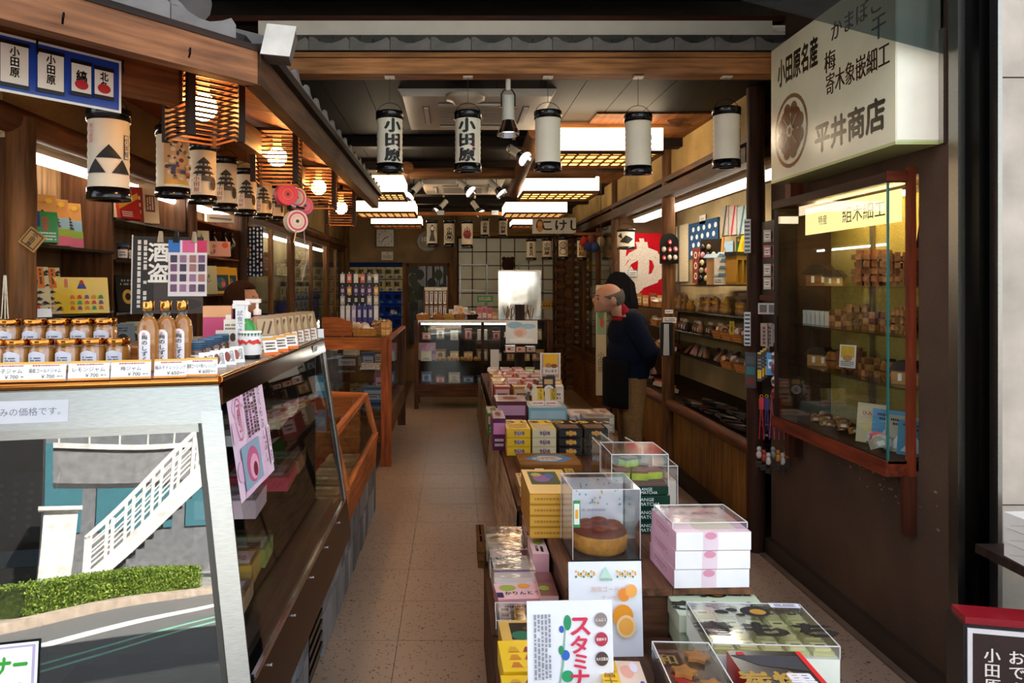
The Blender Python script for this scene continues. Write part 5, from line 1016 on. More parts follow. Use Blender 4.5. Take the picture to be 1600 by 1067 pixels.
# ================================================================ BACK SHOWCASE
bc = thing('back_showcase', 'brown framed glass showcase across the end of the aisle', 'showcase', (.365, 9.45, 0))
W3 = 0x5a3420
for x in (-.82, .84):
    for y in (-.24, .24): MB(W3).b(x - .025, x + .025, y - .025, y + .025, 0, 1.09).build('post', 'wood_z', bc)
MB(W3).b(-.8, .82, -.262, -.235, .15, .31).build('front_apron', 'wood_x', bc); MB(0x3a2214).b(-.8, .82, -.24, .24, .28, .31).build('deck', 'wood_x', bc)
MB(0xe8e4da).b(-.8, .48, -.275, -.225, 1.075, 1.10).build('white_edge', 'plastic', bc); MB(0x3a2a20).b(-.83, .85, -.25, .27, 1.09, 1.105).build('top', 'lacquer', bc)
MB(0xffffff).b(-.795, .815, -.255, -.25, .31, 1.075).build('front_glass', 'glass', bc); MB(0x2a1c14).b(-.8, .82, .23, .25, .3, 1.08).build('back_board', 'wood_x', bc)
for z in (.58, .84): MB(0x9aa8a8).b(-.79, .81, -.2, .22, z, z + .008).build('glass_shelf', 'glass', bc)
MB(0x4a2c1a).b(-.02, .02, -.25, -.23, .31, 1.075).build('mullion', 'wood_z', bc)
tb = thing('showcase_light', 'tube light under the top of the back showcase', 'lamp', (.3, 9.28, 1.05)); MB((1.0, .95, .85)).cyl((-.7, 0, 0), (.7, 0, 0), .01, .01, 8).build('tube', 'emit_14', tb)
rr = random.Random(77)
for z, lb, n, cols in ((.849, 'upper', 9, (0x6a5a48, 0xd8d0c8, 0x8a3a3a, 0x3a5a8a, 0xa88a60)), (.589, 'middle', 9, (0xc89a5a, 0xd8d4c8, 0xb07838, 0x9a6a3a)), (.311, 'lowest', 9, (0x3a5a9a, 0xc86a6a, 0xb8b0a8, 0x8a8a90))):
    for i in range(n):
        c = rr.choice(cols); x = .365 - .7 + i * 1.4 / (n - 1); a, h = rr.uniform(.09, .15), rr.uniform(.06, .14)
        pbox('showcase_box', 'small craft box on the %s shelf of the back showcase, %s from the aisle side' % (lb, names[i]), (x, 9.33 + rr.uniform(-.03, .05), z), (a, .12, h), (c, mixc(c, 0xffffff, .25)), {'front': [('r', .1, .15, .9, .85, mixc(c, 0xffffff, .35)), ('e', .5, .5, .22, .25, jit(c, .3)), ('l', .2, .1, .8, .3, 2, 0x4a3a34)]}, 0, 'craft boxes in the back showcase')
for i in range(9): o = MB(0xb8803a).ball((0, 0, .028), (.026, .026, .028), 10, 6).b(-.004, .004, -.004, .004, .05, .065, 0x5a3a1a).build('spinning_toy', 'wood_z', None, (-.17 + i * .056, 9.24, .589)); tag(o, 'small turned wooden top, %s in the middle row of the back showcase' % names[i], 'toy', 'wooden tops in the back showcase')
card('purple_picture', 'purple picture of boats in a mount behind the showcase glass', (xat(667, 9.25), 9.25, .60), .22, .215, 0xb09a80, [('r', .1, .04, .97, .96, 0xb884b8), ('r', .1, .35, .97, .55, 0x8a6a9a), ('p', [(.3, .45), (.8, .45), (.7, .35), (.4, .35)], 0x4a3a5a), ('r', .5, .45, .53, .75, 0x4a3a5a)] + [('e', rr.uniform(.15, .9), rr.uniform(.6, .92), .07, .05, 0xd0a0c8) for _ in range(14)], cat='picture')
# on the showcase top
zt2 = 1.106
for i, (px, c, lb) in enumerate(((661.5, 0xb0703a, 'rectangular cane tray of wrapped sweets on the back showcase'), (685, 0xa06830, 'round-edged basket beside the cane tray on the back showcase'), (702, 0xb88a40, 'yellow basket in the middle of the back showcase'), (719, 0x9a6a34, 'wide basket by the jars on the back showcase'), (738, 0x241a16, 'dark bowl-shaped basket on the back showcase'))):
    q = (xat(px, 9.3), 9.3, zt2); basket(lb, q, .17 if i == 0 else .125, .13, .055, c, 'baskets on the back showcase'); filler('wrapped sweet heaped in the %s back showcase basket' % names[i], (q[0], q[1], q[2] + .035), .14, .1, 6, (0xe0d8d0, 0xc8a080, 0x8a4a3a, 0xd8c090), .04)
tr = thing('chopstick_rack', 'wooden rack with two rows of boxed chopsticks on the back showcase', 'rack', (xat(681, 9.5), 9.5, zt2))
wR = .29; MB(0x7a4a26).b(-wR / 2, wR / 2, 0, .02, 0, .40).build('back_board', 'wood_z', tr); MB(0xd8ccb0).b(-wR / 2, wR / 2, -.015, 0, .355, .40).build('header', 'paper', tr)
for s_ in (-1, 1): MB(0x7a4a26).b(s_ * wR / 2 - .008, s_ * wR / 2 + .008, -.03, .02, 0, .37).build('side_board', 'wood_z', tr)
MB(0x7a4a26).b(-wR / 2, wR / 2, -.03, .0, .165, .18).build('ledge', 'wood_x', tr); card('price_tag', '', (.03, -.016, .36), .1, .035, 0x5a9ac0, [('r', .06, .1, .94, .9, 0xe8e8e4)], parent=tr)
for j in range(2):
    for i in range(5): o = MB(0xd8cfc4).b(-.018, .018, -.012, .0, 0, .155).b(-.006, .006, -.013, -.012, .02, .12, 0x5a3428).b(-.012, .012, -.013, -.012, .125, .145, INK).build('chopstick_box', 'gloss', None, (xat(681, 9.5) - .114 + i * .057, 9.5 - .002, zt2 + .01 + j * .178)); tag(o, 'white boxed chopsticks, %s in the %s row of the wooden rack' % (names[i], ('lower', 'upper')[j]), 'chopsticks', 'boxed chopsticks in the rack')
for i, (px, h, c) in enumerate(((705, .12, 0xd8d0c8), (713, .17, 0xe0c8b8), (720, .16, 0xd8a030), (727, .15, 0xd8d4d0), (739, .1, 0xe6e2da), (749, .15, 0xb03038), (757, .16, 0xa02a34), (765, .14, 0xb03a3a), (773, .08, 0xd8881a))):
    q = (xat(px, 9.4), 9.42, zt2); o = pbox('sweet_tube', 'clear sweet tub on the back showcase, %s from the chopstick rack' % names[i], q, (.06, .05, h), (c, mixc(c, 0xffffff, .4)), {'front': [('r', .1, .1, .9, .45, 0xe8e4dc), ('l', .2, .15, .8, .4, 2, 0xa03a3a), ('e', .5, .7, .3, .15, mixc(c, 0xc03030, .4))]}, 0, 'clear sweet tubs on the back showcase', 'tub')
card('green_header_card', 'green card with pink lettering above the red sweet tubs', (xat(758, 9.5), 9.5, zt2 + .21), .2, .08, 0x1f8a4a, [('l', .1, .25, .9, .8, 2, 0xe8a0b0)], cat='sign'); MB(0x2a6a3a).b(-.006, .006, .003, .009, -.208, .02).build('stick', 'plastic', bpy.data.objects['green_header_card'])
fs = MB(0xd8d4ce).b(-.275, .275, 0, .01, 0, .61).build('foil_screen', 'foil', None, (xat(812, 9.6), 9.6, zt2)); tag(fs, 'crinkled silver foil screen mirroring the street', 'screen')
MB(0xb8b2aa).b(-.28, .28, -.004, .012, .6, .62).build('edge_trim', 'metal', fs)
hd_ = thing('dark_bust', 'dark brown round head ornament rising above the foil screen', 'ornament', (xat(794, 9.85), 9.85, zt2))
MB(0x2a1c16).ball((0, 0, .70), (.085, .09, .10), 18, 12).ball((-.055, 0, .775), (.03, .03, .03), 10, 6).ball((.055, 0, .775), (.03, .03, .03), 10, 6).ball((0, -.02, .62), (.07, .07, .06), 14, 8).build('head', 'fabric', hd_)
MB(0x8a7a68).lathe([(.05, -1.105), (.05, 0), (.06, .45), (.12, .56), (.06, .62)], seg=16).build('shoulder', 'fabric', hd_)
for i, px in enumerate((791, 800, 809, 820, 829)):
    m = MB(0x8a6238); rr_ = random.Random(i)
    for k in range(9): m.bar((rr_.uniform(-.02, .02), 0, 0), (rr_.uniform(-.06, .06), rr_.uniform(-.03, .03), rr_.uniform(.12, .19)), .008, .004, jit(0x9a7244, .3))
    o = m.build('dried_fish_bundle', 'wood_z', None, (xat(px, 9.25), 9.25, zt2)); tag(o, 'bundle of dried brown strips before the foil screen, %s' % names[i], 'bundle', 'dried bundles before the foil screen')
card('bundle_tag', 'white price tag on the dried bundles', (xat(814, 9.1), 9.12, zt2 + .1), .11, .075, 0xe0dcd4, [('l', .1, .2, .9, .8, 3, 0x8a8480)], cat='tag'); MB(0x8a7a68).b(-.005, .005, .003, .008, -.1, .02).build('stick', 'plastic', bpy.data.objects['bundle_tag'])
# slatted lattice column and the glazed cabinet along the right
sl = thing('slatted_column', 'wooden lattice column of staggered slats near the back', 'column', (xat(882, 10.9), 10.9, 0))
for x in (-.15, .0, .15): MB(0x3a2416).b(x - .02, x + .02, -.02, .02, 0, 2.3).build('upright', 'wood_z', sl)
for k in range(20):
    for i, x in enumerate((-.075, .075)): MB(jit(0x6a4224, .15)).b(x - .075, x + .075, -.035 if (k + i) % 2 else .01, -.005 if (k + i) % 2 else .035, .06 + k * .11, .125 + k * .11).build('slat', 'wood_x', sl)
rc = thing('glazed_cabinet', 'brown glazed cabinet behind the standing man', 'cabinet', (1.95, 9.45, 0))
MB(0x7a4e26).b(-.2, .3, -1.4, 1.4, 0, .62).build('lower_body', 'wood_y', rc)
for y in (-1.4, -.5, .45, 1.4): MB(0x5a381e).b(-.22, -.17, y - .03, y + .03, .6, 2.22).build('stile', 'wood_z', rc)
for y0, y1 in ((-1.36, -.54), (-.46, .41), (.49, 1.36)): MB(0xffffff).b(-.2, -.195, y0, y1, .66, 2.2).build('pane', 'glass', rc); MB(0x6e4422).b(-.215, -.2, y0 + .05, y1 - .05, .1, .55).build('door_panel', 'wood_y', rc)
MB(0x5a381e).b(-.23, -.16, -1.42, 1.42, .6, .66).build('rail', 'wood_y', rc)
for z in (1.0, 1.35, 1.7): MB(0xa8b4b4).b(-.17, .3, -1.36, 1.36, z, z + .01).build('glass_shelf', 'glass', rc)
for i in range(10):
    z = (1.011, 1.361, 1.711)[i % 3]; c = (0xd8a020, 0xb8b0a0, 0x8a4a3a, 0xd8d0c0)[i % 4]
    pbox('cabinet_carton', 'carton inside the brown glazed cabinet, %s from the man' % names[i], (1.93, 8.3 + i * .25, z), (.12, .16, .16), (c, c), {'left': [('r', .1, .2, .9, .8, mixc(c, 0xffffff, .3)), ('l', .2, .3, .8, .6, 2, INK)]}, 0, 'cartons inside the brown glazed cabinet')

# ================================================================ SOUVENIR ALCOVE
asv = thing('alcove_shelving', 'glass shelves of the souvenir alcove', 'shelves', (2.1, 5.6, .56))
AZ = (1.53, 1.32, 1.15, .95)
for k, z in enumerate(AZ):
    MB(0x20241f).b(-.24 + .02 * k, .29, -1.2, .9, z - .57, z - .56).build('glass_shelf', 'lacquer', asv)
    if k != 0: MB(0x20241f).b(-.2, .31, .92, 2.3, z - .57, z - .56).build('glass_shelf', 'lacquer', asv)
MB(0x2a1a10).b(-.3, .31, -1.22, 2.33, .0, .02).build('base_deck', 'wood_y', asv)
for y in (4.42, 6.0, 7.9): MB(0x8a8a86).b(.29, .31, y - 5.61, y - 5.59, 0, 1.6).build('rail', 'metal', asv)
tb = thing('alcove_light', 'long bright tube light under the alcove lintel', 'lamp', (1.95, 6.1, 2.19)); MB((1.0, .90, .74)).b(-.05, .05, -1.7, 1.7, 0, .03).build('diffuser', 'emit_14', tb); MB(0xd8d0c0).b(-.06, .06, -1.75, 1.75, .03, .06).build('batten', 'plastic', tb)
AX = 2.405
def wallcloth(name, label, px0, px1, py0, py1, col, shapes, cat='cloth', x=AX, mt='fabric'):
    """hangs flat on the alcove's back wall between two pixel columns"""
    d0, d1 = dat(px0, x), dat(px1, x); z1, z0 = zat(py0, (d0 + d1) / 2), zat(py1, (d0 + d1) / 2)
    o = MB(col).b(0, .006, -(d0 - d1) / 2, (d0 - d1) / 2, 0, z1 - z0).build(name, mt, None, (x, (d0 + d1) / 2, z0)); tag(o, label, cat)
    pr(o, flat((0, (d0 - d1) / 2, 0), (0, -1, 0), (0, 0, 1), (-1, 0, 0), d0 - d1, z1 - z0), shapes, 'print', mt); return o
rr = random.Random(9)
wallcloth('blue_towel', 'blue cotton towel with rows of white gourds on the alcove wall', 1076, 1122, 345, 402, 0x2a4a6e, [('e', .12 + .19 * i + (j % 2) * .06, .15 + .22 * j, .045, .07, 0xd8dcd8) for i in range(5) for j in range(4)])
wallcloth('cream_towel', 'cream cloth draped beside the blue gourd towel', 1053, 1075, 352, 440, 0xcfc0a0, [('p', [(.1, .2), (.3, .9), (.35, .9), (.2, .2)], 0xb8a888)])
for i, (a, b, c, c2) in enumerate(((1126, 1138, 0xa89a88, 0x4a443c), (1139, 1151, 0xb8a8a0, 0xb0323a), (1152, 1166, 0xa8b4b0, 0x4a6a74))): wallcloth('bagged_towel', 'bagged towel on the alcove wall, %s' % ('grey one', 'red striped one', 'pale blue one')[i], a, b, 322 + 0 * i, 368 - i, c, [('p', [(.2, .0), (.7, 1), (.9, 1), (.4, 0)], c2), ('p', [(.6, .0), (.85, .6), (.95, .5), (.75, 0)], mixc(c2, 0xffffff, .4))])
wallcloth('red_brown_cloth', 'red-brown cloth with pale rings behind the paper castle', 1082, 1118, 386, 442, 0x7a3426, [('o', .15 + .22 * i, .2 + .3 * j, .07, .1, .4, 0xd8c8b0) for i in range(4) for j in range(3)], x=AX - .012)
wallcloth('sky_picture', 'pale blue picture with an oval portrait on the alcove wall', 1122, 1145, 378, 420, 0x9ab4c8, [('e', .35, .5, .2, .35, 0x8a6040), ('e', .35, .5, .15, .28, 0xd8b080), ('p', [(0, 0), (1, 0), (1, .3), (.6, .5), (.3, .2)], 0x5a6a58)], 'picture')
wallcloth('yellow_poster', 'yellow and green festival poster by the dark post', 1150, 1172, 368, 408, 0xc8b81e, [('p', [(0, .2), (.4, 1), (0, 1)], 0x2a4a2a), ('e', .6, .6, .2, .2, 0xb89a18), ('e', .2, .85, .08, .06, 0xc83a3a), ('l', .4, .1, .9, .4, 3, 0x6a4a10)], 'poster')
wallcloth('price_note', 'little white note above the blue gourd towel', 1093, 1102, 336, 350, 0xe0dcd0, [('l', .2, .3, .8, .7, 2, 0x8a8480)], 'note')
# red banner with a big white character on the end wall
rb_ = MB(0xb81420).b(-.235, .235, 0, .008, 0, .78).build('red_banner', 'fabric', None, (2.02, 8.0, 1.31)); tag(rb_, 'red banner with one huge white brush character at the alcove end', 'banner')
W_ = 0xd8ccc0
pr(rb_, flat((-.235, 0, 0), (1, 0, 0), (0, 0, 1), (0, -1, 0), .47, .78), [('t', 'ゆ', .48, .52, .72, W_, .06, .95)], 'print', 'fabric')
# paper castle model, frame of figures, golden shrine box
cm = thing('paper_castle', 'paper castle model with blue-grey roof and sandy towers on the top shelf', 'model', (2.02, 5.62, 1.531), R(40))
for i, (x, w_, h) in enumerate(((-.07, .1, .2), (.02, .08, .17), (.1, .09, .22))):
    MB(0xb8925c).b(x - w_ / 2, x + w_ / 2, -.04, .04, 0, h).build('tower', 'paper', cm); pr(cm, flat((x - w_ / 2, -.04, 0), (1, 0, 0), (0, 0, 1), (0, -1, 0), w_, h), [('r', .2 + .3 * a, .15 + .25 * b, .35 + .3 * a, .3 + .25 * b, 0x4a3420) for a in range(2) for b in range(3)])
    MB(0x6a8494).prism([(x - w_ * .7, h), (x + w_ * .7, h), (x + w_ * .3, h + .03), (x - w_ * .3, h + .03)], -.055, .055).build('roof', 'paper', cm)
for k in range(3): MB(0x5a7a8c).prism([(-.16 + .02 * k, .06 + .055 * k), (-.04 - .0 * k, .06 + .055 * k), (-.06, .085 + .055 * k), (-.14 + .02 * k, .085 + .055 * k)], -.075, -.04).build('roof_tier', 'paper', cm)
MB(0xd8d4c8).b(-.15, -.05, -.07, -.04, 0, .2).build('keep', 'paper', cm)
card('model_price', 'white price tag standing before the paper castle', (1.92, 5.38, 1.531), .06, .05, 0xe0dcd2, [('l', .1, .2, .9, .8, 2, INK)], R(-30), cat='tag')
fg = thing('figure_frame', 'gold-edged board pinned with small black charms, leaning on the top shelf', 'board', (2.06, 6.0, 1.533), (R(-12), 0, R(-40)))
MB(0x2a2018).b(-.09, .09, 0, .01, 0, .38).build('board', 'fabric', fg); MB(0xc88a30).b(.085, .1, -.005, .012, 0, .39).build('gold_edge', 'wood_z', fg)
for k in range(14): MB((0x14120f, 0xb0a078, 0x1a1614, 0x8a8060, 0xc87a8a)[k % 5]).ball((-.06 + .045 * (k % 3), -.012, .05 + .065 * (k // 3)), (.02, .012, .025), 8, 6).build('charm', 'gloss', fg)
gs = thing('golden_shrine', 'golden framed shrine box with dark columns on the top shelf', 'model', (1.98, 5.16, 1.531), R(35))
MB(0xb88a2a).b(-.08, .08, -.04, .04, 0, .015).b(-.08, .08, -.04, .04, .17, .2).b(-.08, -.06, -.04, .04, 0, .2).b(.06, .08, -.04, .04, 0, .2).b(-.01, .01, -.04, .04, 0, .2).build('frame', 'gloss', gs); MB(0x1a1614).b(-.09, .09, -.045, .045, .2, .225).build('roof', 'lacquer', gs); MB(0x3a3634).b(-.075, .075, .0, .03, .015, .17).build('panel', 'lacquer', gs)
# goods along the lower shelves: (shelf, count, colours, kind)
kinds = [(1, 18, (0xb89060, 0xd0b080, 0x8a6438, 0xc8a050), 'bagged wooden toy'), (2, 15, (0x8a5a40, 0x3a5a9a, 0xd0c8c0, 0xc89a70, 0x6a4a3a), 'capped charm bottle'), (3, 11, (0xd8b0b0, 0xd0c8c0, 0x8a6a50, 0xb8a890), 'wrapped fan')]
for k, n, cols, lb in kinds:
    for i in range(n):
        d = (4.88 + i * .095) if k == 1 else 5.36 + i * .085; x = 1.93 + .02 * k + rr.uniform(-.02, .05); c = rr.choice(cols); z = AZ[k] + .001; h = rr.uniform(.07, .13)
        nm = '%s on the %s alcove shelf, %s from the dark entrance post' % (lb, ('top', 'second', 'third', 'fourth')[k], names[i])
        if k == 1:
            o = thing('bagged_toy', nm, 'toy', (x, d, z), R(-50), 'bagged toys in the alcove'); MB(c).lathe([(.001, 0), (.03, 0), (.036, .03), (.02, .06), (.026, .08), (.012, h), (.001, h)], seg=10).build('toy', 'wood_z', o); MB(0xffffff).b(-.042, .042, -.03, .03, 0, h + .02).build('bag', 'clear', o); MB(0xc8a030).b(-.02, .02, -.032, -.03, h * .6, h * .6 + .015).build('gold_tie', 'gloss', o)
        elif k == 2:
            o = thing('charm_bottle', nm, 'bottle', (x, d, z), 0, 'capped charm bottles'); MB(c).lathe([(.001, 0), (.024, 0), (.026, .05), (.012, .07), (.001, .07)], seg=10).build('body', 'gloss', o); MB(0xe0d8d0).lathe([(.014, .068), (.014, .09), (.001, .09)], seg=10).build('cap', 'plastic', o); MB(mixc(c, 0xffffff, .5)).b(-.028, -.026, -.012, .012, .01, .04).build('label', 'paper', o)
        else:
            o = MB(c).prism([(-.10, 0), (.10, .0), (.11, .012), (.04, .022), (-.10, .012)], -.012, .012).b(-.03, .03, -.0125, -.012, .002, .014, mixc(c, 0x802030, .4)).build('wrapped_fan', 'gloss', None, (x, d, z + .042), (R(20), R(-18), R(60 + rr.uniform(-15, 15)))); tag(o, nm, 'fan', 'wrapped fans in the alcove')
for i, (d, k, w_) in enumerate(((4.88, 2, .17), (5.07, 2, .17), (4.86, 3, .2), (5.25, 2, .16), (5.12, 3, .2), (7.0, 1, .22), (7.0, 2, .22), (6.8, 3, .22))):
    q = (1.88 + .02 * k if d < 6 else 1.95, d, AZ[k] + .001); lbq = names[i] + ' from the dark entrance post'
    basket('cane basket of small goods in the alcove, ' + lbq, q, .12, w_, .05, 0xa8743a, 'cane baskets in the alcove'); filler('small charm in the %s alcove basket' % names[i], (q[0], q[1], q[2] + .03), .1, w_ * .9, 7, (0xd8d0c8, 0xb89a70, 0x8a4a40, 0xa8a8a0), .045)
card('yellow_slip', 'yellow price slip sticking out of a cane basket', (1.84, 4.9, AZ[2] + .05), .03, .09, 0xd8b830, [('l', .2, .2, .8, .8, 1, INK, True)], R(-20), R(-10), cat='tag')
for i, (x, d, c) in enumerate(((2.16, 5.5, 0xa8824a), (2.18, 5.72, 0xb8925a))): pbox('kraft_box', 'plain kraft box on the second alcove shelf, %s' % ('nearer one', 'farther one')[i], (x, d, AZ[1] + .001), (.08, .09, .15 - .03 * i), (c, c), {'front': [('r', 0, .5, 1, .56, 0xd8b83a)]}, R(-30), 'kraft boxes in the alcove')
# black cellophane packs lying on the sill display
for i in range(20):
    d = 4.5 + (i // 2) * .15; x = 1.87 + (i % 2) * .17 + rr.uniform(-.02, .02)
    m = MB((0x17161a, 0x24242a, 0x1c1714, 0x3a3436)[i % 4]); m.b(-.075, .075, -.055, .055, 0, .016); m.b(-.05, .05, -.03, .03, .016, .017, (0xb8b8bc, 0x8a8078, 0x9a9aa0, 0x6a2a2a)[(i // 2) % 4]); m.b(-.06, -.03, -.05, .05, .017, .0175, 0x55555c)
    o = m.build('lacquer_pack', 'lacquer', None, (x, d, .603 + .002 * (i % 3)), (R(rr.uniform(-4, 4)), R(rr.uniform(6, 14)), R(rr.uniform(-25, 25)))); tag(o, 'black cellophane pack on the alcove sill, %s side, %s from the entrance post' % (('aisle', 'wall')[i % 2], names[i // 2]), 'pack', 'black packs on the alcove sill')
for i in range(5):
    o = MB((0x7a8aa0, 0xa8b0b8, 0x5a6a8a, 0xb0a890, 0x4a5a7a)[i]).b(-.012, .012, -.05, .05, 0, .12).b(-.0125, -.012, -.03, .03, .03, .09, 0xd8d8dc).build('clear_bag', 'gloss', None, (2.22, 4.6 + .07 * i, .6), (0, R(12), R(-55))); tag(o, 'silver-blue bag leaning up from the alcove sill, %s of five' % names[i], 'bag', 'silver bags on the alcove sill')
# bay beyond the middle post
for i in range(14):
    d = 6.5 + (i % 7) * .19; z = (.6, .966)[i // 7]; c = rr.choice((0x8a2a34, 0xd0c8c0, 0x3a3a44, 0xb8a080)); o = MB(c).b(-.05, .05, -.06, .06, 0, .03).b(-.03, .03, -.04, .04, .03, .031, mixc(c, 0xffffff, .6)).build('small_pack', 'gloss', None, (1.9 + rr.uniform(0, .1), d, z), (0, R(12), R(rr.uniform(-30, 30)))); tag(o, 'small pack beyond the middle alcove post, %s level, %s' % (('sill', 'shelf')[i // 7], names[i % 7]), 'pack', 'small packs beyond the middle post')
for i, (x, z) in enumerate(((1.86, 1.325), (1.93, 1.325), (2.0, 1.325), (2.08, 1.325), (2.15, 1.325))): pbox('souvenir_tin', 'kraft souvenir tin below the red banner, %s from the aisle' % names[i], (x, 7.75, z), (.06, .06, .1 + .02 * (i % 2)), ((0x3a3430, 0xa8763a, 0xb8884a, 0x8a4a30, 0xb8905a)[i], 0xb8905a), {'front': [('r', .1, .2, .9, .7, 0xd8b888), ('l', .2, .3, .8, .6, 2, 0x5a2a20)]}, 0, 'souvenir tins below the red banner', 'tin')
card('blue_edged_tag', 'blue-edged price tag pinned to the red banner', (1.93, 7.98, 1.62), .1, .07, 0x3a9ac8, [('r', .06, .08, .94, .92, 0xe4e0d8), ('l', .15, .2, .85, .8, 2, 0x6a5a54)], cat='tag')
# hangings on the middle post
ab = thing('charm_board', 'black arched board of red and white charms on the middle post', 'board', (1.735, 5.97, 1.70))
pts = [(-.075, 0), (.075, 0)] + [(.075 * math.cos(a), .17 + .075 * math.sin(a)) for a in [math.pi * k / 10 for k in range(11)]]
MB(0x0e0d0d).prism(pts, -.012, 0).build('board', 'lacquer', ab)
for i, (x, z, c) in enumerate(((0, .17, 0xb82430), (-.045, .115, 0xc8bcb0), (.0, .11, 0xa83038), (.047, .115, 0xd0708a), (-.045, .045, 0xb82430), (.0, .05, 0xd8d0c4), (.045, .05, 0xd8ccc0))): MB(c).ball((x, -.022, z), (.018, .012, .022), 10, 8).b(-.008 + x, .008 + x, -.036, -.034, z - .008, z + .006, 0xe8dcd0).build('charm', 'gloss', ab)
card('post_price', 'white price tag nailed to the middle post', (1.74, 5.965, 1.225), .105, .045, 0xe6e2da, [('l', .1, .2, .9, .85, 2, INK)], cat='tag')
sk = thing('strap_bundle', 'long black and white strap pack hanging on the middle post', 'strap', (1.71, 5.955, .96)); MB(0x1a1a1c).b(-.05, .05, -.008, .008, 0, .27).build('card', 'plastic', sk)
pr(sk, flat((-.05, -.008, 0), (1, 0, 0), (0, 0, 1), (0, -1, 0), .1, .27), [('p', [(.25 + .1 * k, .02), (.3 + .1 * k, .02), (.35 + .08 * k, .95), (.3 + .08 * k, .95)], 0xd8d8d4) for k in range(5)])
card('small_white_tag', 'small white tag above the price tag on the middle post', (1.735, 5.965, 1.30), .065, .03, 0xe6e2da, [('l', .1, .3, .9, .7, 1, INK)], cat='tag')
# happi coat and green hanging beside the man
hc = thing('black_coat', 'black short coat hanging from a bar behind the man', 'coat', (1.70, 7.6, 1.24))
MB(0x101013).prism([(-.14, .05), (.19, .05), (.185, .13), (.145, .32), (.05, .42), (-.04, .43), (-.09, .40), (-.14, .3)], -.03, .03).build('body', 'fabric', hc); MB(0x17171b).prism([(.1, .36), (.15, .31), (.19, .06), (.12, .06), (.1, .2)], -.038, -.031).build('sleeve', 'fabric', hc); MB(0xb8b4ac).prism([(-.02, .2), (.0, .22), (.02, .1), (.0, .09)], -.036, -.03).build('white_mark', 'fabric', hc); MB(0x5a5550).tube([(-.04, 0, .42), (-.04, 0, .5), (-.02, 0, .53)], .004, 6).build('hanger', 'metal', hc)
gh = MB(0xb8ac8c).b(-.045, .045, -.004, .004, 0, .98).build('hanging_scroll', 'paper', None, (xat(939, 6.6), 6.6, .55)); MB(0x3a3028).b(-.002, .002, -.002, .002, .98, ZC - .571).build('cord', 'fabric', gh); tag(gh, 'narrow cream scroll with green painting hanging before the man', 'scroll'); pr(gh, flat((-.045, -.004, 0), (1, 0, 0), (0, 0, 1), (0, -1, 0), .09, .98), [('r', .08, .55, .92, .9, 0x7a9a78), ('e', .5, .75, .3, .07, 0x4a7a4a), ('e', .6, .66, .2, .05, 0xb84a3a), ('tv', '小田原', .5, .3, .06, 0x4a4030, .0)])
mk = thing('mask_cluster', 'hanging bar with colourful balls and a pale face mask near the slatted column', 'ornament', at(932, 378, 8.6))
for i, (x, z, c) in enumerate(((-.14, .0, 0x8a2a2a), (-.1, -.04, 0x2a3a6a), (-.06, .02, 0x6a3a2a), (-.02, -.05, 0x3a4a7a), (.05, .0, 0x9a8a70))): MB(c).ball((x, 0, z), (.055, .05, .065), 12, 8).build('ball', 'fabric', mk)
MB(0x7a4a26).b(-.25, .07, .02, .05, .08, .11).build('bar', 'wood_x', mk)
# ================================================================ WALL SHOWCASE OF WOODEN PUZZLES
wsx = thing('wall_showcase', 'glass wall showcase with red-brown frame and lit sign, full of wooden puzzles', 'showcase', (1.75, 3.4, .8))
RW = 0x6e2a14
def wq(y0, y1, z0, z1, x0, x1, c, m_, nm): MB(c).b(x0 - 1.75, x1 - 1.75, y0 - 3.4, y1 - 3.4, z0 - .8, z1 - .8).build(nm, m_, wsx)
wq(2.9, 3.93, 1.925, 1.965, 1.69, 1.80, 0x3a1c10, 'wood_y', 'top_rail'); wq(2.9, 3.93, .775, .835, 1.69, 1.80, RW, 'wood_y', 'bottom_rail'); wq(2.885, 2.91, .775, 1.985, 1.772, 1.80, 0x7a3218, 'wood_z', 'near_stile'); wq(2.893, 2.9, 1.93, 1.97, 1.692, 1.772, 0x7a3218, 'wood_x', 'near_rail')
wq(2.91, 3.9, .836, 1.925, 1.700, 1.705, 0xffffff, 'glass', 'front_glass'); wq(2.903, 2.909, .836, 1.925, 1.705, 1.775, 0xffffff, 'glass', 'end_glass'); wq(2.902, 2.91, .836, 1.925, 1.698, 1.705, 0x2a6a66, 'gloss', 'glass_edge')
wq(3.88, 3.93, .8, 1.95, 1.70, 1.80, 0x2a1810, 'wood_z', 'far_stile')
wq(2.9, 3.9, .84, 1.92, 1.985, 1.995, 0x8a7a3a, 'plaster', 'back_panel'); wq(2.9, 3.9, .825, .84, 1.70, 1.99, 0x3a2214, 'wood_y', 'deck')
for y in (3.12, 3.5): wq(y - .012, y + .012, .84, 1.92, 1.97, 1.985, 0xa8a098, 'metal', 'rail')
for z in (1.52, 1.325, 1.12): wq(2.9, 3.88, z - .008, z, 1.75, 1.985, 0x8aa0a0, 'glass', 'glass_shelf')
wq(2.93, 3.72, 1.775, 1.905, 1.765, 1.772, (1.0, .80, .34), 'emit_.9', 'sign_strip')
pr(wsx, flat((1.765 - 1.75, 3.72 - 3.4, 1.775 - .8), (0, -1, 0), (0, 0, 1), (-1, 0, 0), .79, .13), [('t', '特産', .22, .47, .34, INK, .0, .9), ('t', '組木細工', .66, .5, .55, INK, .0, 1.1)], 'lettering')
MB((1.0, .72, .30)).cyl((.06, -.42, 1.095), (.06, .28, 1.095), .012, .012, 8).build('lamp_tube', 'emit_40', wsx)
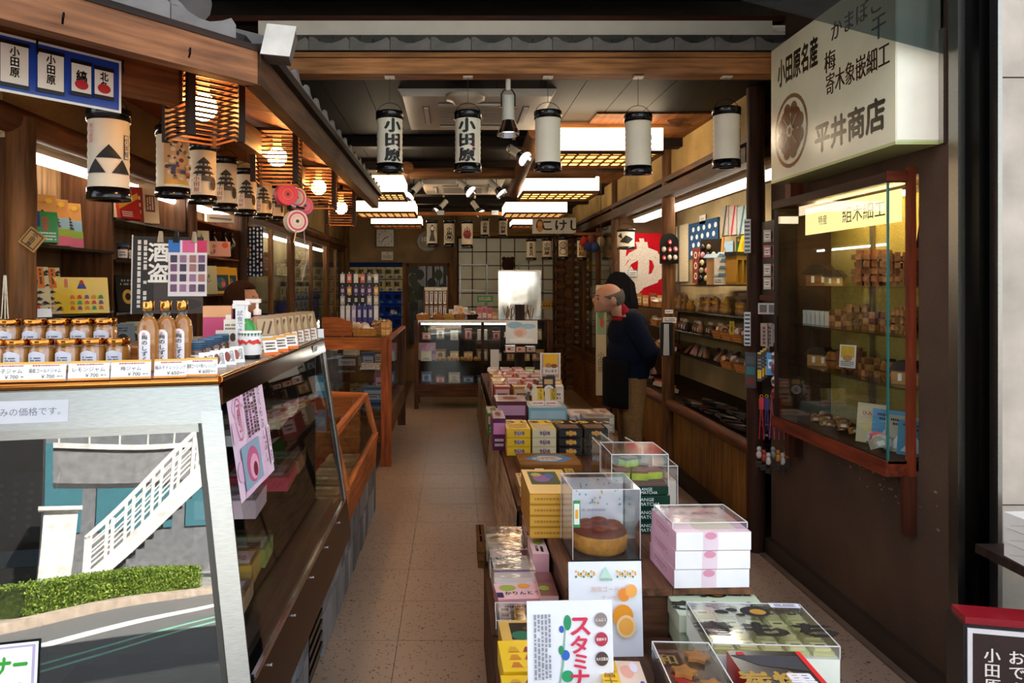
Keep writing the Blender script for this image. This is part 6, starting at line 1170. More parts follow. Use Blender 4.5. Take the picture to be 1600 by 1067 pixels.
def burr(label, q, n, s, c, rz=0):
    o = thing('burr_puzzle', label, 'puzzle', q, rz, 'interlocking wooden puzzles'); r_ = random.Random(n)
    k = 0
    for i in range(n):
        for j in range(n):
            for a in range(3):
                if r_.random() < .75:
                    L_ = s * n * .62; u, v = (i - (n - 1) / 2) * s, (j - (n - 1) / 2) * s; h = s * .36; cz = s * n * .62
                    bx_ = [(-L_, L_, u - h, u + h, cz + v - h, cz + v + h), (u - h, u + h, -L_, L_, cz + v - h, cz + v + h), (u - h, u + h, v - h, v + h, cz - L_, cz + L_)][a]
                    MB(jit(c, .25)).b(*bx_).build('stick', 'wood_%s' % 'xyz'[a], o)
    return o
def house(label, q, rz, w_=.1, c=0x8a5a2c):
    o = thing('wooden_house', label, 'model', q, rz, 'little wooden models'); MB(c).b(-w_ / 2, w_ / 2, -w_ * .35, w_ * .35, 0, w_ * .6).build('walls', 'wood_x', o)
    MB(0x3a2a1c).prism([(-w_ * .62, w_ * .55), (w_ * .62, w_ * .55), (w_ * .3, w_ * .95), (-w_ * .3, w_ * .95)], -w_ * .45, w_ * .45).build('roof', 'wood_y', o)
    for x in (-.25, .2): MB(0xe0d8c8).b(w_ * x, w_ * (x + .14), -w_ * .36, -w_ * .345, w_ * .15, w_ * .45).build('window', 'paper', o)
house('thatched wooden house model on the top shelf of the wall showcase', (1.84, 3.72, 1.521), R(-50), .11); house('small pale shed model beside the thatched house', (1.84, 3.58, 1.521), R(-40), .08, 0xb08a50)
burr('big interlocking wooden puzzle block under the lit sign', (1.86, 3.28, 1.521), 4, .032, 0x9a5c2c, R(-40)); burr('second interlocking puzzle beside the crane model', (1.86, 3.08, 1.521), 4, .028, 0xa86a38, R(-30))
cr_ = thing('crane_model', 'wooden crane model with a tall jib beside the end glass', 'model', (1.85, 2.96, 1.521), R(-40)); MB(0x6a3a1e).b(-.04, .04, -.03, .03, 0, .1).build('base', 'wood_x', cr_); MB(0x8a5428).b(-.02, .02, -.02, .02, .1, .15).build('cab', 'wood_z', cr_); MB(0x2a1a10).bar((0, 0, .14), (.02, 0, .30), .012, .012).build('jib', 'wood_z', cr_); MB(0xb87a40).b(.045, .051, -.003, .003, -.0, .18).build('mast', 'wood_z', cr_)
for i in range(11):
    z = (1.326, 1.326, 1.326, 1.326, 1.121, 1.121, 1.121, 1.121, 1.121, 1.326, 1.121)[i]; y = (3.0, 3.12, 3.26, 3.4, 3.02, 3.14, 3.3, 3.45, 3.6, 3.55, 3.74)[i]; x = 1.85
    lb = 'wooden puzzle on the %s showcase shelf, %s' % ('second' if z > 1.2 else 'third', names[i])
    if i in (0, 3, 7): burr('splayed ' + lb, (x, y, z), 3, .03, (0xb07a44, 0x8a4a24, 0xa06a34)[i % 3], R(20 * i))
    elif i in (5, 8): 
        o = thing('barrel_puzzle', 'round barrel-shaped ' + lb, 'puzzle', (x, y, z), 0, 'interlocking wooden puzzles'); MB(0xa8682e).lathe([(.001, 0), (.03, 0), (.04, .03), (.04, .05), (.03, .08), (.001, .08)], seg=14).build('barrel', 'wood_z', o); MB(0x4a2a14).lathe([(.041, .036), (.0415, .04), (.041, .044)], seg=14).build('band', 'wood_x', o); MB(0x2a1a0e).lathe([(.02, .08), (.02, .09), (.001, .09)], seg=10).build('lid', 'wood_x', o)
    elif i in (4, 10): house('little tower-roofed ' + lb, (x, y, z), R(-50), .1, 0xb8844a)
    else:
        o = thing('cube_puzzle', 'checkered cube ' + lb, 'puzzle', (x, y, z), R(15 * i), 'interlocking wooden puzzles')
        for a in range(3):
            for b in range(3):
                for c_ in range(2): MB(jit((0xb8804a, 0x7a4a26)[(a + b + c_) % 2], .15)).b(-.04 + a * .027, -.0135 + a * .027, -.025 + c_ * .027, .0015 + c_ * .027, b * .027, b * .027 + .0265).build('block', 'wood_x', o)
card('picture_card', 'yellow framed picture card hanging in the wall showcase', (1.74, 3.28, 1.16), .075, .1, 0xd8d0c8, [('r', .08, .45, .92, .95, 0xc8a020), ('e', .5, .42, .3, .14, 0xb87a48), ('l', .1, .05, .9, .3, 3, 0x4a4040)], R(-60), R(5), cat='card')
for i, (y, c, tx) in enumerate(((3.2, 0xc8b890, 'ひみつ箱'), (3.1, 0x4a8ab0, ''), (3.02, 0x9a927c, ''), (2.95, 0x3a7a94, ''))):
    card('picture_book', 'upright booklet at the bottom of the wall showcase, %s' % ('cream with kana', 'sky blue with white mountain', 'grey with dark lines', 'teal beside the end glass')[i], (1.80 + .01 * i, y, .842), .13, .17 - .01 * i, c, ([('t', tx, .5, .75, .12, 0xa83028, .02), ('e', .5, .4, .3, .15, 0xd8c080)] if tx else [('p', [(.1, .1), (.5, .6), (.9, .1)], mixc(c, 0xffffff, .4)), ('l', .15, .7, .85, .92, 2, INK)]), R(-55), R(8), 'booklets in the wall showcase', 'booklet')
filler('small turned wooden toy scattered on the showcase floor', (1.83, 3.5, .842), .12, .55, 26, (0xa8743c, 0x8a5428, 0xb88a50, 0x6a3418), .04, material='wood_x'); filler('clear bagged puzzle lying by the showcase end glass', (1.755, 3.05, .845), .05, .2, 6, (0xc8c4b8, 0xb0a898, 0xc83048), .06)
for i in range(6): o = MB(0xc8c4bc).b(-.02, .02, -.012, .012, 0, .07).b(-.021, -.02, -.008, .008, .015, .05, 0x8a3a3a).build('glass_tube_toy', 'gloss', None, (1.84, 3.86 - i * .045, 1.326), R(-20)); tag(o, 'pale tube toy on the second showcase shelf, %s from the far end' % names[i], 'toy', 'tube toys in the wall showcase')
# wooden bracket legs below and the label plaque above
MB(0x4a2414).b(-.0, .05, -.52, -.49, -.25, -.02).build('leg', 'wood_z', wsx); MB(0x4a2414).b(-.02, .05, .42, .47, -.16, -.02).build('leg', 'wood_z', wsx); MB(0x6a2e1a).b(-.04, .03, .36, .42, 1.165, 1.245).build('hanger_block', 'wood_z', wsx)
# ================================================================ STRAPS AND CHARMS BETWEEN POST AND SHOWCASE
hb2 = thing('charm_stand', 'black hanging stand of souvenir cards beside the dark entrance post', 'stand', (1.76, 4.09, .6))
MB(0x0f0d0c).b(-.02, .02, -.1, .09, .3, 1.28).build('panel', 'plastic', hb2); MB(0x5a2e16).b(-.03, .02, -.1, .1, .84, .87).build('ledge', 'wood_y', hb2)
def chip(name, label, px, py, w_, h, c, shapes, grp, d=4.08, cat='card', x=None):
    x = xat(px, d); o = MB(c).b(-w_ / 2, w_ / 2, -.004, .004, 0, h).build(name, 'gloss', None, (x, d, zat(py, d)), R(-35)); tag(o, label, cat, grp)
    pr(o, flat((-w_ / 2, -.004, 0), (1, 0, 0), (0, 0, 1), (0, -1, 0), w_, h), shapes, 'print', 'gloss'); return o
rows = ((378, 'top'), (402, 'second'), (431, 'third'), (452, 'fourth'))
for j, (py, nm) in enumerate(rows):
    for i, px in enumerate((1199, 1210)): chip('souvenir_card', 'souvenir card in the %s row of the black stand, %s' % (nm, ('post side', 'showcase side')[i]), px, py, .038 if i == 0 else .05, .065, (0xb8a088, 0x8a4a40)[i] if j != 1 or i else 0xb02028, [('r', .15, .2, .85, .8, 0xd8c8b0 if i == 0 else 0x5a3430), ('l', .2, .3, .8, .7, 2, 0x2a1a14)], 'souvenir cards on the black stand', 4.03)
chip('blister_pack', 'wide clear pack of black figures on the stand ledge', 1200, 491, .1, .06, 0xa89a90, [('r', .08, .15, .45, .85, 0x2a2428), ('r', .55, .15, .92, .85, 0x3a3034), ('l', .1, .02, .9, .12, 1, 0xb03030)], None, 4.0, 'pack')
for i, px in enumerate((1194, 1203)): chip('chain_card', 'brown card with a vertical chain of beads, %s' % ('post side', 'showcase side')[i], px, 541, .035, .125, 0x8a6a58, [('e', .5, .15 + .16 * k, .2, .06, 0x1a1614) for k in range(5)], 'bead chain cards', 4.0)
chip('picture_pack', 'white and green picture pack above the round charms', 1217, 536, .075, .1, 0xc8d0d0, [('e', .5, .2, .3, .12, 0x3a8a5a), ('e', .65, .25, .15, .1, 0xc83a3a), ('e', .4, .18, .12, .08, 0x2a4ab0), ('l', .1, .45, .5, .9, 3, 0x2a5aa0)], None, 3.98, 'pack')
chip('blue_can_strap', 'blue bottle-shaped strap on the stand', 1205, 586, .045, .12, 0x3a8ac0, [('r', .2, .3, .8, .7, 0xd8e4e8), ('e', .5, .5, .25, .12, 0x2a6aa8)], None, 3.98, 'strap')
for i in range(4): chip('gold_ring_strap', 'black and yellow strap with gold ring, %s' % names[i], 1187 + i * 4, 596 - i * 3, .025, .16, 0x2a2622, [('r', .1, .1, .9, .4, 0xd8a81c), ('e', .5, .97, .4, .04, 0xd8a81c), ('l', .1, .45, .9, .8, 3, 0x8a8074)], 'gold ring straps', 4.04, 'strap')
for i in range(8):
    o = MB((0xd8d0c4, 0xb8303a)[(i // 2) % 2]).ball((0, 0, 0), (.021, .018, .03), 10, 8).b(-.014, .014, -.022, -.018, -.01, .012, 0x3a2420).build('daruma_charm', 'gloss', None, at(1211 + (i % 2) * 13, 558 + (i // 2) * 19, 3.96), R(-35)); tag(o, 'round charm in the column beside the showcase, %s row, %s' % (names[i // 2], ('post side', 'showcase side')[i % 2]), 'charm', 'round charms beside the showcase')
cardrack = chip('photo_strip', 'clear strip of small dark photographs hanging on the dark post', 1173, 606, .06, .2, 0x3a3a3c, [('r', .12, .08 + .3 * k, .88, .3 + .3 * k, (0x6a2a1a, 0x2a6a6a, 0x4a4a50)[k]) for k in range(3)], None, 4.18, 'strip')
for i in range(5):
    p0 = at(1190 + i * 8, 622, 3.98); o = thing('cord_strap', 'long strap %s, hanging low beside the post' % ('with red top', 'with purple top', 'of pink cord, inner', 'of pink cord, middle', 'of pink cord, outer')[i], 'strap', p0, R(-35), 'long cord straps')
    c = (0xb02a30, 0x3a2a6a, 0xb85a6e, 0xb85a6e, 0xb85a6e)[i]; MB(0xc89a3a).tube([(.008 * math.cos(a), 0, .01 + .008 * math.sin(a)) for a in [k * math.pi / 4 for k in range(9)]], .002, 5).build('ring', 'metal', o)
    MB(c).tube([(0, 0, 0), (-.012, 0, -.22)], .003, 5).tube([(0, 0, 0), (.012, 0, -.22)], .003, 5).build('cord', 'fabric', o)
    if i < 2: MB(c).b(-.012, .012, -.006, .006, -.06, -.0).build('cap', 'plastic', o); MB(0xb8b4b0).b(-.01, .01, -.005, .005, -.2, -.06).build('tube', 'clear', o)
for i in range(7):
    c = (0xc8bcb0, 0xb03a30, 0xd8d0c4, 0x8a8680, 0xd88a3a, 0xd8cfc4, 0xc87a34)[i]; o = thing('mascot_pouch', 'clear pouch with little white charm at the stand foot, %s from the post' % names[i], 'pouch', at(1186 + i * 7.4, 716 + (i % 3) * 5, 3.95), R(-35), 'charm pouches at the stand foot')
    MB(0xffffff).b(-.0145, .0145, -.012, .012, -.05, .07).build('bag', 'clear', o); MB(c).ball((0, 0, .02), (.014, .01, .022), 10, 8).ball((0, 0, .05), (.012, .01, .014), 10, 6).build('charm', 'gloss', o); MB(0x2a2420).b(-.013, .013, -.01, .01, -.045, -.02).build('card', 'paper', o)
for i, py in enumerate((395, 540)): chip('calendar_strip', 'black and white printed strip on the dark post, %s' % ('upper', 'lower')[i], 1168, py, .035, .19, 0xc8c8c8, [('r', .1, .04 + .12 * k, .9, .1 + .12 * k, 0x3a3c44) for k in range(8)], 'printed strips on the dark post', 4.2, 'strip')

# ================================================================ CENTRE DISPLAY
def stand(label, x0, x1, y0, y1, z, c, name='display_table', skirt=True):
    o = thing(name, label, 'table', ((x0 + x1) / 2, (y0 + y1) / 2, 0)); a, b = (x1 - x0) / 2, (y1 - y0) / 2
    MB(c).b(-a, a, -b, b, z - .025, z).build('top', 'wood_y', o); m = mixc(c, 0x000000, .15)
    MB(m).b(-a + .01, a - .01, -b + .01, -b + .03, 0, z - .025).build('front_panel', 'wood_x', o); MB(m).b(-a + .01, -a + .03, -b + .03, b - .01, 0, z - .025).build('side_panel', 'wood_y', o); MB(m).b(a - .03, a - .01, -b + .03, b - .01, 0, z - .025).build('side_panel', 'wood_y', o)
    return o
PZ, CZ2, MZ = .44, .585, .50
stand('low dark display table nearest the street', .12, .98, 1.45, 2.28, PZ, 0x4a3020)
stand('low side table under the wrapped sweets', .12, .345, 2.30, 3.15, PZ, 0x5a3a24)
stand('wooden crate carrying the cake boxes', .35, .68, 2.30, 3.2, CZ2, 0x6a4630, 'wooden_crate')
o = MB(0x6a4630).b(.682, .93, 2.30, 3.2, CZ2 - .02, CZ2).b(.70, .72, 2.6, 3.18, 0, CZ2 - .02).b(.88, .9, 2.6, 3.18, 0, CZ2 - .02).build('side_shelf', 'wood_y'); tag(o, 'plank shelf beside the crate under the pink boxes', 'shelf')
stand('long brown display table along the aisle', .30, 1.02, 3.45, 6.05, MZ, 0x5a3420)
stand('far display table before the back showcase', .33, .98, 6.1, 8.7, MZ, 0x5a3a26)
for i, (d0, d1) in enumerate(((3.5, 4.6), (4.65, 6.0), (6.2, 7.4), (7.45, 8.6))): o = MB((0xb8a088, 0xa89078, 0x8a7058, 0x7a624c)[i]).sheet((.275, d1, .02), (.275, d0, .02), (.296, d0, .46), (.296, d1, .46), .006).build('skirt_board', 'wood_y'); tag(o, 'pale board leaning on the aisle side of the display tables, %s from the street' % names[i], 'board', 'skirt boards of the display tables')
def dz(py, z): return F * (CZ - z) / (py - CY)
def tbox(name, label, px0, px1, pyb, z, dep, h, cols, faces=None, rz=0, group=None, cat='box', material='gloss', n=1, gap=.002, d=None, lids=None):
    """cartons stood by the pixels of their front lower edge on a support of height z; n layers high"""
    d = d or dz(pyb, z); w_ = (px1 - px0) * d / F; x = xat((px0 + px1) / 2, d); out = []
    for k in range(n):
        lb = label if n == 1 else label + ', ' + ('lowest', 'second lowest', 'third lowest', 'fourth lowest', 'fifth lowest')[k] + ' of the stack' if k < n - 1 else label + ', topmost of the stack'
        if n == 1: lb = label
        out.append(pbox(name, lb, (x, d + dep / 2, z + .001 + k * (h + gap)), (w_, dep, h), cols, {s: v for s, v in (faces or {}).items() if s != 'top' or k == n - 1}, rz, group, cat, material))
    return out
def cover(parent, w_, d_, z0, z1, name='clear_cover'):
    m = MB(0xffffff); t = .0015
    m.b(-w_ / 2, w_ / 2, -d_ / 2, -d_ / 2 + t, z0, z1).b(-w_ / 2, w_ / 2, d_ / 2 - t, d_ / 2, z0, z1).b(-w_ / 2, -w_ / 2 + t, -d_ / 2, d_ / 2, z0, z1).b(w_ / 2 - t, w_ / 2, -d_ / 2, d_ / 2, z0, z1).b(-w_ / 2, w_ / 2, -d_ / 2, d_ / 2, z1, z1 + t)
    cv = m.build(name, 'clearflat', parent)
    e = MB(0xd8d8d8); s = .0022
    for x in (-w_ / 2, w_ / 2):
        e.b(x - s / 2, x + s / 2, -d_ / 2, d_ / 2, z1, z1 + s)
        for y in (-d_ / 2, d_ / 2): e.b(x - s / 2, x + s / 2, y - s / 2, y + s / 2, z0, z1)
    for y in (-d_ / 2, d_ / 2): e.b(-w_ / 2, w_ / 2, y - s / 2, y + s / 2, z1, z1 + s)
    e.build('cover_edge', 'plastic', cv)
# ---- nearest: pickles card, black boxes, kimochi boxes
YW = 0xe8b81c
def vine():
    return [('p', [(.33, .2), (.42, .5), (.45, .78), (.43, .78), (.39, .5), (.31, .2)], 0x8ab098), ('e', .47, .83, .045, .06, 0x1f8a5a), ('e', .40, .78, .03, .028, 0x2a5ab0), ('e', .44, .58, .05, .04, 0x2a62b8), ('e', .39, .62, .03, .035, 0x1f8a5a), ('e', .46, .42, .07, .045, 0x1f9a60)]
d = 1.80
pk = card('pickle_card', 'white card with red diagonal kana and a blue-green vine, standing in front', (xat(894, d), d, PZ + .001), .212, .305, 0xe4e4ea, [('r', .4, .0, 1, .3, 0xc8c4c8), ('p', [(.6, 0), (1, .16), (1, .2), (.55, 0)], 0xa89a98)] + vine() + [('t', 'ス', .62, .8, .13, 0xd02a4a, .03, 1.1), ('t', 'タ', .60, .66, .13, 0xd02a4a, .03, 1.1), ('t', 'ミ', .61, .53, .11, 0xd02a4a, .03, 1.1), ('t', 'ナ', .60, .40, .13, 0xd02a4a, .03, 1.1), ('t', '漬', .40, .24, .15, 0xd02a4a, .03, 1.1), ('l', .07, .4, .28, .9, 5, 0x8a8a94, True),
          ('e', .86, .85, .075, .055, 0x8a7a74), ('t', 'にんにく', .86, .85, .025, 0xf0ece8, .02, .8), ('e', .86, .7, .075, .055, 0xa82a40), ('t', '青唐辛子', .86, .7, .025, 0xf0ece8, .02, .8), ('e', .86, .55, .075, .055, 0x4a3630), ('t', '丸大豆醤油', .86, .55, .025, 0xf0ece8, .02, .7)], R(3), R(6), cat='sign', t=.003)
d = 2.16
oc = [('e', .1 + .035 * (k % 8), .9 - .03 * (k // 8) - .012 * (k % 3), .014, .012, (0xe8a020, 0xe8a020, 0x3a8a4a)[k % 3]) for k in range(16)] + [('e', .66 + .035 * (k % 8), .9 - .03 * (k // 8) - .012 * (k % 3), .014, .012, (0xe8a020, 0xe8a020, 0x3a8a4a)[k % 3]) for k in range(16)]
card('orange_cake_card', 'white card with orange fruit and blossom corners below the cake box', (xat(948, d), d, PZ + .001), .216, .27, 0xe6e8ee, oc + [('p', [(.5, .96), (.58, .84), (.42, .84)], 0xb8d8c8), ('l', .42, .8, .6, .84, 1, 0x8ab8a0), ('t', '湘南ゴールド', .52, .72, .06, 0xd8b0a0, .0, 1.0), ('t', 'ケーキ', .54, .63, .05, 0xd8b0a0, .0), ('e', .74, .66, .08, .07, 0xe88a30), ('e', .84, .7, .08, .07, 0xf0a850), ('e', .72, .44, .14, .12, 0xe8941c), ('e', .76, .33, .13, .12, 0xf0c890), ('e', .76, .33, .1, .09, 0xf0a848), ('r', .12, .3, .5, .5, 0xb8b48a), ('e', .3, .42, .1, .05, 0x6aa05a)], R(2), R(5), cat='sign')
for i, (x0, x1, h) in enumerate(((.385, .49, .078), (.50, .64, .108), (.69, .87, .103))): pbox('plain_carton', 'dark plain carton under the %s' % ('yellow and pink box', 'black box of star crackers', 'black box with gold writing')[i], ((x0 + x1) / 2, 1.75, PZ + .001), (x1 - x0 - .01, .23, h), (0x2a2420, 0x2a2420), {}, 0, 'plain cartons at the front')
bx = tbox('assorted_box', 'yellow and pink slanted box beside the pickle card', 962, 1035, 1090, PZ + .08, .24, .05, (YW, 0xe8d8b0), {'top': [('r', .0, .0, .4, 1, 0xe8b81c), ('r', .4, .5, 1, 1, 0xe6ccb4), ('e', .62, .78, .15, .13, 0xe8a890), ('e', .55, .3, .14, .1, 0xd8c8b8), ('e', .9, .55, .06, .05, 0x2a5aa8), ('e', .8, .86, .1, .1, 0xe8e0e8), ('tv', '富士の恵', .18, .5, .14, 0x8a5a10, .01)]}, R(-4), d=1.64)
# black trays
kb = tbox('black_seafood_box', 'black box with star crackers under a clear lid', 1060, 1160, 1095, PZ + .11, .24, .05, (0x16161a, 0x1c1c22), {'top': [('r', .05, .62, .45, .95, 0xa81c28), ('r', .065, .64, .435, .935, 0x141418), ('t', '和', .18, .79, .2, 0xb8903a, .02), ('p', [(.1, .5), (.65, .28), (.6, .1), (.3, .15)], 0xb81c28), ('l', .5, .2, .9, .5, 3, 0x5a5a62)]}, R(-3), d=1.635)[0]
for i, (x, y) in enumerate(((.03, .075), (-.02, .0), (.03, -.06))):
    st_ = [(x + (.032 if k % 2 == 0 else .02) * math.cos(k * math.pi / 5), y + (.032 if k % 2 == 0 else .02) * math.sin(k * math.pi / 5)) for k in range(10)]
    MB(0xb87a3a).add([(a, b, .053) for a, b in st_] + [(a, b, .061) for a, b in st_], [tuple(range(10, 20))] + [(k, (k + 1) % 10, 10 + (k + 1) % 10, 10 + k) for k in range(10)]).build('star_cracker', 'food', kb)
cover(kb, .14, .235, .05, .07)
tbox('black_gold_box', 'black box with gold brush writing and red edge at the lower corner', 1196, 1325, 1085, PZ + .105, .24, .055, (0xc81c20, 0x1c1c1e), {'top': [('r', .93, 0, 1, 1, 0xe01c20), ('p', [(.0, .9), (.9, .9), (.9, .6), (.3, .7)], 0x3a3a40), ('t', '炭焼', .35, .42, .3, 0xb08a3a, .04), ('tv', '黒', .72, .4, .3, 0xe8e4e4, .03), ('r', .1, .9, .2, .96, 0xc82020)]}, R(-2), d=1.63)
KG = 0xb8c4a4
kim = [('t', 'きもち', .52, .35, .3, INK, .06, 1.5), ('e', .55, .78, .13, .13, INK), ('e', .57, .77, .07, .07, 0xb8842a), ('e', .25, .75, .06, .05, INK), ('e', .35, .8, .05, .05, INK), ('e', .4, .68, .04, .03, INK), ('l', .7, .7, .95, .9, 2, 0x2a2a28)]
k1 = tbox('kimochi_box', 'pale green box with bold black kana lying under the pink boxes', 1046, 1190, 985, PZ, .20, .05, (0xc8d0b8, KG), {'top': kim}, R(-3), d=2.17)[0]
k1.location = (.80, 2.26, PZ + .069)
pbox('green_carton', 'plain pale green carton beneath the flat kana box', (.80, 2.26, PZ + .001), (.26, .17, .066), (0xb8c4a4, 0xb8c4a4), {}, R(-3))
for i in range(1): pbox('green_tray_carton', 'pale green carton beneath the open box of buns', (.83, 2.02, PZ + .001), (.31, .24, .068), (0xc8d0b8, 0xb8c4a4), {'front': [('t', 'きもち', .5, .5, .6, INK, .05, 1.3)]}, R(-3))
kw = .30; k2 = thing('kimochi_open_box', 'open pale green box of wrapped buns under a printed clear lid', 'box', (.80, 2.0, PZ + .03), R(-3)); k2.location.z = PZ + .001
k2.location = (.83, 2.02, PZ + .071)
MB(0xe8ecdf).b(-.16, .16, -.125, .125, 0, .06).build('tray', 'gloss', k2)
for i in range(5):
    for j in range(4):
        m = MB(jit(0xc8c88a, .06)); m.b(-.026, .026, -.024, .024, 0, .012).b(-.02, .02, -.018, .018, .012, .018, 0xdcd8a0).b(-.012, .012, -.003, .003, .018, .0185, 0x4a5a2a); m.build('wrapped_bun', 'gloss', k2, (-.125 + i * .0625, -.09 + j * .06, .061))
cover(k2, .32, .25, .06, .092); pr(k2, flat((-.16, -.125, .093), (1, 0, 0), (0, 1, 0), (0, 0, 1), .32, .25), kim + [('r', .72, .88, .98, 1.0, 0xd8d8e0), ('l', .76, .9, .94, .98, 2, 0x3a3a4a)])
# pink boxes
for k in range(3): 
    o = pbox('pink_gift_box', 'white-fronted pink blossom box beside the crate, ' + ('lowest', 'middle', 'topmost under a clear cover')[k], (.797 + .003 * k, 2.425, CZ2 + .001 + k * .058), (.235, .25, .056), (0xe8d4dc, 0xe0bcc8), {'front': [('r', .0, 0, 1, 1, 0xf2eef0), ('r', .36, 0, .56, 1, 0xe8d0da), ('e', .46, .8, .08, .2, 0xd890a8)], 'left': [('r', 0, 0, 1, 1, 0xd8a8b8), ('l', .2, .3, .7, .7, 2, 0xb87890)], **({'top': [('r', .3, .1, .85, .5, 0xe0d4b8), ('e', .15, .5, .12, .12, 0xc86080), ('e', .15, .5, .08, .08, 0xf0d8e0), ('e', .7, .8, .12, .1, 0xd890a0), ('t', 'さくら', .55, .75, .12, INK, .02, 1.5)]} if k == 2 else {})}, R(2), 'pink blossom boxes')
    if k == 2: cover(o, .237, .19, .057, .075)
# cake under cover
cb = thing('cake_box', 'clear cake box with a golden caramel-topped cake', 'cake', (.515, 2.62, CZ2 + .001), R(2))
MB(0x2a2a2c).b(-.115, .115, -.11, .11, 0, .01).build('base', 'gloss', cb)
m = MB(0xd89a3c); n = 14; prof = [(.085, 0), (.094, .012), (.097, .04), (.092, .055)]
for r_, z_ in prof: pass
m.lathe([(.001, .011), (.085, .011), (.095, .022), (.098, .065), (.093, .078)], (0, -.005, 0), 28, 0xd8983a); m.lathe([(.095, .074), (.09, .088), (.06, .095), (.001, .097)], (0, -.005, 0), 28, 0x6a2a14); m.build('cake', 'food', cb)
for a in (20, 80, 140, 200, 260, 320): MB(0x7a3418).ball((.05 * math.cos(R(a)), -.005 + .05 * math.sin(R(a)), .094), (.034, .026, .012), 10, 6).build('caramel_slice', 'food', cb)
bkc = MB(0xe8eaf0).b(-.11, .11, .095, .097, .01, .235).build('back_card', 'paper', cb); rr = random.Random(6)
pr(cb, flat((-.11, .0945, .01), (1, 0, 0), (0, 0, 1), (0, -1, 0), .22, .225), [('e', rr.uniform(.05, .95), rr.uniform(.55, .98), .015, .02, rr.choice((0x8ac0d8, 0x6aa8d0, 0xd8b040)), 7) for _ in range(30)] + [('l', .3, .45, .7, .52, 1, 0xb8b8c8)])
cover(cb, .23, .22, .01, .245)
MB(0x2f8a4a).b(-.114, -.09, -.112, -.1105, .12, .21).b(-.111, -.093, -.1125, -.112, .13, .2, 0xe8e8e0).b(-.107, -.097, -.113, -.1125, .15, .18, 0xe8a020).build('side_label', 'paper', cb)
# golden box stack behind the cake and the clear sweets at its foot
tbox('golden_gift_box', 'golden wood-grain gift box behind the cake box', 828, 900, 815, CZ2, .36, .04, (0xc8902a, 0xd0a850), {'front': [('r', 0, .1, 1, .9, 0xd8a23a), ('l', .1, .3, .9, .7, 1, 0xb07a20)], 'left': [('r', 0, .08, 1, .92, 0xb8802a)], 'top': [('r', .12, .35, .8, .9, 0x3a4a2a), ('e', .4, .6, .2, .15, 0x8a5a8a), ('e', .6, .7, .1, .1, 0x3a5a9a), ('e', .3, .75, .12, .08, 0xb8a050)]}, R(0), 'golden gift boxes', n=4, d=2.75)
rr = random.Random(3)
gsx = [('golden_round_cookies', 'clear pack of beige swirl cookies on the side table', 2.98, .16, .06, 0xcdb894, [('o', .5, .5, .42, .42, .5, 0xa8824a), ('e', .5, .5, .2, .2, 0xb8925a)]), ('kana_label_pack', 'clear pack with a coloured kana label on the side table', 2.82, .16, .055, 0xe4dccf, [('r', 0, .5, 1, 1, 0xd8b8b8), ('t', '海鮮せんべい', .5, .3, .2, INK, .02, .8), ('r', .7, .5, 1, .9, 0x5a2a5a)]), ('striped_sweets_pack', 'clear pack of layered purple sweets on the side table', 2.66, .15, .06, 0xcfc6ba, [('r', 0, .4, 1, .55, 0x6a4a8a), ('r', .1, .65, .6, .95, 0x8a6a50)]), ('flower_box', 'pink and green flowered box on the side table', 2.52, .14, .045, 0xdc9a98, [('e', .3, .7, .2, .2, 0x9ab040), ('e', .7, .8, .15, .15, 0xe0a030), ('t', 'かりんとう', .6, .35, .2, INK, .02, .8), ('r', 0, .1, .15, .4, 0x1a1a4a)])]
for i, (nm, lb, d, dp, h, c, shp) in enumerate(gsx):
    o = pbox(nm, lb, (.205 + .004 * i, d, PZ + .001), (.145, dp * .93, h), (c, mixc(c, 0xffffff, .2)), {'top': shp, 'front': [('r', .05, .1, .95, .8, mixc(c, 0xffffff, .3)), ('l', .15, .3, .85, .6, 1, 0x5a3a34)]}, R(2 * i - 2), None, 'sweets')
    if i < 3: MB(0xffffff).b(-.073, .073, -dp * .47, dp * .47, h + .001, h + .03).build('clear_wrap', 'clear', o)
pbox('pink_brown_carton', 'pink and brown carton between side table and cake card', (.315, 2.52, PZ + .001), (.058, .20, .07), (0xd0a098, 0x7a4a44), {'top': [('t', 'ういろう', .5, .6, .12, INK, .02, .5), ('e', .3, .3, .3, .1, 0x8a9a3a)]}, R(0))
for i, (x, y, h, w_, c) in enumerate(((.315, 2.76, .12, .058, 0xd8a0a4), (.315, 2.98, .13, .058, 0x8a5a5c), (.205, 2.67, .0, .0, 0))):
    if w_: pbox('pink_wagashi_box', 'tall pink sweets box against the crate side, %s' % ('nearer', 'farther')[i], (x, y, PZ + .001), (w_, .2, h), (c, mixc(c, 0xffffff, .3)), {'top': [('e', .5, .6, .3, .15, 0x9ab040), ('l', .2, .1, .8, .4, 2, INK, True)], 'left': [('r', .1, .2, .9, .8, mixc(c, 0xffffff, .3)), ('t', 'かりん', .5, .5, .4, INK, .02)]}, 0, 'pink boxes against the crate')
ct = thing('chocolate_tray', 'clear-lidded tray of chocolates in foil rows before the flowered box', 'sweets', (.27, 2.30, PZ + .03), R(-2)); ct.location = (.235, 2.355, PZ + .001)
MB(0x5a5450).b(-.1, .1, -.065, .065, 0, .02).build('tray', 'gloss', ct)
for i in range(4):
    for j in range(3): MB(jit((0xb8b0a8, 0xb08a40, 0x2a2420, 0x4a3428)[i], .1)).b(-.018, .018, -.016, .016, .02, .034).b(-.012, .012, -.01, .01, .034, .035, (0x8a4a3a, 0x4a2a14, 0x8a7050, 0x8a7050)[i]).build('chocolate', 'gloss', ct, (-.07 + i * .047, -.042 + j * .042, 0))
cover(ct, .2, .13, .02, .045)
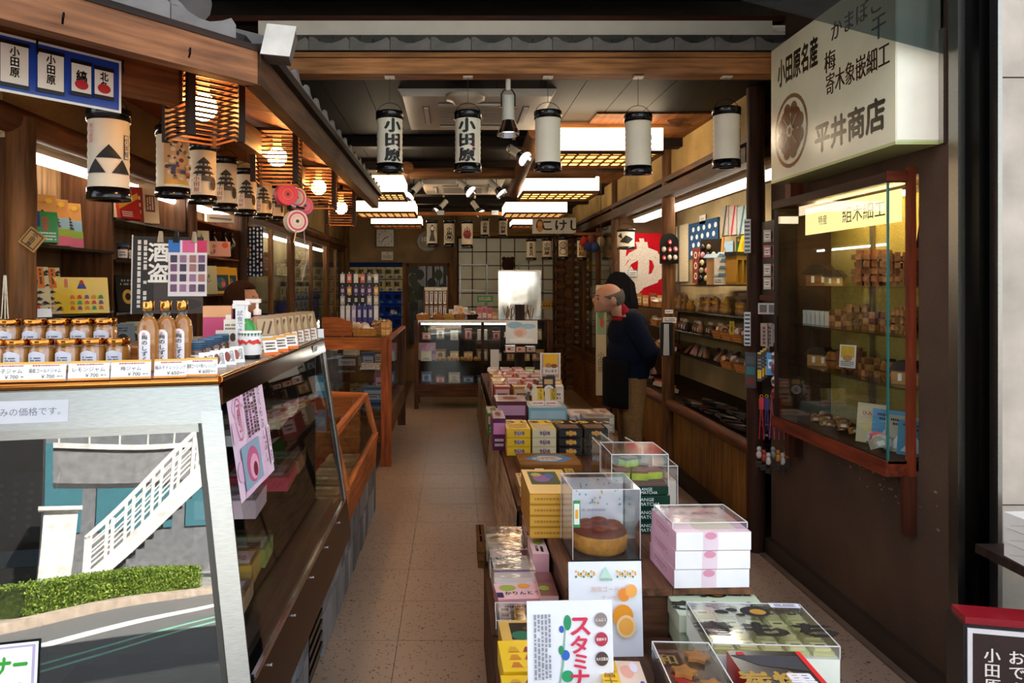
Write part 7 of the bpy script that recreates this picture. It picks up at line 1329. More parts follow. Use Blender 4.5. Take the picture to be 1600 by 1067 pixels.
pbox('fish_photo_box', 'straw yellow box with a dark photograph before the chocolate tray', (.215, 2.205, PZ + .001), (.15, .14, .055), (0xc8962a, 0xd0a850), {'top': [('r', .2, .12, .95, .88, 0x1a1814), ('e', .4, .3, .2, .2, 0x1f6a4a), ('e', .75, .35, .12, .14, 0xd8d4c8), ('e', .6, .6, .15, .12, 0x5a3a1c)]}, R(2))
mts = [('p', [(.15 + .28 * (k % 3), .12 + .24 * (k // 3)), (.37 + .28 * (k % 3), .12 + .24 * (k // 3)), (.31 + .28 * (k % 3), .28 + .24 * (k // 3)), (.21 + .28 * (k % 3), .28 + .24 * (k // 3))], (0xc8782a, 0x7a2a5a, 0x8a9a3a, 0xd08a2a, 0xb03a2a, 0x6a2a6a, 0xd8a030, 0x9a3a3a, 0x3a8ab0)[k]) for k in range(9)]
pbox('mountain_box', 'bright yellow box with rows of coloured mountains in front', (.205, 2.04, PZ + .001), (.15, .17, .065), (YW, 0xf0c828), {'top': mts, 'front': [('l', .1, .3, .9, .7, 2, 0xb07a10)]}, R(2))
pbox('yellow_mountain_box', 'second bright yellow mountain box behind the pickle card', (.195, 1.895, PZ + .001), (.14, .1, .06), (YW, 0xf0c828), {'top': mts}, R(1))
bk = basket('dark woven basket edge standing by the clear cookies', (.108, 2.93, PZ + .001), .02, .2, .1, 0x5a3818)
# matcha cake boxes
tbox('matcha_box', 'dark green matcha cake box', 953, 1047, 856, CZ2, .22, .047, (0x14382a, 0x1a4434), {'front': [('t', 'ANGE', .62, .66, .26, 0xd8e4dc, .0, 1.1), ('t', 'MATCHA', .66, .3, .26, 0xd8e4dc, .0, 1.1)]}, 0, 'matcha cake boxes', n=3, d=2.80)
o = thing('matcha_cake', 'clear box of green-topped cake slices on the matcha boxes', 'cake', (xat(1000, 2.80), 2.91, CZ2 + .149))
MB(0x14382a).b(-.107, .107, -.11, .11, 0, .03).build('base', 'gloss', o); pr(o, flat((-.107, -.11, 0), (1, 0, 0), (0, 0, 1), (0, -1, 0), .214, .03), [('t', 'ANGE', .62, .68, .36, 0xd8e4dc, .0), ('t', 'MATCHA', .66, .25, .36, 0xd8e4dc, .0)])
MB(0x6a5048).b(-.1, .1, -.1, .1, .03, .045).build('card', 'paper', o)
for i, (x, y, z, rz_) in enumerate(((-.06, -.05, .046, 5), (.01, -.06, .046, -8), (.065, -.04, .046, 12), (-.04, .02, .046, 20), (.04, .04, .046, -15), (-.02, -.01, .085, 30))):
    M = Matrix.Translation((x, y, z)) @ Matrix.Rotation(R(rz_), 4, 'Z'); MB(0xa8c03a).b(-.03, .03, -.022, .022, 0, .026, None, M).b(-.03, .03, -.022, .022, .026, .035, 0x7a4a34, M).build('cake_slice', 'food', o)
cover(o, .214, .22, .03, .15)
o = thing('red_white_pack', 'clear box of red and white patterned sweets behind the matcha cake', 'sweets', (.79, 3.13, CZ2 + .001)); MB(0xd8c8b8).b(-.12, .12, -.1, .1, 0, .14).build('box', 'gloss', o)
pr(o, flat((-.12, -.1, .14), (1, 0, 0), (0, 1, 0), (0, 0, 1), .24, .2), [('p', [(.05, 0), (.3, 0), (.5, 1), (.2, 1)], 0xb03038), ('p', [(.6, 0), (.8, 0), (.7, 1), (.6, 1)], 0xb84048), ('e', .85, .3, .12, .15, 0xc84050), ('e', .85, .3, .07, .08, 0xe8d8d8)]); cover(o, .25, .21, .0, .2)
for i, (x, y) in enumerate(((.70, 3.62), (.77, 3.72), (.88, 3.62))): o = MB(0xffffff).b(-.002, .002, -.11, .11, 0, .26).b(-.06, .06, .11, .112, 0, .26).build('acrylic_divider', 'clear', None, (x, y, MZ if y > 3.45 else MZ), R(4 * i)); MB(0xd0d4d4).b(-.003, .003, -.112, -.108, 0, .26).b(-.003, .003, -.11, .11, .258, .262).build('edge', 'plastic', o); tag(o, 'clear acrylic corner divider on the display table, %s' % names[i], 'divider', 'acrylic dividers')
# fish plate and wooden front
fp = thing('fish_plate_box', 'brown box lid with a blue fish picture at the front of the long table', 'box', (.62, 3.72, MZ + .001)); MB(0x8a5a24).b(-.17, .17, -.14, .14, 0, .045).build('box', 'wood_x', fp)
pr(fp, flat((-.17, -.14, .045), (1, 0, 0), (0, 1, 0), (0, 0, 1), .34, .28), [('p', [(.12, .5), (.35, .85), (.75, .85), (.92, .5), (.7, .2), (.35, .2)], 0x3a7aa8), ('p', [(.22, .5), (.4, .75), (.65, .7), (.75, .5), (.6, .3), (.38, .3)], 0xc8c0b8), ('l', .3, .4, .65, .65, 3, 0x6a4a40)])
fp.location = (.535, 4.19, MZ + .001)
# rows of yellow and black sweet boxes
def sweet(c, dark): return {'front': [('r', .03, .1, .97, .9, c), ('p', [(.3, .5), (.5, .85), (.78, .5), (.5, .15)], 0xb89aa8 if not dark else 0xd88a30), ('t', 'ういろ', .52, .5, .42, INK if not dark else 0xe8c060, .04, .9)], 'top': [('r', .1, .1, .9, .5, mixc(c, 0x8a6a50, .4)), ('t', 'うい', .65, .75, .25, INK if not dark else 0xe8c060, .03, 1.3)]}
for nm, p0, p1, cs_, dk in (('yellow', 792, 829, (YW, 0xe8c020), 0), ('yellow and lilac', 832, 869, (0xe0d0a8, 0xe8c428), 0), ('black', 873, 910, (0x1c1816, 0x2a2220), 1), ('black and copper', 913, 950, (0x241a14, 0x3a2a1c), 1)):
    tbox('sweet_bean_box', nm + ' jelly box on the long table', p0, p1, 712, MZ, .3, .052, cs_, sweet(cs_[0], dk), 0, 'jelly boxes on the long table', n=3)
for i, (p0, p1, pb, h, c, lb) in enumerate(((770, 790, 704, .20, 0x5a1a4a, 'tall purple box on the aisle corner of the long table'), (762, 782, 680, .15, 0x3a7a3a, 'green and pink box on the aisle side of the long table'), (775, 823, 671, .20, 0x5a2238, 'maroon box with pink and blue label behind the yellow boxes'), (826, 886, 672, .16, 0x8ab8c8, 'pale blue box behind the jelly boxes'), (890, 935, 672, .1, 0xc8c0b8, 'clear-topped white box behind the black jelly boxes'), (938, 960, 676, .12, 0xa89a8a, 'grey box with curved film at the man side'))):
    tbox('display_box', lb, p0, p1, pb, MZ, .3, h, (c, mixc(c, 0xffffff, .25)), {'front': [('r', .05, .5, .95, .85, mixc(c, (0xe090c0, 0xe8a0b8, 0xd8a0c8, 0xb8d8e4, 0xe8e4dc, 0xc8c0b0)[i], .7)), ('l', .15, .1, .85, .4, 2, mixc(c, 0xffffff, .5))], 'top': [('r', .1, .1, .9, .9, mixc(c, 0xd8c8c0, .5)), ('e', .5, .5, .25, .25, mixc(c, 0x804030, .5))]}, 0, 'boxes on the long table')
for i, (px, c) in enumerate(((849, 0xd8b020), (863, 0xb89a28))): 
    d = 5.35; card('uiro_card', 'standing yellow and black sample card on the pale blue box, %s' % ('aisle side', 'wall side')[i], (xat(px - 8 + i * 6, d), d + .0, MZ + .162), .085, .12, 0xd8c4a0, [('r', .45, .3, 1, 1, c), ('tv', 'ういろ', .72, .65, .2, INK, .03), ('r', 0, 0, 1, .25, 0xe8d8d8), ('l', .1, .05, .9, .2, 1, 0xb03040)], R(0), R(10), 'sample cards on the pale blue box', 'card')
# farther goods
rr = random.Random(44)
for i in range(12):
    r_, c_ = divmod(i, 4); d = 6.48 + r_ * .48; x = .42 + c_ * .155; c = rr.choice((0xc8bca8, 0x8a5a3a, 0xd8d4cc, 0xb04a4a, 0x5a4a40, 0xc8a050)); h = .163
    pbox('sweets_carton', 'sweets carton on the far display table, row %s from the street, %s from the aisle' % (names[r_], names[c_]), (x, d, MZ + .001), (.135, .3, h), (c, mixc(c, 0xffffff, .3)), {'front': [('r', .08, .2, .92, .85, mixc(c, 0xffffff, .4)), ('l', .2, .3, .8, .7, 2, 0x4a2a24)], 'top': [('e', .5, .5, .3, .3, mixc(c, 0x6a3a20, .5)), ('r', .1, .05, .9, .25, 0xe0d8d0)]}, R(rr.uniform(-4, 4)), 'sweets cartons on the far table')
for i in range(4):
    d = 5.76; x = .42 + i * .16; c = rr.choice((0x3a3634, 0xb8b0a4, 0x8a8078, 0x55504c)); pbox('clear_top_pack', 'flat clear-topped pack on the wall side of the long table, %s' % names[i], (x, d, MZ + .001), (.14, .24, .045), (c, mixc(c, 0xffffff, .15)), {'top': [('e', .5, .5, .3, .35, mixc(c, 0xffffff, .35)), ('l', .2, .1, .8, .25, 1, 0xe0d8cc)]}, R(rr.uniform(-6, 6)), 'flat packs on the long table')
# a second layer on the tables
for i in range(14):
    d = (6.48, 6.96, 7.44)[i % 3] + .06; x = .40 + (i // 3) * .125; c = rr.choice((0xb84a4a, 0xd8d0c4, 0x6a4a3a, 0xd0a040, 0x8a9a60, 0xc88a9a)); o = pbox('wrapped_pack', 'small wrapped pack on top of the far table cartons, %s' % names[i], (x, d, MZ + .165), (.095, .14, .03), (c, mixc(c, 0xffffff, .35)), {'front': [('r', .1, .2, .9, .8, mixc(c, 0xffffff, .5))], 'top': [('e', .5, .5, .3, .3, mixc(c, 0x603020, .4)), ('l', .15, .1, .85, .3, 1, 0x4a2a24)]}, R(rr.uniform(-12, 12)), 'wrapped packs on the far table')
for i in range(7):
    d = 4.89 + (i % 2) * .185; x = .93; c = (0xd8d0c4, 0x8a8078, 0xb0a090, 0x4a4440, 0xc8b8a0, 0x98a0a8, 0x6a5a50)[i]; pbox('flat_tray_pack', 'flat tray pack at the wall side of the long table, %s' % names[i], (x + .0, d, MZ + .001 + (i // 2) * .042), (.16, .18, .04), (c, mixc(c, 0xffffff, .3)), {'top': [('e', .35, .5, .2, .3, mixc(c, 0x5a3a20, .5)), ('e', .7, .5, .18, .3, mixc(c, 0x5a3a20, .4))]}, R(0), 'flat tray packs on the long table')
for i in range(6): pbox('slim_carton', 'slim carton standing between fish box and dividers on the long table, %s' % names[i], (.345 + i * .05, 3.72, MZ + .001), (.045, .26, .05 + .012 * (i % 3)), ((0xb89a60, 0x7a5a34, 0xd8c8a0, 0x5a7a9a, 0xa84a3a, 0xc8a040)[i],) * 2, {'top': [('l', .2, .1, .8, .9, 2, 0x3a2a20, True)]}, 0, 'slim cartons on the long table')
# tower stand with the sky picture
tw = thing('tower_stand', 'brown tower stand with two shelves of packs on the far table', 'stand', (xat(812, 6.9), 6.9, MZ + .001)); tw.location.y = 8.0; tw.location.x = xat(812, 8.0)
MB(0x2a1812).b(-.05, .05, -.04, .04, 0, .82).build('post', 'wood_z', tw); MB(0x3a2218).b(-.17, .17, -.13, .1, .30, .315).build('shelf', 'wood_x', tw); MB(0x3a2218).b(-.17, .17, -.13, .1, .46, .475).build('shelf', 'wood_x', tw)
tx, ty = tw.location.x, tw.location.y
for i, (x, z, w_, h, c) in enumerate(((-.11, .476, .12, .05, 0xd8cfc0), (-.10, .527, .1, .04, 0x8a6a50), (.09, .476, .15, .07, 0xd8ccd0), (.09, .547, .14, .03, 0x7a8a3a), (-.11, .316, .1, .07, 0xd0b8b8), (.0, .316, .1, .06, 0xb07050), (.11, .316, .1, .06, 0x6a5a54))): pbox('tower_pack', 'small pack on the tower stand, %s' % names[i], (tx + x, ty - .085, MZ + z + .003), (w_, .08, h), (c, c), {'front': [('r', .08, .15, .92, .85, mixc(c, 0xffffff, .4)), ('e', .35, .5, .18, .25, 0x8a4a3a), ('l', .5, .2, .9, .8, 2, 0x5a3a34)]}, 0, 'packs on the tower stand')
card('sky_card', 'white and blue cloud picture on top of the tower stand', (xat(815, 7.85), 7.85, zat(537, 7.85)), .335, .245, 0xdce4ea, [('e', .3, .8, .25, .15, 0x8ab8d8), ('e', .7, .75, .25, .12, 0x9ac4e0), ('e', .45, .5, .22, .22, 0xe0c4bc), ('e', .42, .45, .12, .14, 0xd0a8a0), ('e', .5, .15, .4, .1, 0xf0f4f6)], cat='picture', t=.004)
card('blank_board', 'blank pale panel standing beside the tower stand', (xat(773, 7.9), 7.9, MZ + .001), .09, .345, 0xc8c4c4, [], cat='panel', t=.004)
card('shell_price', 'white price strip on the front of the tower stand', (xat(799, 7.862), 7.862, zat(586, 7.862)), .22, .075, 0xdcd8d4, [('e', .15, .5, .1, .35, 0x2a2a2a), ('t', '貝', .35, .5, .6, INK, .03), ('l', .5, .2, .95, .8, 3, 0x6a6a6a)], cat='sign')
d = 6.2
yp = thing('yellow_poster_stand', 'yellow poster with sweets in a white frame on a pole stand', 'poster stand', (xat(860, d), d, MZ + .001)); z0 = zat(592, d) - MZ
MB(0xe0dcd4).b(-.085, .085, 0, .006, z0, z0 + .215).build('frame', 'plastic', yp); pr(yp, flat((-.085, 0, z0), (1, 0, 0), (0, 0, 1), (0, -1, 0), .17, .215), [('r', .07, .05, .93, .96, 0xb89a94), ('r', .16, .35, .85, .96, 0xe8b418), ('r', .14, .18, .88, .45, 0xe0d8d4), ('e', .4, .52, .16, .09, 0xb07a48), ('e', .68, .5, .16, .08, 0x7a4a30), ('t', 'ういろう', .52, .3, .1, INK, .04, 1.0), ('r', .3, .08, .7, .14, 0x3a342c)]); MB(0xb8b4b0).cyl((.02, .01, .02), (.02, .01, z0 + .02), .006, .006, 8).build('pole', 'metal', yp); MB(0xa8a4a0).cyl((.02, .01, 0), (.02, .01, .01), .05, .05, 14).build('foot', 'metal', yp)
d = 5.75
card('black_shell_card', 'black sample card with a white shell plate below the yellow poster', (xat(858, d), d, MZ + .17), .1, .15, 0x16161a, [('r', .15, .6, .8, .85, 0xc8a068), ('e', .5, .32, .38, .24, 0xe4e4e8), ('e', .5, .32, .2, .13, 0xb8a898), ('e', .82, .15, .08, .06, 0x2a4aa0)], 0, R(8), cat='card'); MB(0x3a3430).b(-.03, .03, .004, .012, -.12, .05).build('stand', 'plastic', bpy.data.objects['black_shell_card'])
for i, (px, py) in enumerate(((827, 612), (836, 620))):
    q = card('tilted_photo_card', 'tilted white card with a dish photograph, %s' % ('upper', 'lower')[i], at(px, py, 5.95 - .05 * i), .085, .07, 0xe4e0dc, [('r', .1, .3, .55, .9, 0xa84a28), ('e', .6, .45, .25, .25, 0x6a2a1a), ('l', .1, .05, .9, .2, 1, 0x5a5a5a)], R(-15), R(12), cat='card'); q.rotation_euler = (R(-12), R(20), R(-10)); MB(0x3a3430).b(-.012, .012, .003, .012, -.15, .03).build('stand', 'plastic', q)
# ---- right edge: boxes on a shelf by the pillar and red panel
sh3 = MB(0x2a1c14).b(-.06, .3, -.1, .1, -.03, 0).b(-.06, .3, .1, .2, -.03, 0).build('street_shelf', 'wood_x', None, (1.86, 2.36, zat(880, 2.36))); sh3.location = (xat(1582, 2.3) + .085, 2.3, zat(884, 2.3)); tag(sh3, 'dark wooden shelf by the stone pillar', 'shelf')
for k in range(3): pbox('flowered_gift_box', 'white gift box with red flowers on the pillar shelf, ' + ('lowest', 'middle', 'topmost'  )[k], (xat(1578, 2.3) + .135, 2.3, zat(884, 2.3) + .001 + k * .049), (.19, .16, .047), (0xe0dcd2, 0xe6e2d8), {'front': [('e', .3, .6, .15, .25, 0xd88a90), ('e', .25, .5, .08, .15, 0xc86070), ('t', '小', .5, .45, .4, INK, .03)], 'left': [('p', [(.2, .2), (.8, .8), (.75, .85), (.15, .25)], 0xc8c0b4)]}, R(4 * k - 4), 'gift boxes on the pillar shelf')
d = 2.1; ps = thing('street_stand', 'black street stand with red top and photo poster at the corner', 'stand', (xat(1600, d) + .03, d + .1, 0), R(-12))
MB(0x120e0e).b(-.14, .5, -.05, .06, 0, zat(985, d) - .02).build('body', 'plastic', ps); MB(0x8a1420).b(-.13, .5, -.04, .05, zat(985, d) - .02, zat(985, d)).build('red_top', 'gloss', ps); MB(0xe0d8d8).b(-.13, .5, -.056, -.051, .1, zat(1000, d)).build('poster', 'gloss', ps); hh = zat(1000, d) - .1
pr(ps, flat((-.13, -.056, .1), (1, 0, 0), (0, 0, 1), (0, -1, 0), .63, hh), [('r', .02, .02, .98, .97, 0x2a0e0c), ('tv', '小田原', .1, .72, .1, 0xe8dcd0, .02), ('tv', 'おでん', .2, .72, .1, 0xe8dcd0, .02), ('e', .5, .4, .25, .16, 0xb06a4a), ('e', .7, .6, .2, .14, 0xd09a70)])

# ================================================================ PEOPLE
class Blob:
    """limbs and masses fused into one continuous skin"""
    def __init__(s): s.m = MB()
    def ell(s, c, r, rot=None):
        t = MB().ball((0, 0, 0), r, 20, 14); M = Matrix.Translation(c) @ (Matrix.Rotation(rot[0], 4, rot[1]) if rot else Matrix())
        s.m.add([M @ Vector(v) for v in t.v], t.f); return s
    def limb(s, pts):
        for (a, ra), (b, rb) in zip(pts, pts[1:]): s.m.cyl(a, b, ra, rb, 16).ball(a, ra, 14, 10).ball(b, rb, 14, 10)
        return s
    def build(s, name, colour, voxel=.008, smooth=4):
        """colour(point) -> (colour, material index 0 fabric / 1 skin)"""
        me = bpy.data.meshes.new('t'); me.from_pydata(s.m.v, [], s.m.f); me.update(); o = bpy.data.objects.new('t', me); COL.objects.link(o)
        r = o.modifiers.new('r', 'REMESH'); r.mode = 'VOXEL'; r.voxel_size = voxel; q = o.modifiers.new('s', 'SMOOTH'); q.iterations = smooth; q.factor = .5
        dg = bpy.context.evaluated_depsgraph_get(); dg.update(); nm = bpy.data.meshes.new_from_object(o.evaluated_get(dg)); bpy.data.objects.remove(o)
        nm.name = name; nm.materials.clear(); nm.materials.append(mat('fabric')); nm.materials.append(mat('skin'))
        ca = nm.color_attributes.new('Col', 'FLOAT_COLOR', 'CORNER'); data = []
        for p in nm.polygons:
            c, i = colour(p.center); p.material_index = i; p.use_smooth = True; data += list(lin(c)) * p.loop_total
        ca.data.foreach_set('color', data); ob = bpy.data.objects.new(name, nm); COL.objects.link(ob); return ob
def hand(b, w, dirv, side, s=1.0):
    """palm, four unequal bent fingers and a thumb leaving the palm's side"""
    w, dv = Vector(w), Vector(dirv).normalized(); sd = Vector(side).normalized(); up = dv.cross(sd)
    b.limb([(w, .024 * s), (w + dv * .045 * s, .027 * s)]); b.ell(w + dv * .05 * s, (.03 * s, .03 * s, .03 * s))
    for k, L_ in enumerate((.055, .064, .06, .048)):
        p0 = w + dv * .065 * s + sd * (k - 1.5) * .017 * s; p1 = p0 + dv * L_ * .5 * s; p2 = p1 + (dv * .5 + up * .8).normalized() * L_ * .55 * s
        b.limb([(p0, .0088 * s), (p1, .0082 * s), (p2, .007 * s)])
    p0 = w + dv * .025 * s - sd * .024 * s; p1 = p0 + (dv * .6 - sd * .7).normalized() * .03 * s; b.limb([(p0, .011 * s), (p1, .0095 * s), (p1 + dv * .026 * s, .008 * s)])
Y = 5.5
b = Blob()
for s in (-1, 1):
    b.limb([((1.32, Y + s * .085, .86), .095), ((1.305, Y + s * .09, .47), .07), ((1.325, Y + s * .09, .09), .058)]).limb([((1.34, Y + s * .09, .045), .043), ((1.17, Y + s * .10, .04), .04)])
b.ell((1.32, Y, .90), (.135, .175, .13)).ell((1.295, Y, 1.03), (.155, .18, .17)).ell((1.295, Y, 1.17), (.148, .185, .17)).ell((1.315, Y, 1.235), (.115, .185, .115))
for s in (-1, 1):
    b.limb([((1.285, Y + s * .165, 1.265), .075), ((1.395, Y + s * .235, 1.06), .062), ((1.435, Y + s * .075, .955), .042)])
    hand(b, (1.44, Y + s * .06, .95), (.25, -s * .75, -.55), (.3, 0, -.9))
b.limb([((1.265, Y, 1.29), .068), ((1.205, Y, 1.375), .056)])
b.ell((1.155, Y, 1.435), (.105, .078, .102), (R(-18), 'Y')).ell((1.105, Y, 1.385), (.062, .056, .062), (R(-18), 'Y')).ell((1.082, Y, 1.445), (.03, .052, .02)).ell((1.048, Y, 1.412), (.02, .015, .024), (R(-25), 'Y')).ell((1.07, Y, 1.372), (.02, .03, .010)).ell((1.075, Y, 1.345), (.028, .03, .022))
for s in (-1, 1): b.ell((1.172, Y + s * .079, 1.413), (.022, .011, .036), (R(-15), 'Y')).ell((1.098, Y + s * .045, 1.405), (.035, .02, .03))
NAVY, TROU = 0x0d1322, 0x7a5a38
def mcol(p):
    neck = (p.z - 1.285) + (p.x - 1.26) * -1.3
    if p.z > 1.30 and p.x < 1.235 and neck > .05: return 0xa87a62, 1
    if p.z > 1.27 and neck > .02 and abs(p.y - Y) < .12: return 0x7a1420, 0
    if p.x > 1.428 and p.z < .985 and p.z > .8 and abs(p.y - Y) < .09: return 0xa87a62, 1
    if p.z > .855 - (p.x - 1.32) * .1: return NAVY, 0
    if p.z < .085: return 0x18120e, 0
    return TROU, 0
man = b.build('person', mcol, .0075, 3); tag(man, 'older man in navy sweater and brown trousers, head bowed, hands clasped behind', 'person')
hr = MB(0x57514c); vs = []; rr = random.Random(1)
c0 = Vector((1.162, Y, 1.435)); M = Matrix.Translation(c0) @ Matrix.Rotation(R(-18), 4, 'Y')
for j in range(7):       # grey hair round the back and sides, leaving the crown bald
    for i in range(25):
        e = 72 + 48 * (j / 6) ** 1.5; a = R(-e + 2 * e * i / 24); z = -.08 + .118 * j / 6 * (1 - .12 * abs(math.sin(a))); k = math.sqrt(max(.05, 1 - (z / .106) ** 2))
        vs.append(M @ Vector((.111 * k * math.cos(a), .084 * k * math.sin(a), z)))
hr.add(vs, [(j * 25 + i, j * 25 + i + 1, (j + 1) * 25 + i + 1, (j + 1) * 25 + i) for j in range(6) for i in range(24)], None, True); h_ = hr.build('hair', 'fabric', man); sm = h_.modifiers.new('thick', 'SOLIDIFY'); sm.thickness = .004
for s in (-1, 1): MB(0x2a1c16).ball((1.068, Y + s * .038, 1.425), (.008, .012, .006), 10, 6).build('eye', 'gloss', man); MB(0x5a504a).bar((1.058, Y + s * .022, 1.452), (1.068, Y + s * .056, 1.45), .008, .006).build('eyebrow', 'fabric', man)
ap = MB(0x0a0a0c); n = 12; vs = []
for z in (.985, .9, .8, .70, .64):
    for i in range(n + 1):
        a = R(105 + 150 * i / n); vs.append((1.30 + .178 * math.cos(a), Y + .20 * math.sin(a), z))
ap.add(vs, [(j * (n + 1) + i, j * (n + 1) + i + 1, (j + 1) * (n + 1) + i + 1, (j + 1) * (n + 1) + i) for j in range(4) for i in range(n)], None, True); a_ = ap.build('apron', 'fabric', man); sm = a_.modifiers.new('thick', 'SOLIDIFY'); sm.thickness = .012
MB(0x0a0a0c).bar((1.145, Y - .12, .65), (1.15, Y - .12, .5), .03, .006).build('apron_strap', 'fabric', man)
# attendant behind the counter
Y2 = 4.95; X2 = -1.44; b = Blob()
for s in (-1, 1): b.limb([((X2, Y2 + s * .08, .82), .085), ((X2, Y2 + s * .085, .45), .065), ((X2 - .01, Y2 + s * .085, .09), .05)]).limb([((X2 - .02, Y2 + s * .085, .045), .04), ((X2 + .13, Y2 + s * .09, .04), .036)])
b.ell((X2, Y2, .88), (.12, .16, .12)).ell((X2, Y2, 1.02), (.11, .14, .15)).ell((X2 + .01, Y2, 1.16), (.115, .155, .13))
for s in (-1, 1):
    b.limb([((X2, Y2 + s * .155, 1.235), .058), ((X2 + .03, Y2 + s * .18, 1.0), .048), ((X2 + .19, Y2 + s * .1, .98), .034)]); hand(b, (X2 + .19, Y2 + s * .1, .98), (1, -s * .2, 0), (0, s, 0), .9)
b.limb([((X2 + .01, Y2, 1.27), .055), ((X2 + .03, Y2, 1.35), .046)]).ell((X2 + .045, Y2, 1.43), (.092, .072, .108)).ell((X2 + .085, Y2 - .005, 1.385), (.05, .048, .052)).ell((X2 + .14, Y2, 1.42), (.016, .013, .022)).ell((X2 + .115, Y2, 1.455), (.025, .05, .018)).ell((X2 + .125, Y2, 1.385), (.016, .026, .009))
wm = b.build('person', lambda p: ((0xc08a6c, 1) if (p.z > 1.29 and p.x > X2 - .06) or (p.x > X2 + .185 and p.z < 1.1 and p.z > .8) else ((0x1c1a20, 0) if p.z > .1 else (0x14100e, 0))), .008, 3); tag(wm, 'attendant with dark brown bobbed hair in a dark top, half hidden behind the counter goods', 'person')
m = MB(0x3a2014)
t = MB().ball((0, 0, 0), (.118, .10, .118), 22, 16)
vs = [Vector(v) for v in t.v]; fs = [f for f in t.f if not (sum(vs[i].x for i in f) / 4 > .045 and sum(vs[i].z for i in f) / 4 < .065)]
m.add([v + Vector((X2 + .028, Y2, 1.442)) for v in vs], fs, None, True); hh = m.build('hair', 'fabric', wm); sm = hh.modifiers.new('thick', 'SOLIDIFY'); sm.thickness = .014; sm.offset = -1
MB(0x3a2014).ball((X2 - .02, Y2, 1.36), (.085, .095, .075), 16, 10).build('hair_nape', 'fabric', wm)
for s in (-1, 1): MB(0x1a1210).ball((X2 + .127, Y2 + s * .032, 1.43), (.008, .012, .007), 10, 6).build('eye', 'gloss', wm); MB(0x2a1a14).bar((X2 + .128, Y2 + s * .016, 1.452), (X2 + .118, Y2 + s * .05, 1.452), .007, .005).build('eyebrow', 'fabric', wm)

# ================================================================ STREET ACROSS THE ROAD (mirrored in the counter pane)
O_ = Vector((-.89, -8.35, 0)); U_ = Vector((.62, -.785, 0)).normalized(); N_ = Vector((U_.y, -U_.x, 0))
def sp_(a, n, z=0): return O_ + U_ * a + N_ * n + Vector((0, 0, z))
def strip(col, n0, n1, z0, z1, a0=-30, a1=40): 
    m = MB(col); vs = [sp_(a, n, z) for z in (z0, z1) for n in (n0, n1) for a in (a0, a1)]
    return m.add(vs, [(0, 2, 3, 1), (4, 5, 7, 6), (0, 1, 5, 4), (2, 6, 7, 3), (0, 4, 6, 2), (1, 3, 7, 5)])
struct(MB(0x77706a).b(-14, 14, -2.6, 2.0, -.2, -.02).build('pavement', 'stone'), 'grey pavement in front of the shop')
rd = struct(MB(0x7c7a78).b(-45, 45, -60, 3, -.4, -.21).build('road', 'asphalt'), 'grey asphalt road with white and green lines')
struct(strip(0x74726f, -12, -.02, -.2, -.06).build('road_surface', 'asphalt'), 'sunlit grey road surface')
for n, wd_, c in ((-1.5, .28, 0xf0f0ea), (-2.45, .07, 0x8ad0b0), (-2.75, .07, 0x8ad0b0), (-4.6, .12, 0xe8e8e4)): strip(c, n - wd_ / 2, n + wd_ / 2, -.06, -.055).build('marking', 'paper', rd)
struct(strip(0xc8b4a0, 0, .25, -.2, .06).build('kerb', 'stone'), 'pale kerb along the far side of the road')
struct(strip(0xa8a098, .25, 14, -.2, .04).build('ground', 'stone'), 'paved ground across the road')
hg = thing('clipped_hedge', 'long clipped green hedge across the road', 'hedge', sp_(0, .6, .04)); rr = random.Random(21)
core = MB(0x4a5a1c); vs = [U_ * a + N_ * n + Vector((0, 0, z)) for z in (0, .38) for n in (-.26, .26) for a in (-.1, 4.7)]; core.add(vs, [(0, 2, 3, 1), (4, 5, 7, 6), (0, 1, 5, 4), (2, 6, 7, 3), (0, 4, 6, 2), (1, 3, 7, 5)]); core.build('core', 'leaf', hg)
lf = MB()
for k in range(9000):
    a = rr.uniform(-.15, 4.75); f = rr.random(); n, z = (rr.uniform(-.3, .3), .40 + rr.gauss(0, .02)) if f < .4 else (-.28 + rr.gauss(0, .02), rr.uniform(.02, .42))
    c = U_ * a + N_ * n + Vector((0, 0, z)); s = rr.uniform(.015, .03); d1 = Vector((rr.gauss(0, 1), rr.gauss(0, 1), rr.gauss(0, 1))).normalized() * s; d2 = Vector((rr.gauss(0, 1), rr.gauss(0, 1), rr.gauss(0, 1))).normalized() * s
    lf.add([c - d1, c + d2 * .6, c + d1, c - d2 * .6], [(0, 1, 2, 3)], rr.choice((0x6a8a20, 0x8aa030, 0x55741c, 0x9aac40)))
l_ = lf.build('foliage', 'leaf', hg); l_['kind'] = 'stuff'
WH = 0xf0ebe4
pl_ = MB(WH).prism([(-.28, 0), (.2, 0), (.26, 1.5), (-.26, 1.5)], -.2, .2).b(-.34, .32, -.26, .26, 1.5, 1.56).build('gate_pillar', 'stone', None, (-.85, -10.7, .04)); tag(pl_, 'white square pillar at the foot of the outdoor stair', 'pillar')
sr = thing('outdoor_stair', 'white concrete stair with railings climbing to a footbridge', 'stair', (-.2, -13.3, .04)); sr.scale = (1.15, 1.15, 1.15)
nst, run, rise = 14, .165, .165
for i in range(nst): MB(0x5a5a5c).b(i * run, i * run + run + .02, -1.25, .35, i * rise, (i + 1) * rise).build('step', 'stone', sr)
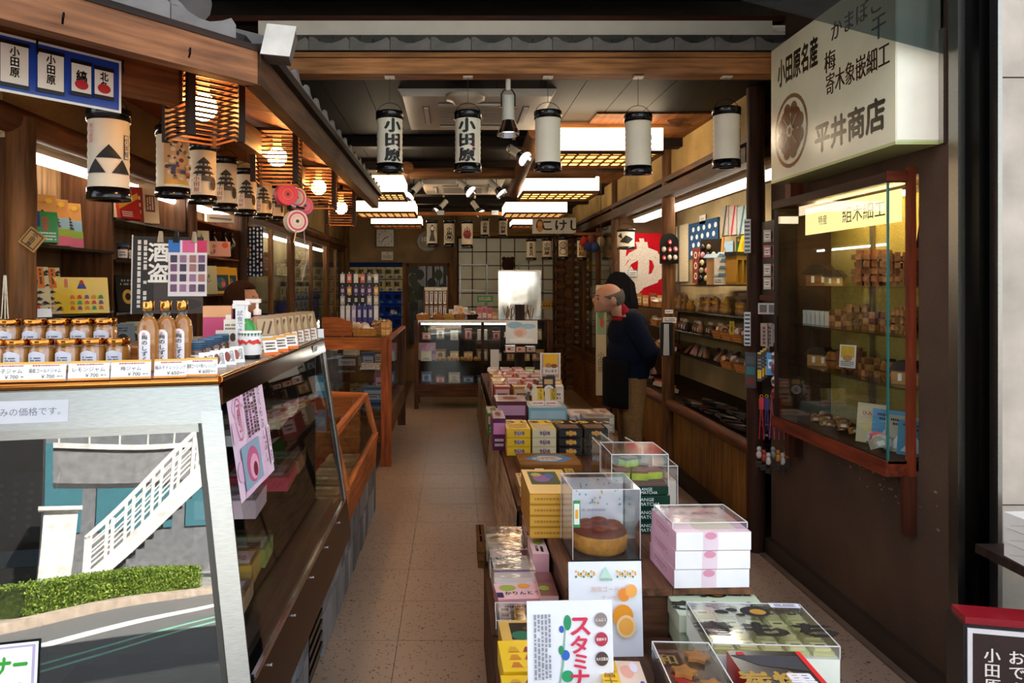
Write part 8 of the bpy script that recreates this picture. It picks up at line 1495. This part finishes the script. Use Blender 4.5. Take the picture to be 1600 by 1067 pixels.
MB(WH).add([(-.1, y, z) for y in (.35, .5) for z in (0,)] + [(nst * run, .35, nst * rise - .2), (nst * run, .5, nst * rise - .2), (nst * run, .35, nst * rise + .25), (nst * run, .5, nst * rise + .25), (-.1, .35, .3), (-.1, .5, .3)], [(0, 1, 3, 2), (2, 3, 5, 4), (4, 5, 7, 6), (6, 7, 1, 0), (1, 7, 5, 3), (0, 2, 4, 6)]).build('stringer', 'stone', sr)
for y in (.42, -1.2):
    MB(WH).bar((-.1, y, .95), (nst * run, y, nst * rise + .95), .09, .06).build('handrail', 'metal' if 0 else 'plastic', sr)
    for f in (.35, .55, .75): MB(WH).bar((-.1, y, f * .95 + .05), (nst * run, y, nst * rise + f * .95 + .05), .03, .03).build('rail', 'plastic', sr)
    for i in range(8): x = -.08 + i * (nst * run + .08) / 7; MB(WH).b(x - .03, x + .03, y - .03, y + .03, max(0, x) , max(0, x) + .98).build('baluster', 'plastic', sr)
fbr = thing('footbridge', 'grey-white concrete footbridge above the stair', 'footbridge', (4.0, -16.4, 0))
MB(0x8a8888).b(-5.0, 9, -1.2, .4, 2.35, 3.1).build('deck', 'stone', fbr); MB(0xe8e4de).b(-5.0, 9, .38, .46, 3.1, 3.22).build('edge_beam', 'stone', fbr); MB(0xa8a49e).b(-.6, .1, -1.0, .2, -.1, 2.35).build('pier', 'stone', fbr)
for i in range(21): MB(0xe0dcd6).b(-4.9 + i * .64, -4.86 + i * .64, .4, .44, 3.22, 4.1).build('baluster', 'plastic', fbr)
MB(0xe8e4de).b(-5.0, 9, .38, .46, 4.08, 4.16).build('handrail', 'plastic', fbr)
bd_ = thing('glass_building', 'pale building with teal glazing across the road', 'building', (0, -22, 0)); MB(0x77787a).b(-6, 22, -6, 0, 0, 14).build('wall', 'stone', bd_)
for i in range(9):
    for j in range(3): MB(0x4a7a84).b(-5.4 + i * 2.8, -3.0 + i * 2.8, -.02, .05, 1.4 + j * 3.6, 3.9 + j * 3.6).build('window', 'glass' if 0 else 'gloss', bd_)
db = thing('dark_reflection_block', 'dark brown building beside the white gate pillar', 'building', (-5.6, -11.2, 0)); MB(0x14110f).b(-8, 4.45, -4, 0, 0, 9).build('wall', 'stone', db)  # added dark mass with windows, so this end of the counter pane mirrors dark
for i in range(4): MB(0x2a2a30).b(-7 + i * 2.6, -5 + i * 2.6, -.01, .04, .8, 2.6).build('window', 'gloss', db)
